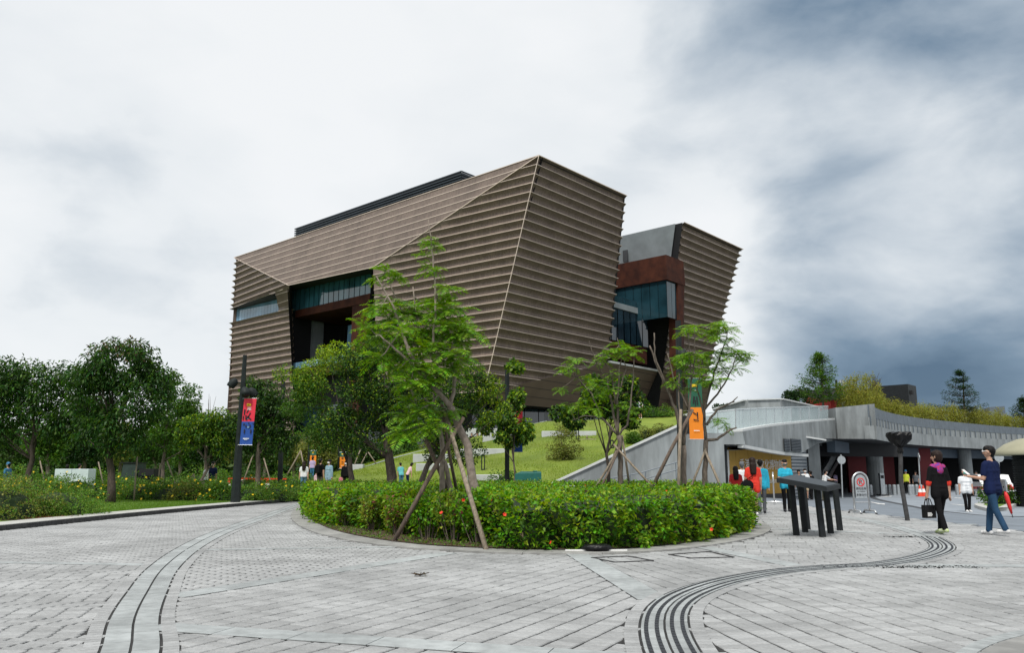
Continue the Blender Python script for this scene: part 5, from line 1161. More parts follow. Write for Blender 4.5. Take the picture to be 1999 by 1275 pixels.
def broadleaf(name, label, ub, vb, Y, vtop, r0, blobs, leafm, n, L, Wd, barkm='bark', per=14, cr=.42, droop=.45, accent=None, group=None, base_z=None, ut=None, extra=None, limbs=14):
    b0 = at(ub, vb, Y); z0 = base_z if base_z is not None else b0.z
    t = thing(name, label, 'tree', (b0.x, Y, z0), group)
    C, Rr, wb_ = blobs_clumps(blobs, Y, per, cr)
    tp = at(ut or ub, vtop, Y); trunkmesh(t, (b0.x, Y, z0 - .05), tp, r0, r0 * .45, C, barkm, limbs=limbs)
    V, k = clump_leaves(C, Rr, n, L, Wd, droop)
    mats = [leafm]; mi = np.zeros(len(V), int)
    if accent:
        for am, fn in accent:
            mats.append(am); sel = np.array([fn(c, w_) for c, w_ in zip(C, wb_)]); mi[sel[k] > rng.uniform(0, 1, len(k))] = len(mats) - 1
    quadmesh('crown', V, mats, t, mi=mi)
    return t
TG = 'trees around the plaza'
zpix = lambda c: 0
# --- garden trees on the left
def high(C0, C1): return lambda c, w_: min(1, max(0, (c[2] - C0) / (C1 - C0)))
broadleaf('street_tree', 'round dark tree with brown seed heads and dark trunk on lawn', 215, 986, 31.5, 800, .17,
          [(240, 715, 72, 50), (195, 770, 62, 60), (275, 775, 62, 62), (232, 683, 52, 26), (296, 730, 30, 40), (215, 835, 82, 36), (250, 870, 58, 18), (175, 730, 40, 30)], 'leaf_big', 15000, .17, .034, 'dark_bark', 16, .40, .75,
          [('leaf_brown', high(5.6, 7.4)), ('leaf_mid', lambda c, w_: .25)], TG, .08)
broadleaf('street_tree', 'wide dark tree with long drooping leaves and slim trunk in flower bed', 63, 955, 36, 820, .15,
          [(60, 765, 92, 50), (-20, 760, 92, 55), (135, 775, 62, 50), (183, 800, 32, 36), (55, 825, 110, 40), (140, 840, 60, 28), (20, 720, 50, 26), (105, 725, 48, 24), (-40, 840, 70, 40)], 'leaf_big', 17000, .20, .036, 'dark_bark', 15, .45, .8,
          [('leaf_brown', high(6.4, 8.6)), ('leaf_mid', lambda c, w_: .3)], TG, .08)
broadleaf('garden_tree', 'mid-green young tree with paired trunks behind the lawn', 320, 965, 39, 830, .11, [(345, 800, 45, 42), (315, 850, 50, 30), (365, 770, 20, 36), (380, 830, 34, 36), (335, 745, 12, 18)], 'leaf_mid', 7000, .15, .036, 'bark', 13, .4, .6, None, TG, .08)
broadleaf('garden_tree', 'bright green young tree with grey trunk beside the masked man', 400, 960, 36.5, 860, .09, [(405, 840, 48, 32), (440, 850, 36, 36), (375, 862, 34, 22), (420, 815, 30, 20)], 'leaf_mid', 5500, .15, .036, 'bark', 13, .38, .6, [('leaf_lime', lambda c, w_: .2)], TG, .08)
broadleaf('street_tree', 'dark glossy tree with pale trunk beside the bannered lamp post', 503, 968, 36, 800, .13, [(505, 785, 46, 44), (470, 830, 34, 36), (545, 810, 42, 46), (505, 850, 58, 28), (500, 755, 26, 18), (565, 850, 28, 26)], 'leaf_dark', 9000, .16, .038, 'bark', 14, .42, .75, [('leaf_mid', lambda c, w_: .4)], TG, .08)
# --- central group
broadleaf('street_tree', 'lime-tipped bushy tree left of the dark spreading tree', 688, 950, 33, 850, .15, [(560, 728, 30, 22), (615, 735, 50, 34), (650, 695, 42, 30), (600, 785, 52, 38), (650, 850, 66, 34), (700, 700, 34, 30), (620, 830, 50, 30)], 'leaf_mid', 15000, .085, .030, 'dark_bark', 16, .36, .3,
          [('leaf_lime', high(4.2, 6.6))], TG, 0)
broadleaf('street_tree', 'dense dark spreading tree with thick black trunk behind hedge', 762, 955, 28, 800, .22, [(760, 740, 82, 62), (705, 790, 62, 56), (690, 700, 42, 36), (800, 800, 64, 52), (740, 850, 76, 34), (740, 690, 50, 34), (660, 830, 44, 42), (845, 770, 40, 52)], 'leaf_dark', 24000, .085, .031, 'dark_bark', 18, .36, .3,
          [('leaf_lime', lambda c, w_: .14), ('leaf_mid', lambda c, w_: .3)], TG, 0)
broadleaf('street_tree', 'dark tree with lime-edged crown behind the jacaranda', 808, 955, 31, 840, .14, [(905, 775, 60, 42), (950, 755, 30, 30), (880, 830, 56, 36), (962, 795, 26, 36), (925, 735, 40, 22), (850, 870, 40, 24), (905, 880, 40, 26)], 'leaf_dark', 12000, .085, .031, 'bark', 15, .34, .3,
          [('leaf_lime', lambda c, w_: .75 if w_ in (1, 3) else .15), ('leaf_mid', lambda c, w_: .4)], TG, 0, ut=860)
broadleaf('street_tree', 'small round-leaved tree climbing beside the thick lamp post', 1001, 948, 36.6, 830, .05, [(962, 828, 32, 22), (1005, 850, 38, 24), (1030, 838, 18, 22), (1012, 775, 9, 22), (1003, 716, 16, 9), (985, 815, 26, 20)], 'leaf_mid', 3600, .17, .07, 'bark', 13, .3, .5, [('leaf_lime', lambda c, w_: .2)], TG, 0)
broadleaf('street_tree', 'slim dark-leaved tree leaning behind the right jacaranda', 1190, 950, 26, 830, .075, [(1150, 790, 40, 28), (1205, 795, 38, 32), (1112, 812, 30, 15), (1180, 755, 34, 24), (1225, 760, 26, 30), (1245, 810, 24, 26)], 'leaf_mid', 4800, .12, .045, 'dark_bark', 13, .28, .5, [('leaf_dark', lambda c, w_: .45), ('leaf_lime', lambda c, w_: .12)], TG, 0)
broadleaf('young_tree', 'small round sapling growing on the grass slope before the longest bench', 1100, 918, 52, 880, .06, [(1100, 850, 24, 24), (1092, 884, 30, 18), (1112, 880, 24, 18)], 'leaf_olive', 3000, .13, .04, 'bark', 13, .35, .4, None, TG, None)
# --- backdrop of the garden: rows of trees far behind
k = 0
kinds = ('leaf_back', 'leaf_mid', 'leaf_dark', 'leaf_olive')
BT = [(25, 58, 812), (95, 54, 800), (165, 60, 790), (235, 64, 795), (300, 56, 800), (352, 62, 790), (410, 58, 815), (462, 64, 800), (515, 60, 830), (575, 72, 845), (625, 66, 850), (672, 74, 838), (722, 70, 860), (790, 78, 865), (-40, 60, 800), (850, 84, 850), (905, 86, 842)]
BL_ = ['tree with broad crown behind the white cabinet', 'tree behind the wide drooping tree', 'tree with leafy crown beyond the cabinets', 'tree shading the dark cabinet', 'tree behind the young paired-trunk tree', 'tall thin tree with twiggy top', 'tree behind the masked man', 'tree behind the bannered lamp post', 'tree behind the orange cones', 'feathery tree propped by crossed stakes', 'feathery tree beside the orange banner',
       'tree over the slope parapet', 'tree behind the thick black trunk', 'tree behind the slope benches', 'tree at the garden end', 'tree at the museum foot by the parapet', 'tree by the museum undercroft']
for (u, y, vt), lab in zip(BT, BL_):
    lm = 'leaf_olive' if 'feathery' in lab else kinds[k % 4]; w_ = 48 + 14 * rng.uniform(-1, 1); hgt = 915 - vt
    bl = [(u, vt + hgt * .35, w_ * .62, hgt * .33), (u - w_ * .45, vt + hgt * .55, w_ * .55, hgt * .28), (u + w_ * .45, vt + hgt * .52, w_ * .55, hgt * .3), (u, vt + hgt * .68, w_ * .8, hgt * .2)]
    gx = at(u, 915, y).x; broadleaf('background_tree', ('dim green ' if k % 2 else 'shaded green ') + lab, u, 930, y, vt + hgt * .5, .16, bl, lm, 4200, .22, .065, 'bark', 9, .6, .4, None, 'trees far behind the garden', hz(gx, y) if gx > -24 else .05); k += 1
# bare twigs above the garden
bt = thing('bare_tree', 'leafless twiggy sapling rising above the garden trees', 'tree', (at(405, 930, 46).x, 46, .05)); mb = MB(); tp = at(405, 850, 46); b0 = Vector((tp.x, 46, .05))
mb.tube([b0, tp], [.08, .04], 6); bt_tr = mb.build('trunk', 'bark', bt); mb = MB()
for i in range(11): q = at(405 + rng.normal(0, 14), 790 + rng.uniform(-22, 30), 46 + rng.normal(0, .3)); mb.tube([tp, tp.lerp(q, .5) + Vector((rng.normal(0, .08), 0, 0)), q], [.025, .016, .006], 4)
mb.build('twigs', 'bark', bt)['kind'] = 'stuff'
# --- feathery jacarandas
def frond(o, d, L, np_=13):
    """pinnate leaf: arching midrib with paired leaflets; returns quads"""
    o = np.array(o); d = d / np.linalg.norm(d); side = np.cross(d, [0, 0, 1.0]); side /= max(np.linalg.norm(side), 1e-6); out_ = []
    p = o.copy(); dirv = d.copy(); st = L / np_
    for i in range(np_):
        t = (i + 1) / np_; dirv = dirv + np.array([0, 0, -.085]); dirv /= np.linalg.norm(dirv); q = p + dirv * st; l_ = L * .30 * (math.sin(math.pi * (.12 + .85 * t)) ** .7) ; upn = np.cross(side, dirv)
        w2 = st * .40
        for s_ in (-1, 1):
            tip = q + side * s_ * l_ + dirv * l_ * .35 - upn * l_ * .22 + rng.normal(0, .008, 3)
            out_.append([q - dirv * w2, q + (tip - q) * .55 - dirv * w2 * .9, tip, q + (tip - q) * .5 + dirv * w2 * 1.1])
        p = q
    out_.append([o, o + side * .006, p, o - side * .006]); return out_
def jacaranda(name, label, base, trunks, branches, tufts, barkm, fr=(12, 16), FL=.50, grp=TG, lm='leaf_fern', jit=.35, lower=()):
    t = thing(name, label, 'tree', base, grp); mb = MB(); pts = []
    for pl in trunks + branches:
        P = [at(u, v, base[1] + dy) for u, v, dy, r in pl]; rr = [r for *_, r in pl]; Q = []; RR = []
        for i in range(len(P) - 1):
            for s_ in range(4): f = s_ / 4; Q.append(P[i].lerp(P[i + 1], f) + Vector((rng.normal(0, .012), rng.normal(0, .012), 0))); RR.append(rr[i] + (rr[i + 1] - rr[i]) * f)
        Q.append(P[-1]); RR.append(rr[-1]); mb.tube(Q, RR, 8); pts += Q
    mb.build('trunk', barkm, t, smooth=True)
    tw = MB(); V = []; A = np.array([tuple(p) for p in pts])
    for tf in tufts:
        u, v = tf[:2]; s_ = tf[2] if len(tf) > 2 else 1.0; c = np.array(at(u, v, base[1] + rng.normal(0, jit))); i = np.argmin(np.linalg.norm(A - c, axis=1)); a = Vector(A[i]); cv = Vector(c)
        if (a - cv).length > .05: tw.tube([a, a.lerp(cv, .5) + Vector((0, 0, -.04)), cv], [.016, .012, .008], 5)
        n = rng.integers(*fr); a0 = rng.uniform(0, 6.28)
        for k in range(n):
            az = a0 + k * 2.4 + rng.normal(0, .2); el = rng.uniform(-.15, .75); V += frond(c + rng.normal(0, .04, 3), np.array([math.cos(az) * math.cos(el), math.sin(az) * math.cos(el), math.sin(el)]), FL * s_ * rng.uniform(.75, 1.2))
    if tw.v: tw.build('twigs', barkm, t)['kind'] = 'stuff'
    quadmesh('crown', np.array(V), lm, t); return t
by = 15.3; b0 = at(935, 1060, by)
jacaranda('jacaranda_tree', 'tall propped jacaranda with feathery lime fronds rising from hedge', (b0.x, by, .03),
    [[(940, 1062, 0, .095), (928, 960, 0, .085), (912, 870, 0, .075), (880, 795, 0, .065)], [(862, 1040, .5, .06), (864, 940, .5, .055), (862, 860, .45, .045), (858, 810, .4, .035)], [(885, 1040, .6, .055), (880, 950, .6, .05), (868, 900, .5, .04)]],
    [[(880, 795, 0, .055), (835, 742, -.1, .042), (800, 690, -.2, .034), (775, 615, -.2, .026), (735, 540, -.3, .012)], [(880, 795, 0, .045), (888, 740, .1, .034), (878, 690, .2, .026), (890, 640, .3, .014)],
     [(850, 757, .1, .035), (818, 690, .2, .028), (790, 620, .25, .02), (757, 545, .25, .012)], [(860, 765, .1, .034), (842, 690, -.2, .028), (852, 600, -.25, .021), (845, 500, -.3, .016), (836, 428, -.3, .008)],
     [(818, 700, .2, .022), (815, 640, .3, .018), (806, 560, .3, .012)], [(835, 742, -.1, .03), (780, 690, -.3, .022), (742, 655, -.4, .012)], [(862, 860, .45, .03), (850, 815, .4, .022), (846, 770, .4, .014)], [(858, 810, .4, .025), (842, 790, .4, .02), (828, 778, .3, .018)],
     [(780, 650, .6, .02), (760, 600, .7, .012)], [(815, 800, .5, .025), (795, 720, .6, .02), (760, 640, .7, .012)]],
    [(755, 528, .75), (737, 545, .6), (770, 540, .6), (838, 470, .6), (828, 497, .5), (848, 478, .5), (835, 525, .6), (849, 527, .5), (742, 600), (770, 592), (722, 640), (748, 655), (782, 640), (805, 612), (832, 590), (862, 592), (872, 562, .8), (832, 640), (870, 640), (900, 632), (915, 648),
     (892, 660), (862, 680), (832, 678), (800, 668), (762, 690), (742, 698), (902, 700), (882, 720), (852, 722), (822, 718), (842, 750), (802, 782), (822, 800), (852, 802), (792, 812), (812, 832), (842, 832), (785, 842), (882, 690), (905, 655), (760, 625), (790, 615), (815, 650), (850, 655), (725, 660), (772, 720), (790, 700), (868, 610), (885, 600), (840, 610), (880, 800, .8), (800, 750), (770, 660)], 'pale_bark')
by = 23.5; b0 = at(1215, 985, by)
jacaranda('jacaranda_tree', 'slender multi-stemmed jacaranda with leafy tufts before the ramp wall', (b0.x, by, .03),
    [[(1213, 1000, 0, .085), (1212, 900, 0, .075), (1207, 850, 0, .065)]],
    [[(1207, 850, 0, .045), (1195, 800, .1, .035), (1185, 740, .2, .025), (1160, 700, .2, .014), (1150, 665, .2, .006)], [(1207, 850, 0, .04), (1205, 780, 0, .032), (1210, 720, 0, .024), (1215, 690, 0, .014)], [(1207, 850, 0, .035), (1225, 830, -.1, .03), (1232, 780, -.1, .024), (1238, 700, -.1, .014)],
     [(1207, 850, 0, .04), (1175, 815, .1, .03), (1155, 770, .2, .02), (1125, 735, .2, .012)], [(1205, 800, 0, .028), (1190, 720, .1, .018), (1170, 690, .1, .01)], [(1175, 815, .1, .02), (1140, 812, .2, .014), (1115, 822, .2, .008)], [(1210, 760, 0, .024), (1222, 720, .1, .016), (1205, 660, .1, .008)]],
    [(1215, 672), (1200, 680), (1228, 682), (1240, 690), (1185, 690), (1172, 702), (1215, 695), (1112, 716), (1125, 702), (1100, 725, .8), (1095, 758, .8), (1150, 738), (1140, 755), (1165, 750), (1175, 770), (1150, 780), (1130, 792), (1215, 790, .8), (1240, 800, .8), (1190, 760), (1110, 790, .8), (1195, 730, .8), (1160, 800), (1235, 820, .7)], 'bark', (8, 12), .42)
by = 22.0; b0 = at(1335, 985, by)
jacaranda('jacaranda_tree', 'half-bare jacaranda with lopped branches left of the orange banner', (b0.x, by, .03),
    [[(1338, 1010, 0, .085), (1336, 940, 0, .075), (1335, 870, 0, .06)]],
    [[(1335, 870, 0, .05), (1318, 800, .1, .042), (1300, 755, .2, .034), (1283, 715, .2, .028), (1268, 675, .2, .022)], [(1300, 755, .2, .028), (1277, 690, .1, .02), (1277, 650, .1, .018)], [(1335, 870, 0, .04), (1345, 800, 0, .03), (1350, 740, 0, .02), (1342, 650, 0, .01)], [(1345, 800, 0, .025), (1315, 740, .1, .02), (1303, 690, .1, .016)], [(1350, 740, 0, .02), (1358, 690, 0, .014), (1355, 640, 0, .008)], [(1335, 870, 0, .03), (1325, 800, -.1, .025), (1326, 730, -.1, .018)]],
    [(1340, 645), (1355, 640), (1330, 700), (1345, 705), (1318, 705, .8), (1355, 690), (1325, 720), (1340, 735), (1310, 745, .8), (1345, 760, .8), (1335, 690), (1360, 720)], 'bark', (8, 12), .42)
by = 23.2; b0 = at(1385, 985, by)
jacaranda('jacaranda_tree', 'gnarled jacaranda with spreading right-hand branches right of the banner', (b0.x, by, .03),
    [[(1376, 1010, 0, .09), (1376, 940, 0, .08), (1378, 860, 0, .07)]],
    [[(1378, 860, 0, .05), (1375, 800, .1, .04), (1390, 740, .1, .03), (1408, 690, .1, .02), (1420, 650, .1, .01)], [(1378, 860, 0, .045), (1400, 858, -.1, .04), (1425, 840, -.1, .03), (1438, 835, -.1, .02)], [(1375, 800, .1, .035), (1400, 770, 0, .028), (1425, 730, 0, .02), (1440, 690, 0, .01)], [(1378, 830, 0, .04), (1400, 800, 0, .03), (1430, 785, 0, .02), (1440, 775, 0, .012)], [(1376, 820, 0, .03), (1362, 760, .1, .022), (1372, 700, .1, .014)]],
    [(1395, 635), (1410, 630), (1420, 640), (1400, 655), (1425, 660), (1385, 650), (1440, 690), (1425, 695), (1410, 690), (1395, 690), (1450, 700), (1400, 720), (1415, 725), (1385, 725), (1375, 700), (1390, 745), (1430, 680), (1405, 705), (1415, 830, .8), (1400, 820, .8), (1440, 720, .9), (1375, 745), (1455, 690, .8), (1405, 740)], 'bark', (8, 12), .46)
# --- stakes propping the trees, each one a pole
def stake(a, c, r, m_, label, grp='wooden stakes propping the trees', yo=0):
    a, c = Vector(a), Vector(c); mb = MB(); mb.tube([a, a.lerp(c, .5) + Vector((rng.normal(0, .01), 0, 0)), c], [r, r * .95, r * .85], 7); o = mb.build('tree_stake', m_, base=a, smooth=True); tag(o, label, 'stake', grp)
stake(gp(768, 1060), at(905, 815, 15.1), .045, 'brown_stake', 'brown stake rising from the low shrubs across the tall jacaranda'); stake(gp(950, 1076), at(866, 795, 15.5), .045, 'stake_wood', 'long pale stake leaning from planter front to the tall jacaranda')
stake(at(886, 985, 16.8), at(832, 860, 15.6), .045, 'brown_stake', 'short thick stake behind the tall jacaranda trunk'); stake(at(900, 1000, 16.9), at(862, 790, 15.4), .035, 'brown_stake', 'thin stake tied to the tall jacaranda fork')
stake(at(1158, 960, 23), at(1207, 875, 23.4), .035, 'stake_wood', 'striped stake left of the slender jacaranda'); stake(at(1168, 962, 22.5), at(1212, 868, 23.4), .035, 'brown_stake', 'dark stake crossing the striped one at slender jacaranda'); stake(at(1282, 960, 22.6), at(1198, 868, 23.4), .035, 'stake_wood', 'stake on the right of the slender jacaranda'); stake(at(1230, 960, 24), at(1214, 850, 23.6), .035, 'stake_wood', 'upright pale stake against the slender jacaranda')
stake(at(1272, 955, 21.5), at(1352, 800, 22), .05, 'brown_stake', 'thick dark stake leaning on the half-bare jacaranda'); stake(at(1324, 990, 21.2), at(1329, 800, 21.8), .05, 'stake_wood', 'upright grey stake beside the tall lamp post'); stake(at(1345, 960, 22.6), at(1380, 870, 23.2), .035, 'stake_wood', 'stake left of the gnarled jacaranda'); stake(at(1413, 965, 22.4), at(1376, 880, 23.1), .04, 'stake_wood', 'stake right of the gnarled jacaranda')
for u, v, u2, v2, y, lab in ((262, 972, 268, 892, 33, 'upright grey stake on the lawn edge'), (30, 940, 62, 905, 40, 'slanting stake left of the wide drooping tree'), (98, 928, 78, 900, 41, 'slanting stake right of the wide drooping tree'), (212, 935, 192, 902, 42, 'slanting stake behind the dark-trunked lawn tree'),
                            (307, 950, 313, 905, 40, 'white stake left of the paired trunks'), (352, 950, 326, 900, 40, 'stake right of the paired trunks'), (352, 950, 378, 925, 40, 'dark crossing stake in the flower bed'), (386, 948, 378, 925, 41, 'short white stake in the flower bed'), (466, 930, 494, 888, 41, 'stake left of the glossy tree'), (540, 936, 515, 895, 41, 'stake right of the glossy tree'),
                            (548, 940, 587, 880, 50, 'long bamboo stake of the feathery tree'), (600, 925, 587, 880, 52, 'second bamboo stake of the feathery tree'), (688, 918, 705, 875, 60, 'bamboo stake over the concrete block'), (735, 915, 718, 882, 62, 'bamboo stake on the slope edge'), (700, 918, 716, 885, 61, 'slanting bamboo stake near the concrete block'),
                            (1125, 893, 1147, 858, 60, 'left prop of the slope sapling pole'), (1165, 893, 1147, 858, 60, 'right prop of the slope sapling pole'), (1147, 897, 1146, 850, 60.5, 'upright pole of the propped slope sapling')):
    a = at(u, v, y); zf = hz(a.x, y) if a.x > -24 and y > 40.4 else .05; stake((a.x, y, min(a.z, max(zf, -.1)) if a.z > zf + .3 else zf), at(u2, v2, y), .035 if y < 45 else .05, 'stake_wood', lab)
# --- the planter hedge
def inring(P, off):
    d, s_ = cring.dist(P); return (s_ > off) & (P[:, 1] > 12.6)
hedge = thing('planter_hedge', 'clipped bright green hibiscus hedge filling the curved planter', 'hedge', (.8, 14, .03))
def border(x): return .62 + .9 * max(0, min(1, (-x - .2) / 1.2)) * max(0, min(1, (5.2 + x) / 1.2))
def htop(x, y): return .84 + .05 * math.sin(x * 1.7 + y) + .04 * math.sin(y * 2.3 - x * .7)
N0 = 34000; P = np.column_stack([rng.uniform(-9, 7, N0), 12.9 + rng.uniform(0, 1, N0) ** 1.35 * 20]); bo = np.array([border(x) for x in P[:, 0]]); d_, s_ = cring.dist(P); P = P[(s_ > bo - .05) & (P[:, 1] > 12.7)]
Z = np.array([htop(x, y) for x, y in P]) + rng.normal(0, .035, len(P)); B = np.column_stack([P, Z]); D = np.column_stack([rng.normal(0, .8, (len(P), 2)), rng.uniform(.0, .9, len(P))])
Vt = leaves(B, D, .075, .024, .5)
n = 30000; tt = rng.uniform(cring.L * .12, cring.L * .9, n); xy0 = np.array(cring.at(tt, 0)).T; keep = (xy0[:, 1] < 33); tt = tt[keep]; xy0 = xy0[keep]; off = np.array([border(x) for x in xy0[:, 0]]) + rng.normal(0, .06, len(tt)); xy = np.array(cring.at(tt, off)).T
nx = np.stack([np.interp(tt, cring.S, cring.Nn[:, 0]), np.interp(tt, cring.S, cring.Nn[:, 1])], 1)
hh = np.array([htop(x, y) for x, y in xy]); zz = hh * (1 - rng.uniform(0, 1, len(tt)) ** 1.25 * .97); bul = .17 * np.sin(tt * 5.1) * np.sin(zz * 6 + tt) + .08 * np.sin(tt * 13 + zz * 4) - .10 * np.sin(np.pi * np.clip(zz / .9, 0, 1))
xy = xy + nx * bul[:, None]; D = np.column_stack([-nx * rng.uniform(.3, 1.2, len(tt))[:, None] + rng.normal(0, .5, (len(tt), 2)), rng.normal(.0, .45, len(tt))])
Vs = leaves(np.column_stack([xy, zz]), D, .10, .031, .6)
VH = np.concatenate([Vt, Vs]); q_ = VH[:, 0]; nzh = np.sin(q_[:, 0] * 2.3 + 1.1 * np.sin(q_[:, 1] * 1.9)) + np.sin(q_[:, 1] * 3.1 + q_[:, 2] * 4 + q_[:, 0]) + .8 * np.sin(q_[:, 0] * 6.1 - q_[:, 1] * 4.3 + q_[:, 2] * 7); rr = rng.uniform(0, 1, len(VH)); mi = np.zeros(len(VH), int)
mi[rr < np.clip(.16 + .16 * nzh, 0, .55)] = 1; mi[rr > np.clip(.80 + .14 * nzh, .45, 1)] = 2; mi[rng.uniform(0, 1, len(VH)) < .018] = 3
quadmesh('foliage', VH, ['leaf_hedge', 'leaf_lime', 'leaf_mid', 'leaf_brown'], hedge, mi=mi)
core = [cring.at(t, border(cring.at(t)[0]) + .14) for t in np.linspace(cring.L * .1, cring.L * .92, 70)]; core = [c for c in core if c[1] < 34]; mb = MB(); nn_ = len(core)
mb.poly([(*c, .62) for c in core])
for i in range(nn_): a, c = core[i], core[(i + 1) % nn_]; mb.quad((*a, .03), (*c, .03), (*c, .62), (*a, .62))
mb.build('shade_core', 'leaf_core', hedge)  # solid dark filler, makes gaps in the hedge look shaded
def flowers(parent, pts, m_, r, n=5):
    V = []
    for p in pts:
        a0 = rng.uniform(0, 6.28); tl = rng.normal(0, .3, 3) + np.array([0, -.8, .4]); tl /= np.linalg.norm(tl); s1 = np.cross(tl, [0, 0, 1]); s1 /= np.linalg.norm(s1); s2 = np.cross(s1, tl)
        for k in range(n):
            a = a0 + k * 2 * math.pi / n; dv = s1 * math.cos(a) + s2 * math.sin(a); sv = np.cross(dv, tl); c = np.array(p); V.append([c, c + dv * r * .6 + sv * r * .4 + tl * r * .3, c + dv * r + tl * r * .5, c + dv * r * .6 - sv * r * .4 + tl * r * .3])
    o_ = quadmesh('flowers', np.array(V), m_, parent); o_['kind'] = 'stuff'; return o_
flowers(hedge, [at(1402, 992, 15.6), at(1389, 1034, 14.4), at(862, 1002, 13.9), at(905, 976, 14.1), at(1143, 948, 23), at(612, 1007, 22.5), at(960, 978, 14.4), at(985, 1005, 13.1), at(1076, 1060, 12.9), at(1300, 960, 17)], 'flower_red', .036)
# weeds and litter along the inner edge of the kerb
n = 5200; tt = rng.uniform(cring.L * .14, cring.L * .86, n); of = .5 + rng.uniform(0, 1, n) ** 1.6 * .75; xy = np.array(cring.at(tt, of)).T; P3 = np.column_stack([xy, np.full(n, .04)]); o = quadmesh('ground_cover', leaves(P3, np.column_stack([rng.normal(0, 1, (n, 2)), rng.uniform(.1, 1.2, n)]), .06, .012), ['leaf_shrub', 'leaf_brown'], mi=(rng.uniform(0, 1, n) < .3).astype(int)); o['kind'] = 'stuff'; tag(o, 'weeds and leaf litter on the soil inside the planter kerb', 'ground cover')
# leggy shrubs along the thin front of the planter
for i, (u, v, hh_, mname, lab) in enumerate(((672, 1038, .62, 'leaf_hedge_low', 'leggy yellow-green shrub at the thin end of the planter'), (722, 1048, .66, 'leaf_hedge_low', 'leggy shrub with reddish tips in the planter gap'), (775, 1056, .7, 'leaf_hedge_low', 'leggy shrub beside the brown stake foot'), (832, 1066, .8, 'leaf_hedge', 'tall leggy shrub with a red bloom in planter'), (885, 1070, .82, 'leaf_hedge_low', 'sparse shrub before the tall jacaranda trunk'), (935, 1074, .84, 'leaf_hedge', 'sparse shrub around the pale stake foot'))):
    p = gp(u, v - 6); t = thing('shrub', lab, 'shrub', (p.x, p.y + .25, .035), 'leggy shrubs in the planter'); c = Vector((p.x, p.y + .3, 0)); mb = MB(); tips = []
    for k in range(13):
        a = rng.uniform(0, 6.28); rr = rng.uniform(.05, .42); q = c + Vector((rr * math.cos(a), rr * math.sin(a) * .8, hh_ * rng.uniform(.6, 1.12))); b1 = c + Vector((rr * .35 * math.cos(a), rr * .3 * math.sin(a), .03)); mb.tube([b1, b1.lerp(q, .5), q], [.011, .008, .004], 5); tips += [tuple(b1.lerp(q, f)) for f in (.55, .75, .95)]
    mb.build('stems', 'bark', t); C = np.array(tips); V, kk = clump_leaves(C, np.full(len(C), .12), 1150, .075, .025, .1, .2); mi = (rng.uniform(0, 1, len(V)) < (.12 if i < 3 else .03)).astype(int); quadmesh('foliage', V, [mname, 'leaf_red'], t, mi=mi)
# --- shrub beds of the garden
def bush(name, label, c, rad, leafm, n, L, Wd, fl=None, grp=None, cat='shrub', droop=.1, core_=True, accent=None):
    c = Vector(c); t = thing(name, label, cat, c, grp); rx, ry, h = rad; m_ = 26; d = unit(rng.normal(0, 1, (m_, 3))); d[:, 2] = np.abs(d[:, 2]); C = np.array(c) + d * np.array([rx, ry, h]) * .82 * rng.uniform(.75, 1.08, (m_, 1)); Rr = np.full(m_, min(rx, h) * .34) * rng.uniform(.7, 1.2, m_)
    C = np.concatenate([C, np.array(c) + np.column_stack([rng.uniform(-rx, rx, 14) * .9, rng.uniform(-ry, ry, 14) * .9, np.full(14, h * .18)])]); Rr = np.concatenate([Rr, np.full(14, min(rx, h) * .3)])
    V, k = clump_leaves(C, Rr, n, L, Wd, droop, .6); V = V[V[:, :, 2].min(1) > c.z - .02]; mats = [leafm]; mi = np.zeros(len(V), int)
    if accent: mats.append(accent[0]); mi[rng.uniform(0, 1, len(V)) < accent[1]] = 1
    quadmesh('foliage', V, mats, t, mi=mi)
    if core_: mb = MB(); mb.ball((c.x, c.y, c.z), 1, 12, 8, 0, (rx * .6, ry * .6, h * .62)); mb.v = [(x, y, max(z, c.z)) for x, y, z in mb.v]; mb.build('shade_core', 'leaf_core', t)  # dark ball inside the bush, painted shade behind the leaves
    if fl:
        q = rng.integers(0, len(V), fl[1]); pts = [V[i, 2] + np.array([0, -.05, .04]) for i in q if V[i, 2, 1] < c.y + ry * .6]
        if pts: flowers(t, pts, fl[0], fl[2])
    return t
bush('front_shrub', 'dense dull olive shrub at the kerb end of the garden', (gp(15, 1022).x - .35, 20.8, .06), (1.15, 1.2, 1.22), 'leaf_olive', 6500, .06, .02, grp='shrubs by the garden kerb', accent=('leaf_shrub', .4))
bush('front_shrub', 'fine-leaved fresh green mounded shrub spilling toward the lawn', (gp(105, 1015).x - .2, 22.3, .06), (1.25, 1.3, 1.05), 'leaf_shrub', 7500, .055, .018, grp='shrubs by the garden kerb')
bush('front_shrub', 'taller green shrub behind the mounded kerb shrub', (gp(60, 1000).x - .6, 24.5, .06), (1.3, 1.2, 1.35), 'leaf_shrub', 5500, .06, .02, grp='shrubs by the garden kerb')
mb = MB(); c_ = gp(135, 1020); mb.poly([(c_.x - 2.0 + .25 * math.cos(a) + 1.5 * math.cos(a), 21.2 + 1.5 * math.sin(a), .098) for a in np.linspace(0, 6.28, 20, endpoint=False)]); struct(mb.build('bare_soil', 'soil'))
n = 700; c2_ = np.column_stack([rng.normal(gp(148, 1018).x - 1.0, .4, n), rng.normal(21.2, .35, n), np.full(n, .105)]); o = quadmesh('dry_needles', leaves(c2_, np.column_stack([rng.normal(0, 1, (n, 2)), rng.uniform(0, .3, n)]), .12, .006), 'leaf_rust'); o['kind'] = 'stuff'; tag(o, 'reddish dry leaf litter on bare soil beside the kerb shrub', 'litter')
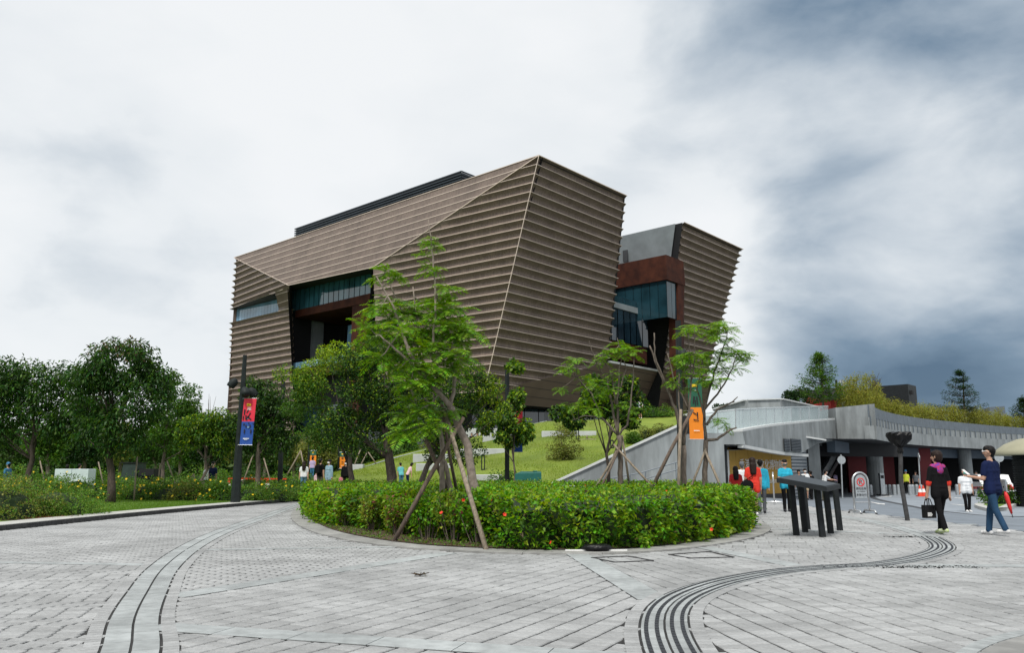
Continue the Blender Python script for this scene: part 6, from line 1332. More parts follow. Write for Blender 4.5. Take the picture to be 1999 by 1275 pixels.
YF = [(20, 36, 1.5, 1.15), (75, 35.5, 1.5, 1.2), (130, 36, 1.6, 1.1), (182, 35.5, 1.4, .95), (228, 36, 1.4, 1.0), (285, 35, 1.4, .95), (330, 34.5, 1.2, .85), (372, 34, 1.2, .8), (415, 34, 1.2, .85), (450, 33.6, 1.0, .8), (490, 33.5, 1.1, .8), (530, 34.5, 1.2, .85), (570, 36, 1.1, .9), (345, 38, 1.3, 1.1), (430, 38.5, 1.4, 1.1), (495, 38, 1.2, 1.0), (250, 39.5, 1.6, 1.2), (150, 39.5, 1.7, 1.25), (60, 40, 1.7, 1.3), (-20, 38, 1.6, 1.3)]
FLB = ['at the garden end by the olive shrub', 'behind the mounded kerb shrub', 'before the pale cabinet', 'right of the pale cabinet', 'left of the dark-trunked lawn tree', 'before the dark louvred housing', 'below the paired trunks', 'with cream variegated leaves', 'before the masked man', 'left of the tall lamp post foot', 'right of the tall lamp post foot', 'under the glossy tree', 'at the path corner', 'behind the cream variegated bush', 'behind the lamp post bush', 'around the glossy tree trunk', 'behind the louvred housing bush', 'behind the pale cabinet bush', 'under the wide drooping tree', 'beyond the olive shrub']
for i, ((u, y, r_, h), lab) in enumerate(zip(YF, FLB)):
    x = at(u, 950, y).x; yel = i in (0, 1, 2, 3, 4, 5, 6, 8)
    bush('flowering_shrub', ('yellow-flowered shrub ' if yel else 'leafy green shrub ') + lab, (x, y, .06), (r_, .9, h), ('leaf_olive' if i == 7 else ('leaf_shrub' if i % 3 else 'leaf_mid')), 2600, .09, .028, ('flower_yellow', 34 if yel else 9, .055), 'shrubs of the garden bed')
for i, (u, y, h) in enumerate(((30, 47, 1.7), (120, 50, 1.6), (215, 50, 1.5), (310, 49, 1.6), (400, 50, 1.7), (480, 52, 1.6), (560, 50, 1.3), (620, 54, 1.2))):
    x = at(u, 940, y).x; bush('clipped_shrub', 'long low hedge clump ' + ('behind the wide drooping tree', 'behind the pale cabinet', 'behind the lawn tree trunk', 'behind the paired trunks', 'behind the masked man', 'behind the orange cones', 'under the bamboo stakes', 'beside the woman in jeans')[i], (x, y, .05), (2.2, 1.2, h), 'leaf_back' if i % 2 else 'leaf_shrub', 2600, .13, .04, None, 'hedges at the back of the garden')
# slope shrubs
for u, v, y, r_, lm, lab in ((1273, 815, 70, .75, 'leaf_mid', 'round clipped bush right of the couple on the crest'), (1297, 815, 70, .75, 'leaf_shrub', 'round clipped bush behind the jacaranda on the crest'), (1322, 818, 71, .7, 'leaf_olive', 'olive bush near the top of the ramp wall'), (1262, 855, 60, .7, 'leaf_olive', 'grey-green bush just above the ramp wall'), (1290, 845, 60, .8, 'leaf_olive', 'grey-green bush higher along the ramp wall'), (1235, 866, 58, .6, 'leaf_mid', 'dark bush low behind the ramp wall'), (1312, 838, 61, .6, 'leaf_olive', 'small bush where the ramp wall tops out'), (985, 925, 42, .9, 'leaf_mid', 'loose bush at the foot of the thick lamp post')):
    x = at(u, v, y).x; bush('slope_bush', lab, (x, y, hz(x, y)), (r_ * 1.1, r_, r_ * 1.5), lm, 1500, .11, .04, None, 'bushes on the grass slope')
for u, y, r_, lm, lab in ((1085, 31, .75, 'leaf_purple', 'dark purple shrub below the teal box'), (1115, 32, .7, 'leaf_purple', 'dark purple shrub at the low end of ramp wall'), (1180, 33, .7, 'leaf_purple', 'purple shrub behind slender jacaranda'), (1255, 32, 1.0, 'leaf_lime', 'yellow-green low shrub below the handrail'), (1300, 33, 1.0, 'leaf_shrub', 'green grassy shrub below the handrail'), (1350, 31, .8, 'leaf_purple', 'purple shrub behind the tall lamp post'), (1395, 30, .8, 'leaf_purple', 'purple shrub below the gnarled jacaranda'), (1440, 27, .7, 'leaf_mid', 'dark green shrub at the planter corner by the pedestrians'), (1040, 29, .6, 'leaf_red', 'red-leaved shrub poking above the hedge')):
    x = at(u, 945, y).x; bush('low_shrub', lab, (x, y, .036), (r_, .6, .78), lm, 1500, .08, .024, None, 'low shrubs behind the hedge')
p = at(1960, 940, 39); bush('low_shrub', 'dark leafy bush beside the dome hut', (at(1955, 950, 38).x, 38.3, -.2), (.9, .7, 1.2), 'leaf_mid', 2600, .1, .03, None, 'low shrubs behind the hedge')
# --- roof trees: tiered, bamboo
def tiered(u, vb, vt, Y, tiers, wpx, label, lm='leaf_dark'):
    b_ = at(u, vb, Y); tp = at(u, vt, Y); t = thing('tiered_tree', label, 'tree', (b_.x, Y, 3.6), 'tiered trees on the pavilion roof'); mb = MB(); mb.tube([(b_.x, Y, 3.5), b_.lerp(tp, .5), tp], [.11, .07, .02], 7); P = []
    for k in range(tiers):
        f = k / (tiers - 1); z = tp.z - (tp.z - at(u, vb - (vb - vt) * .18, Y).z) * (.03 + .97 * f); R_ = wpx * Y / FP * (.15 + .85 * f ** .9)
        for j in range(6):
            a = j * 1.05 + k * .5 + rng.normal(0, .2); l_ = R_ * rng.uniform(.55, 1.15); q = Vector((b_.x + l_ * math.cos(a), Y + l_ * math.sin(a), z + rng.normal(.05, .12) + l_ * .12)); mb.tube([(b_.x, Y, z - .15), q], [.03, .012], 5)
            for s_ in np.linspace(.3, 1, max(3, int(l_ * 3.0))): P.append((b_.x + (q.x - b_.x) * s_, Y + (q.y - Y) * s_, z + (q.z - z) * s_))
    mb.build('trunk', 'bark', t); C = np.array(P); V, kk = clump_leaves(C, np.full(len(C), .26), len(C) * 40, .15, .05, 0, .2, .3); V[:, :, 2] = V[:, :, 2] * .55 + .45 * V[:, :, 2].mean(1, keepdims=True); quadmesh('crown', V, lm, t)
tiered(1605, 800, 694, 56, 8, 62, 'tiered umbrella tree rising before the red kiosk', 'leaf_mid'); tiered(1881, 815, 728, 74, 6, 50, 'dark tiered umbrella tree behind the bamboo'); tiered(1999, 820, 782, 80, 4, 30, 'small dark tiered tree at the bamboo end')
broadleaf('roof_tree', 'low rounded tree left of the red kiosk on the roof', 1556, 800, 60, 780, .06, [(1556, 770, 22, 12), (1540, 776, 14, 9), (1575, 776, 18, 10)], 'leaf_dark', 2600, .14, .05, 'bark', 12, .4, .2, None, 'trees on the pavilion roof', 3.6)
broadleaf('roof_tree', 'dark round shrub-tree beside the bamboo and red wall', 1690, 800, 62, 788, .05, [(1690, 778, 9, 12)], 'leaf_dark', 900, .14, .05, 'bark', 12, .3, .2, None, 'trees on the pavilion roof', 3.6)
broadleaf('roof_tree', 'distant dark treetop above the upper parapet', 1415, 800, 85, 798, .05, [(1405, 797, 20, 5), (1425, 798, 14, 4)], 'leaf_dark', 1200, .2, .07, 'bark', 10, .5, .2, None, 'trees on the pavilion roof', 3.6)
bt = thing('bare_roof_tree', 'leafless fan-shaped tree behind the bamboo', 'tree', (at(1707, 790, 72).x, 72, 3.6)); mb = MB(); b_ = at(1707, 785, 72)
mb.tube([(b_.x, 72, 3.6), b_, at(1707, 765, 72)], [.12, .09, .06], 6); mb.build('trunk', 'dark_bark', bt); mb = MB()
for i in range(46): a = at(1707, 778 - rng.uniform(0, 14), 72); q = at(1707 + rng.normal(0, 12), 726 + abs(rng.normal(0, 14)) + rng.uniform(0, 10), 72 + rng.normal(0, .6)); mb.tube([a, a.lerp(q, .5) + Vector((rng.normal(0, .1), 0, .1)), q], [.035, .022, .010], 4)
mb.build('twigs', 'dark_bark', bt)['kind'] = 'stuff'
for i in range(26):
    t_ = cw.L * (i + 3.0) / 29.5; x, y = cw.at(t_, 1.9 + (i % 2) * .9); zt_ = wz(zb5, t_) + interp(i, [0, 3, 8, 26], [2.3, 1.9, 1.5, 1.6]) + rng.normal(0, .15); t = thing('bamboo_clump', 'yellow-green bamboo clump in the row above the wing fence', 'bamboo', (x, y, 3.6), 'bamboo clumps along the pavilion roof'); mb = MB(); P = []
    for k in range(10): a = rng.uniform(0, 6.28); r_ = rng.uniform(.1, 1.15); q = Vector((x + r_ * math.cos(a), y + r_ * math.sin(a), zt_ - rng.uniform(0, .5))); b0 = Vector((x + r_ * .6 * math.cos(a), y + r_ * .6 * math.sin(a), 3.6)); mb.tube([b0, q], [.02, .008], 4); P += [tuple(b0.lerp(q, f)) for f in np.linspace(.3, 1, 9)]
    mb.build('canes', 'leaf_bamboo', t); C = np.array(P); V, kk = clump_leaves(C, np.full(len(C), .34), 3000, .2, .024, .5, .1); quadmesh('foliage', V, 'leaf_bamboo', t)

n = 46000; x = rng.uniform(-110, -12, n); yy = rng.uniform(92, 112, n); top_ = 3.4 + 1.0 * np.sin(x * .35) + .8 * np.sin(x * .83 + 1) + .5 * np.sin(x * 2.1); zz = top_ * rng.uniform(0, 1, n) ** .7
o = quadmesh('far_wood', leaves(np.column_stack([x, yy, zz]), rng.normal(0, 1, (n, 3)), .75, .28), ['leaf_back', 'leaf_dark'], mi=(rng.uniform(0, 1, n) < .4).astype(int)); o['kind'] = 'stuff'; tag(o, 'dim green belt of woodland closing the garden behind', 'woodland')
# ------------------------------------------------------------------ people: one continuous body each (limbs merged by a voxel remesh, then coloured by what covers them)
mat('skin', (.46, .27, .19), .55, spec=.3); mat('hair_black', (.006, .005, .005), .55, spec=.2, var=.3, scale=40); mat('hair_brown', (.018, .010, .008), .55, spec=.2, var=.3, scale=40); mat('mask_white', (.72, .75, .76), .8); mat('mask_green', (.05, .36, .29), .8); mat('mask_grey', (.10, .12, .12), .8)
CL = dict(navy=(.008, .014, .05), black=(.007, .007, .008), red=(.62, .045, .03), dark_red=(.42, .03, .03), white=(.66, .68, .70), cyan=(.03, .36, .52), grey=(.11, .12, .135), beige=(.42, .34, .23), jeans=(.022, .056, .11), pale_jeans=(.10, .20, .31), lilac=(.40, .33, .52), pink=(.62, .18, .28), denim=(.22, .34, .42), khaki=(.10, .095, .07), teal=(.12, .42, .44), hivis=(.5, .55, .05), shoe_white=(.68, .68, .68), shoe_dark=(.03, .03, .035), blue=(.05, .16, .30), rose=(.66, .45, .50), maroon=(.10, .03, .08))
for k_, c_ in CL.items(): mat('cloth_' + k_, c_, .9, spec=.12, var=.2, scale=7, bump=.9, bscale=9, stretch=(1, 1, .45))
mat('floral', (.50, .02, .06), .8, col2=(.08, .04, .30), scale=26, detail=3); mat('shoe_lime', (.62, .63, .6), .7, col2=(.35, .48, .06), scale=30)
def capsule(mb, p0, p1, r0, r1, seg=10):
    p0, p1 = Vector(p0), Vector(p1); d = p1 - p0
    if d.length < 1e-4: mb.ball(p0, r0, seg, 7); return
    d.normalize(); pts = []; rad = []
    for a in (-.99, -.8, -.5, 0): pts.append(p0 + d * r0 * a); rad.append(r0 * math.sqrt(1 - a * a) + 1e-4)
    for a in (0, .5, .8, .99): pts.append(p1 + d * r1 * a); rad.append(r1 * math.sqrt(1 - a * a) + 1e-4)
    mb.tube(pts, rad, seg)
def person(label, loc, rz_, h=1.7, top='white', bottom='black', shoe='shoe_dark', sleeve='short', legs='long', hair='short', hairm='hair_black', mask=None, stride=.0, pose='stand', arms=((0, 0), (0, 0)), vox=.02, group='people out walking', untuck=.0, lean=0, head=0, collar=None, cuff=None, skinny=1.0, shoem=None, bent=None, glasses=False, skirt=None):
    T_ = 'cloth_' + top; B_ = 'cloth_' + bottom; SH = shoem or 'cloth_' + shoe; S_ = 'skin'; s = h / 1.75; g = skinny; pr = []
    def C(a, b_, r0, r1, m_): pr.append((Vector(a), Vector(b_), r0, r1, m_))
    hz_ = .93 if pose == 'stand' else .50
    def up(x, y, z): z2 = z - .93; return (x, y + lean * z2, hz_ + z2)
    # torso
    C(up(-.135 * g, 0, 1.405), up(.135 * g, 0, 1.405), .072, .072, T_); C(up(-.095 * g, .01, 1.27), up(.095 * g, .01, 1.27),   .106 * g, .106 * g, T_); C(up(-.075 * g, .012, 1.12), up(.075 * g, .012, 1.12), .105 * g, .105 * g, T_); C(up(-.085 * g, 0, 1.0), up(.085 * g, 0, 1.0), .108 * g, .108 * g, T_)
    for q in (-1, 0, 1): C(up(q * .10 * g, .005, 1.36), up(q * .08 * g, .005, .98), .092 * g, .104 * g, T_)
    if untuck: C(up(-.09 * g, 0, .93 - untuck * .5), up(.09 * g, 0, .93 - untuck * .5), .112 * g, .112 * g, T_); C(up(-.085 * g, 0, 1.0), up(-.095 * g, 0, .93 - untuck), .108 * g, .113 * g, T_); C(up(.085 * g, 0, 1.0), up(.095 * g, 0, .93 - untuck), .108 * g, .113 * g, T_)
    C(up(-.08 * g, -.01, .91), up(.08 * g, -.01, .91), .106 * g, .106 * g, B_)
    if skirt: C(up(-.08, 0, .9), up(-.1, 0, .9 - skirt), .12, .13, B_); C(up(.08, 0, .9), up(.1, 0, .9 - skirt), .12, .13, B_)
    if collar: C(up(-.12 * g, -.005, 1.43), up(.12 * g, -.005, 1.43), .071, .071, collar); C(up(0, -.03, 1.36), up(0, -.03, 1.44), .10, .085, collar)
    # head
    hy = head; hd_ = math.sin(hy) ; hc = math.cos(hy)
    def hp(x, y, z): X, Y_ = x * hc - y * hd_, x * hd_ + y * hc; return up(X, Y_, z)
    C(up(0, 0, 1.42), up(0, .012, 1.55), .056, .052, S_); C(hp(0, .0, 1.66), hp(0, .012, 1.635), .093, .088, S_); C(hp(0, .045, 1.60), hp(0, .05, 1.575), .062, .042, S_); C(hp(0, .10, 1.64), hp(0, .112, 1.622), .013, .017, S_)
    for q in (-1, 1): C(hp(q * .09, -.005, 1.65), hp(q * .09, -.005, 1.625), .02, .015, S_); C(hp(q * .035, .088, 1.668), hp(q * .035, .088, 1.667), .013, .013, hairm)
    C(hp(-.022, .083, 1.588), hp(.022, .083, 1.588), .010, .010, 'cloth_dark_red')
    C(hp(0, -.022, 1.685), hp(0, .02, 1.70), .098, .085, hairm); C(hp(0, -.045, 1.66), hp(0, -.04, 1.60), .082, .06, hairm); C(hp(-.04, .05, 1.728), hp(.04, .05, 1.728), .04, .04, hairm)
    if hair == 'bob': C(hp(0, -.02, 1.69), hp(0, -.03, 1.62), .112, .1, hairm)
    if hair == 'long': C(hp(0, -.03, 1.68), hp(0, -.05, 1.52), .108, .1, hairm); C(hp(-.03, -.075, 1.55), hp(-.03, -.105, 1.30), .085, .06, hairm); C(hp(.03, -.075, 1.55), hp(.03, -.105, 1.30), .085, .06, hairm)
    if hair == 'cap': C(hp(0, 0, 1.70), hp(0, .02, 1.72), .108, .1, 'cloth_blue'); C(hp(-.04, .12, 1.69), hp(.04, .12, 1.69), .02, .02, 'cloth_blue')
    if mask: C(hp(-.028, .072, 1.605), hp(.028, .072, 1.605), .046, .046, mask)
    # arms: (forward swing of the upper arm, elbow bend)
    for q, (sw, be) in zip((-1, 1), arms):
        sh_ = Vector(up(q * .185 * g, 0, 1.39)); d1 = Vector((q * .16, math.sin(sw), -math.cos(sw))).normalized(); el = sh_ + d1 * .285; a2 = sw + be; d2 = Vector((-q * .12 * (1 if be > .5 else -.3), math.sin(a2), -math.cos(a2))).normalized(); wr = el + d2 * .25
        C(sh_, el, .05, .042, S_); C(el, wr, .042, .029, S_)
        if sleeve == 'short': C(sh_, sh_.lerp(el, .66), .058 * g, .056 * g, T_)
        elif sleeve == 'elbow': C(sh_, el, .058, .052, T_); C(el, el.lerp(wr, .2), .054, .052, cuff or T_)
        elif sleeve == 'long': C(sh_, el, .064, .055, T_); C(el, wr, .055, .042, T_)
        # hand: palm, four fingers of unequal length curled a little, thumb from the side of the palm
        side = Vector((0, 1, 0)) if abs(d2.y) < .7 else Vector((q, 0, 0)); side = (side - d2 * side.dot(d2)).normalized(); nrm_ = d2.cross(side); pl = wr + d2 * .085
        C(wr, pl, .027, .030, S_); C(wr + side * .022, pl + side * .022, .018, .018, S_)
        for fi, (o_, l_) in enumerate(((-.028, .062), (-.010, .08), (.010, .085), (.028, .075))): a = pl + side * o_; m_ = a + d2 * l_ * .55 + nrm_ * .006 * q; C(a, m_, .0105, .010, S_); C(m_, m_ + d2 * l_ * .42 + nrm_ * .014 * q, .010, .008, S_)
        tb_ = wr + d2 * .03 + side * .03; C(tb_, tb_ + d2 * .04 + side * .022, .013, .011, S_)
    # legs
    for q in (-1, 1):
        hip = Vector((q * .09 * g, -.005, hz_ - .03)); f = stride * q
        if pose == 'stand': ft = Vector((q * .085, f, .065 + (.05 if f < -.1 else 0))); kn = hip.lerp(ft, .49) + Vector((0, .03 + abs(f) * .10, .0))
        else: kn = Vector((q * .11, .43, .50)); ft = Vector((q * .10, .45, .07)); hip.z = .52
        if legs == 'long': C(hip, kn, .086 * g, .066, B_); C(kn, ft + Vector((0, 0, .02)), .066, .058, B_)
        elif legs == 'shorts': C(hip, hip.lerp(kn, .85), .088 * g, .085, B_); C(hip, kn, .075, .05, S_); C(kn, kn.lerp(ft, .35), .05, .052, S_); C(kn.lerp(ft, .3), ft, .052, .034, S_)
        else: C(hip, hip.lerp(kn, .4), .092, .10, B_); C(hip, kn, .075, .048, S_); C(kn, kn.lerp(ft, .35), .048, .05, S_); C(kn.lerp(ft, .3), ft, .05, .032, S_)
        C(ft + Vector((0, -.045, -.025)), ft + Vector((q * .012, .15, -.032)), .043, .036, SH); C(ft + Vector((0, .0, .0)), ft + Vector((0, .09, -.02)), .044, .04, SH)
    mb = MB(); 
    for a, b_, r0, r1, m_ in pr: capsule(mb, a, b_, r0, r1)
    me = bpy.data.meshes.new('tmp'); me.from_pydata(mb.v, [], mb.f); tmp = bpy.data.objects.new('tmp', me); COL.objects.link(tmp)
    md = tmp.modifiers.new('r', 'REMESH'); md.mode = 'VOXEL'; md.voxel_size = vox; sm = tmp.modifiers.new('s', 'SMOOTH'); sm.iterations = 4 if vox < .016 else 2; sm.factor = .5
    dg = bpy.context.evaluated_depsgraph_get(); out_ = bpy.data.meshes.new_from_object(tmp.evaluated_get(dg)); bpy.data.objects.remove(tmp)
    nf_ = len(out_.polygons); ctr = np.empty(nf_ * 3); out_.polygons.foreach_get('center', ctr); ctr = ctr.reshape(-1, 3)
    best = np.full(nf_, 1e9); mi = np.zeros(nf_, int); names = []
    for a, b_, r0, r1, m_ in pr:
        if m_ not in names: names.append(m_)
        ab = np.array(b_ - a); L2 = max(ab @ ab, 1e-9); t = np.clip(((ctr - np.array(a)) @ ab) / L2, 0, 1); dd = np.linalg.norm(ctr - (np.array(a) + t[:, None] * ab), axis=1) - (r0 + (r1 - r0) * t); dd = dd + (.06 * (ctr[:, 2] > hz_ - .02 - untuck) if m_ == B_ and B_ != T_ else 0); m = dd < best; best[m] = dd[m]; mi[m] = names.index(m_)
    for m_ in names: out_.materials.append(MATS[m_])
    out_.polygons.foreach_set('material_index', mi.astype(np.int32)); out_.polygons.foreach_set('use_smooth', [True] * nf_); out_.name = 'person'
    o = bpy.data.objects.new('person', out_); COL.objects.link(o); o.location = loc; o.rotation_euler = (0, 0, rz_); o.scale = (s, s, s); ORG[o.name] = Vector(loc); tag(o, label, 'person', group)
    if glasses:
        mb = MB()
        for q in (-1, 1): mb.tube([hp(q * .036 + .024 * math.cos(a), .108, 1.665 + .02 * math.sin(a)) for a in np.linspace(0, 6.28, 11)], .005, 5); mb.tube([hp(q * .06, .105, 1.668), hp(q * .097, .0, 1.66)], .005, 5)
        g_ = mb.build('glasses', 'white_paint'); g_.parent = o
    return o
def local(o, p): return Vector(o.location) + Matrix.Rotation(o.rotation_euler.z, 3, 'Z') @ (Vector(p) * o.scale.x)
# the two near pedestrians
p = gp(1948, 1046); man = person('man in navy polo and blue jeans reading his phone as he walks', (p.x, p.y, .004), R(28), 1.76, 'navy', 'jeans', 'shoe_white', 'short', 'long', 'short', stride=.22, arms=((.12, 1.6), (.1, .25)), vox=.0105, untuck=.05, head=.35, skinny=1.06, glasses=True)
p = gp(1842, 1044); wom = person('woman in black jacket with floral collar and red cuff', (p.x, p.y, .004), R(14), 1.66, 'black', 'black', 'shoe_white', 'elbow', 'long', 'bob', 'hair_brown', stride=.16, arms=((.12, .12), (-.12, .2)), vox=.0105, untuck=.10, head=.5, collar='floral', cuff='cloth_red', shoem='shoe_lime')
# phone, umbrella, bags : things of their own
ph = local(man, (-.20, .40, 1.24)); mb = MB(); mb.box(ph, (.075, .012, .16), R(28), 0, R(-50)); o = mb.build('phone', 'white_paint', base=ph); tag(o, 'pale slim phone held up by the man in navy polo', 'phone')
um = local(man, (.30, -.06, .86)); ue = local(man, (.40, -.10, .34)); t = thing('umbrella', 'folded red umbrella hanging at the side of the man in navy', 'umbrella', um); mb = MB(); mb.tube([um, um.lerp(ue, .2), um.lerp(ue, .6), um.lerp(ue, .85)], [.02, .045, .036, .02], 8); mb.build('canopy', 'sign_red', t, smooth=True); mb = MB(); mb.tube([um.lerp(ue, .8), ue], .008, 6); mb.build('shaft', 'tyre', t); mb = MB(); mb.tube([um + (um - ue) * .2, um], .014, 6); mb.build('handle', 'tyre', t)
fb = local(man, (.30, -.02, .98)); mb = MB(); mb.bevel_box(fb, (.05, .16, .24), .01, R(28)); o = mb.build('shoulder_pouch', 'galv', base=fb); tag(o, 'small pale pouch at the hip of the man in navy', 'bag')
def tote(c, w_, h_, d_, rz_, m_, label, logo=None, strap=.16):
    t = thing('tote_bag', label, 'bag', Vector(c) - Vector((0, 0, h_)), None); c = Vector(c); M = Matrix.Rotation(rz_, 3, 'Z'); mb = MB()
    b8 = [c + M @ Vector(q) for q in ((-w_ * .46, -d_ * .5, -h_), (w_ * .46, -d_ * .5, -h_), (w_ * .46, d_ * .5, -h_), (-w_ * .46, d_ * .5, -h_), (-w_ * .5, -d_ * .4, 0), (w_ * .5, -d_ * .4, 0), (w_ * .5, d_ * .4, 0), (-w_ * .5, d_ * .4, 0))]; mb.hexa(b8); bd = mb.build('body', m_, t)
    for y in (-d_ * .35, d_ * .35): mb = MB(); mb.tube([c + M @ Vector((-w_ * .25, y, -.02)), c + M @ Vector((-w_ * .16, y * .5, strap * .8)), c + M @ Vector((0, 0, strap)), c + M @ Vector((w_ * .16, y * .5, strap * .8)), c + M @ Vector((w_ * .25, y, -.02))], .010, 6); mb.build('handle', m_, t)
    if logo: 
        mb = MB(); 
        for i in range(4): mb.poly([c + M @ Vector(q) for q in ((-w_ * .38, -d_ * .5 - .008, -h_ * .62 - i * .02), (w_ * (.0 + .04 * (i % 3)), -d_ * .5 - .008, -h_ * .62 - i * .02), (w_ * (.0 + .04 * (i % 3)), -d_ * .5 - .008, -h_ * .62 + .013 - i * .02), (-w_ * .38, -d_ * .5 - .008, -h_ * .62 + .013 - i * .02))])
        mb.build('print', 'white_paint', bd)
hpos = local(wom, (-.235, .10, .74)); tote(hpos - Vector((0, 0, .12)), .28, .26, .12, R(20), 'plastic_black', 'black tote bag with white print carried by the woman in black', True, .14)
# group by the hoarding
p = gp(1474, 1007); rw_ = person('woman with long dark hair in red top and white shorts', (p.x, p.y, .004), R(-6), 1.66, 'red', 'white', 'shoe_white', 'short', 'mini', 'long', 'hair_brown', stride=.12, arms=((.1, .5), (.0, .3)), vox=.014, untuck=.16)
q = local(rw_, (-.20, -.08, .93)); t = thing('shoulder_bag', 'large black shoulder bag of the woman in red', 'bag', q - Vector((0, 0, .2))); mb = MB(); mb.ball(q - Vector((0, 0, .02)), 1, 14, 10, 0, (.20, .10, .17)); mb.build('body', 'cloth_black', t, smooth=True); mb = MB(); mb.tube([q + Vector((-.1, 0, .1)), local(rw_, (-.05, -.135, 1.2)), local(rw_, (.03, -.11, 1.40)), local(rw_, (.06, -.02, 1.46))], .014, 6); mb.build('strap', 'cloth_black', t)
def near(u, y, *a, **k): x = at(u, 950, y).x; return person(a[0], (x, y, (rz(x, y) if x > 11.35 else 0) + .004), *a[1:], **k)
near(1437, 25.5, 'girl with very long black hair in a red dress', R(-4), 1.42, 'dark_red', 'maroon', 'shoe_dark', 'short', 'mini', 'long', stride=.08, untuck=.12, vox=.016); near(1450, 27.5, 'grey-haired person in white shirt between the two in red', R(0), 1.58, 'white', 'lilac', 'shoe_dark', 'short', 'long', 'short', 'cloth_grey', stride=.05, vox=.018)
near(1486, 25.2, 'person in turquoise jacket and grey trousers behind woman in red', R(-12), 1.62, 'cyan', 'grey', 'shoe_dark', 'long', 'long', 'short', stride=.14, vox=.016, untuck=.05)
near(1534, 26.2, 'woman in turquoise polo and dark mask facing the camera', R(176), 1.64, 'cyan', 'black', 'shoe_dark', 'short', 'long', 'short', mask='mask_grey', stride=.03, arms=((.1, .7), (.2, 1.0)), vox=.015, untuck=.08)
near(1573, 46, 'man in white shirt and beige shorts wearing a white mask', R(175), 1.72, 'white', 'beige', 'shoe_dark', 'short', 'shorts', 'short', mask='mask_white', stride=.08, vox=.02, untuck=.04); near(1561, 44, 'dark-haired woman in black beside the white-shirted man', R(170), 1.58, 'black', 'black', 'shoe_dark', 'short', 'long', 'bob', stride=.1, vox=.022); near(1584, 47, 'person in black half hidden behind the white-shirted man', R(20), 1.62, 'black', 'black', 'shoe_dark', 'short', 'long', 'short', stride=.1, vox=.022)
near(1608, 45, 'man in white shirt leaning toward the information table', R(-80), 1.66, 'white', 'khaki', 'shoe_dark', 'short', 'long', 'short', mask='mask_white', arms=((1.0, .4), (1.0, .4)), stride=.05, vox=.02, lean=.25)
near(1885, 32.6, 'man in white t-shirt and green mask walking on the road', R(178), 1.68, 'white', 'black', 'shoe_white', 'short', 'long', 'short', mask='mask_green', stride=.05, vox=.014, untuck=.08, skinny=1.15)
near(1770, 60, 'guard in yellow high-visibility vest behind the bollards', R(170), 1.7, 'hivis', 'black', 'shoe_dark', 'short', 'long', 'cap', vox=.026); near(1789, 62, 'person in grey standing behind the bollards', R(150), 1.62, 'grey', 'black', 'shoe_dark', 'short', 'long', 'bob', vox=.026)
near(1632, 64, 'person in pale shirt riding the escalator', R(30), 1.6, 'lilac', 'black', 'shoe_dark', 'short', 'long', 'bob', vox=.026)
near(1908, 60, 'person in denim behind the far bollards', R(160), 1.6, 'denim', 'jeans', 'shoe_dark', 'short', 'long', 'bob', vox=.026); near(1922, 61, 'person in pale top behind the far bollards', R(140), 1.6, 'white', 'grey', 'shoe_dark', 'short', 'long', 'bob', vox=.026)
# walkers at the foot of the slope
def walk(u, y, *a, **k): x = at(u, 950, y).x; z = hz(x, y) if x > -24 and y > 40.3 else .03; return person(a[0], (x, y, z + .02), *a[1:], **k)
walk(592, 43, 'woman in white blouse and wide blue jeans seen from behind', R(8), 1.64, 'white', 'pale_jeans', 'shoe_white', 'short', 'long', 'long', 'hair_brown', stride=.1, vox=.018)
walk(608, 56, 'distant person in lilac t-shirt and jeans', R(0), 1.5, 'lilac', 'blue', 'shoe_dark', 'short', 'long', 'short', vox=.024)
bm = walk(624, 43.5, 'man in black t-shirt and shorts with a black backpack', R(-25), 1.72, 'black', 'khaki', 'shoe_dark', 'short', 'shorts', 'short', stride=.05, vox=.02, untuck=.05); walk(641, 42.5, 'woman in open denim shirt and pink tee with mask', R(150), 1.70, 'denim', 'white', 'shoe_dark', 'long', 'mini', 'bob', mask='mask_white', stride=.05, vox=.02, untuck=.2)
fm = walk(674, 42.8, 'woman in patterned black dress with white mask', R(185), 1.60, 'black', 'black', 'shoe_dark', 'long', 'long', 'long', mask='mask_white', stride=.08, vox=.02)
def sack(o, off, sc, m_, label, nm='backpack'):
    q = local(o, off); t = thing(nm, label, 'bag', q - Vector((0, 0, sc[2]))); mb = MB(); mb.bevel_box(q, tuple(2 * k for k in sc), min(sc) * .5, o.rotation_euler.z); mb.build('body', m_, t, smooth=False); mb = MB()
    for x in (-.5, .5): mb = MB(); mb.tube([q + Vector((x * sc[0], 0, sc[2] * .9)), q + Vector((x * sc[0] * .8, 0, sc[2] * 1.5)), q + Vector((x * sc[0] * .6, .02, sc[2] * .9))], .014, 5); mb.build('strap', m_, t)
sack(bm, (0, -.20, 1.2), (.15, .09, .22), 'cloth_black', 'black backpack on the man in shorts'); sack(bm, (-.26, .0, .72), (.10, .06, .16), 'cloth_rose', 'white and pink plastic bag held by the man in shorts', 'carrier_bag'); sack(fm, (.0, .17, 1.08), (.12, .06, .2), 'cloth_black', 'black bag worn on the front of the woman in black'); sack(fm, (.26, .0, .66), (.10, .07, .13), 'cloth_pink', 'pink bag hanging beside the woman in black', 'carrier_bag'); q_ = at(637, 955, 42.2); mb = MB()
o = thing('carrier_bag', 'bright pink carrier bag before the denim-shirted woman', 'bag', (q_.x, 42.2, .3)); mb.bevel_box((q_.x, 42.2, .5), (.26, .12, .36), .03); mb.build('body', 'cloth_pink', o); mb = MB(); mb.tube([(q_.x - .06, 42.2, .68), (q_.x, 42.2, .8), (q_.x + .06, 42.2, .68)], .01, 5); mb.build('handle', 'cloth_pink', o)
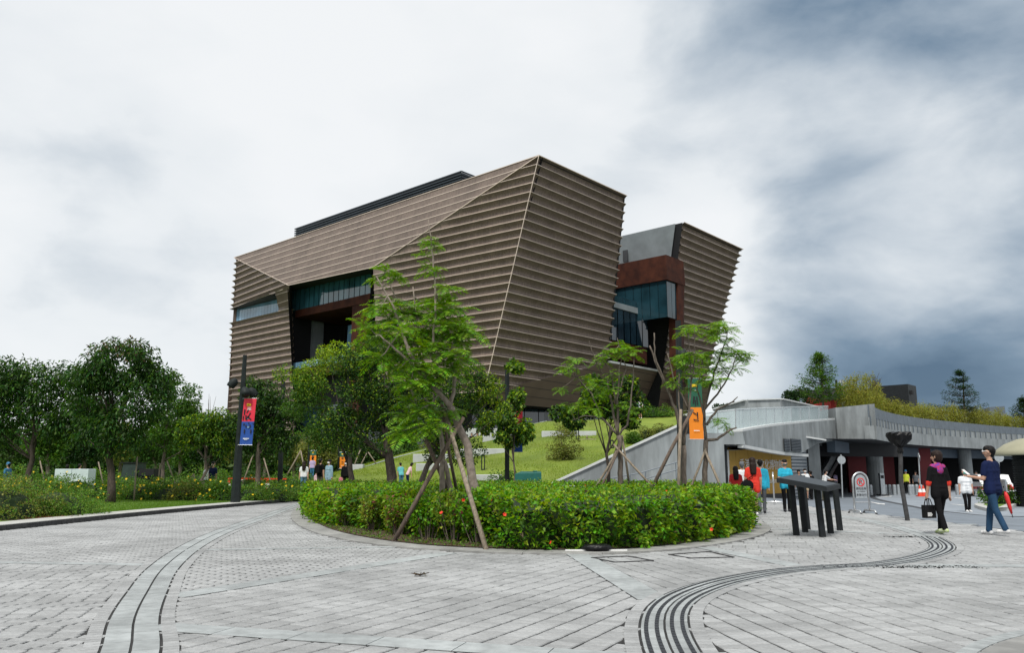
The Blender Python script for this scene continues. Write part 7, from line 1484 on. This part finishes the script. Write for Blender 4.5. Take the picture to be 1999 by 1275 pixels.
walk(783, 44, 'person in teal t-shirt stooping behind the thin trunk', R(30), 1.35, 'teal', 'blue', 'shoe_dark', 'short', 'long', 'short', lean=.3, vox=.02); walk(795, 44.3, 'person in pink top stooping beside the teal one', R(-60), 1.3, 'rose', 'navy', 'shoe_dark', 'short', 'long', 'bob', lean=.45, vox=.02)
# garden strollers
walk(414, 41, 'man in navy polo with white mask strolling in the garden', R(160), 1.74, 'navy', 'teal', 'shoe_dark', 'short', 'long', 'short', mask='mask_white', vox=.018, untuck=.08); walk(403, 41.8, 'companion in white shirt behind the grey trunk', R(165), 1.62, 'white', 'black', 'shoe_dark', 'short', 'long', 'bob', mask='mask_white', vox=.02)
walk(12, 41, 'person in blue cap and blue jacket at garden end', R(80), 1.66, 'blue', 'white', 'shoe_dark', 'long', 'long', 'cap', vox=.02); walk(128, 46, 'person in red top behind the pale cabinet', R(20), 1.6, 'dark_red', 'black', 'shoe_dark', 'short', 'long', 'bob', vox=.022); walk(152, 46.5, 'person in pale blue top behind the pale cabinet', R(-20), 1.66, 'denim', 'black', 'shoe_dark', 'short', 'long', 'short', vox=.022)
# on the slope
def sit(u, v, y, *a, **k): q = at(u, v, y); return person(a[0], (q.x, y - .35, q.z - .50 * a[2] / 1.75), *a[1:], pose='sit', **k)
sm_ = sit(1040, 887, 61.9, 'man in blue t-shirt and jeans sitting on the longest bench', R(125), 1.74, 'blue', 'jeans', 'shoe_dark', 'short', 'long', 'short', arms=((.4, .6), (.4, .6)), vox=.022); sack(sm_, (0, -.18, .85), (.14, .08, .2), 'hoarding', 'dull orange backpack on the seated man')
for i, (u, tp_c, bt_c, lab) in enumerate(((921, 'black', 'beige', 'seated person in black top at the end of the upper bench'), (932, 'navy', 'beige', 'seated person in navy leaning back on the upper bench'), (945, 'grey', 'khaki', 'seated person in grey on the upper bench'), (952, 'white', 'pale_jeans', 'seated person in white and pale jeans on the upper bench'), (960, 'rose', 'jeans', 'seated person in pink top on the upper bench'))):
    sit(u, 863, 71.2, lab, R(180 + (20, -10, 15, -5, 10)[i]), 1.62, tp_c, bt_c, 'shoe_white', 'short', 'long', 'bob' if i % 2 else 'short', arms=((.4, .7), (.4, .7)), vox=.026, group='people seated on the upper bench')
for u, y, a in ((1247, 69, ('person in dark clothes with blue top on the slope crest', R(200), 1.6, 'blue', 'black')), (1254, 69.3, ('person in white t-shirt and shorts on the slope crest', R(170), 1.74, 'white', 'black'))): walk(u, y, *a, 'shoe_white', 'short', 'shorts' if 'shorts' in a[0] else 'long', 'short', vox=.024)
q = at(1438, 798, 52); person('lone person looking over the upper parapet', (q.x, 52.6, q.z - 1.15), R(180), 1.65, 'maroon', 'black', 'shoe_dark', 'short', 'long', 'short', vox=.026)
for i, u in enumerate((612, 621, 628, 634, 640, 647, 655)):
    hq = W(1.6 + (i % 2) * .4, hit(u, 700, (1, 0, 0), 1.6).y, fl); person('visitor at the museum terrace balustrade', hq, R(140), 1.65 + .08 * (i % 3 - 1), ('white', 'rose', 'white', 'black', 'white', 'denim', 'white')[i], 'grey', 'shoe_dark', 'short', 'long', 'short', vox=.035, group='visitors on the museum terrace')
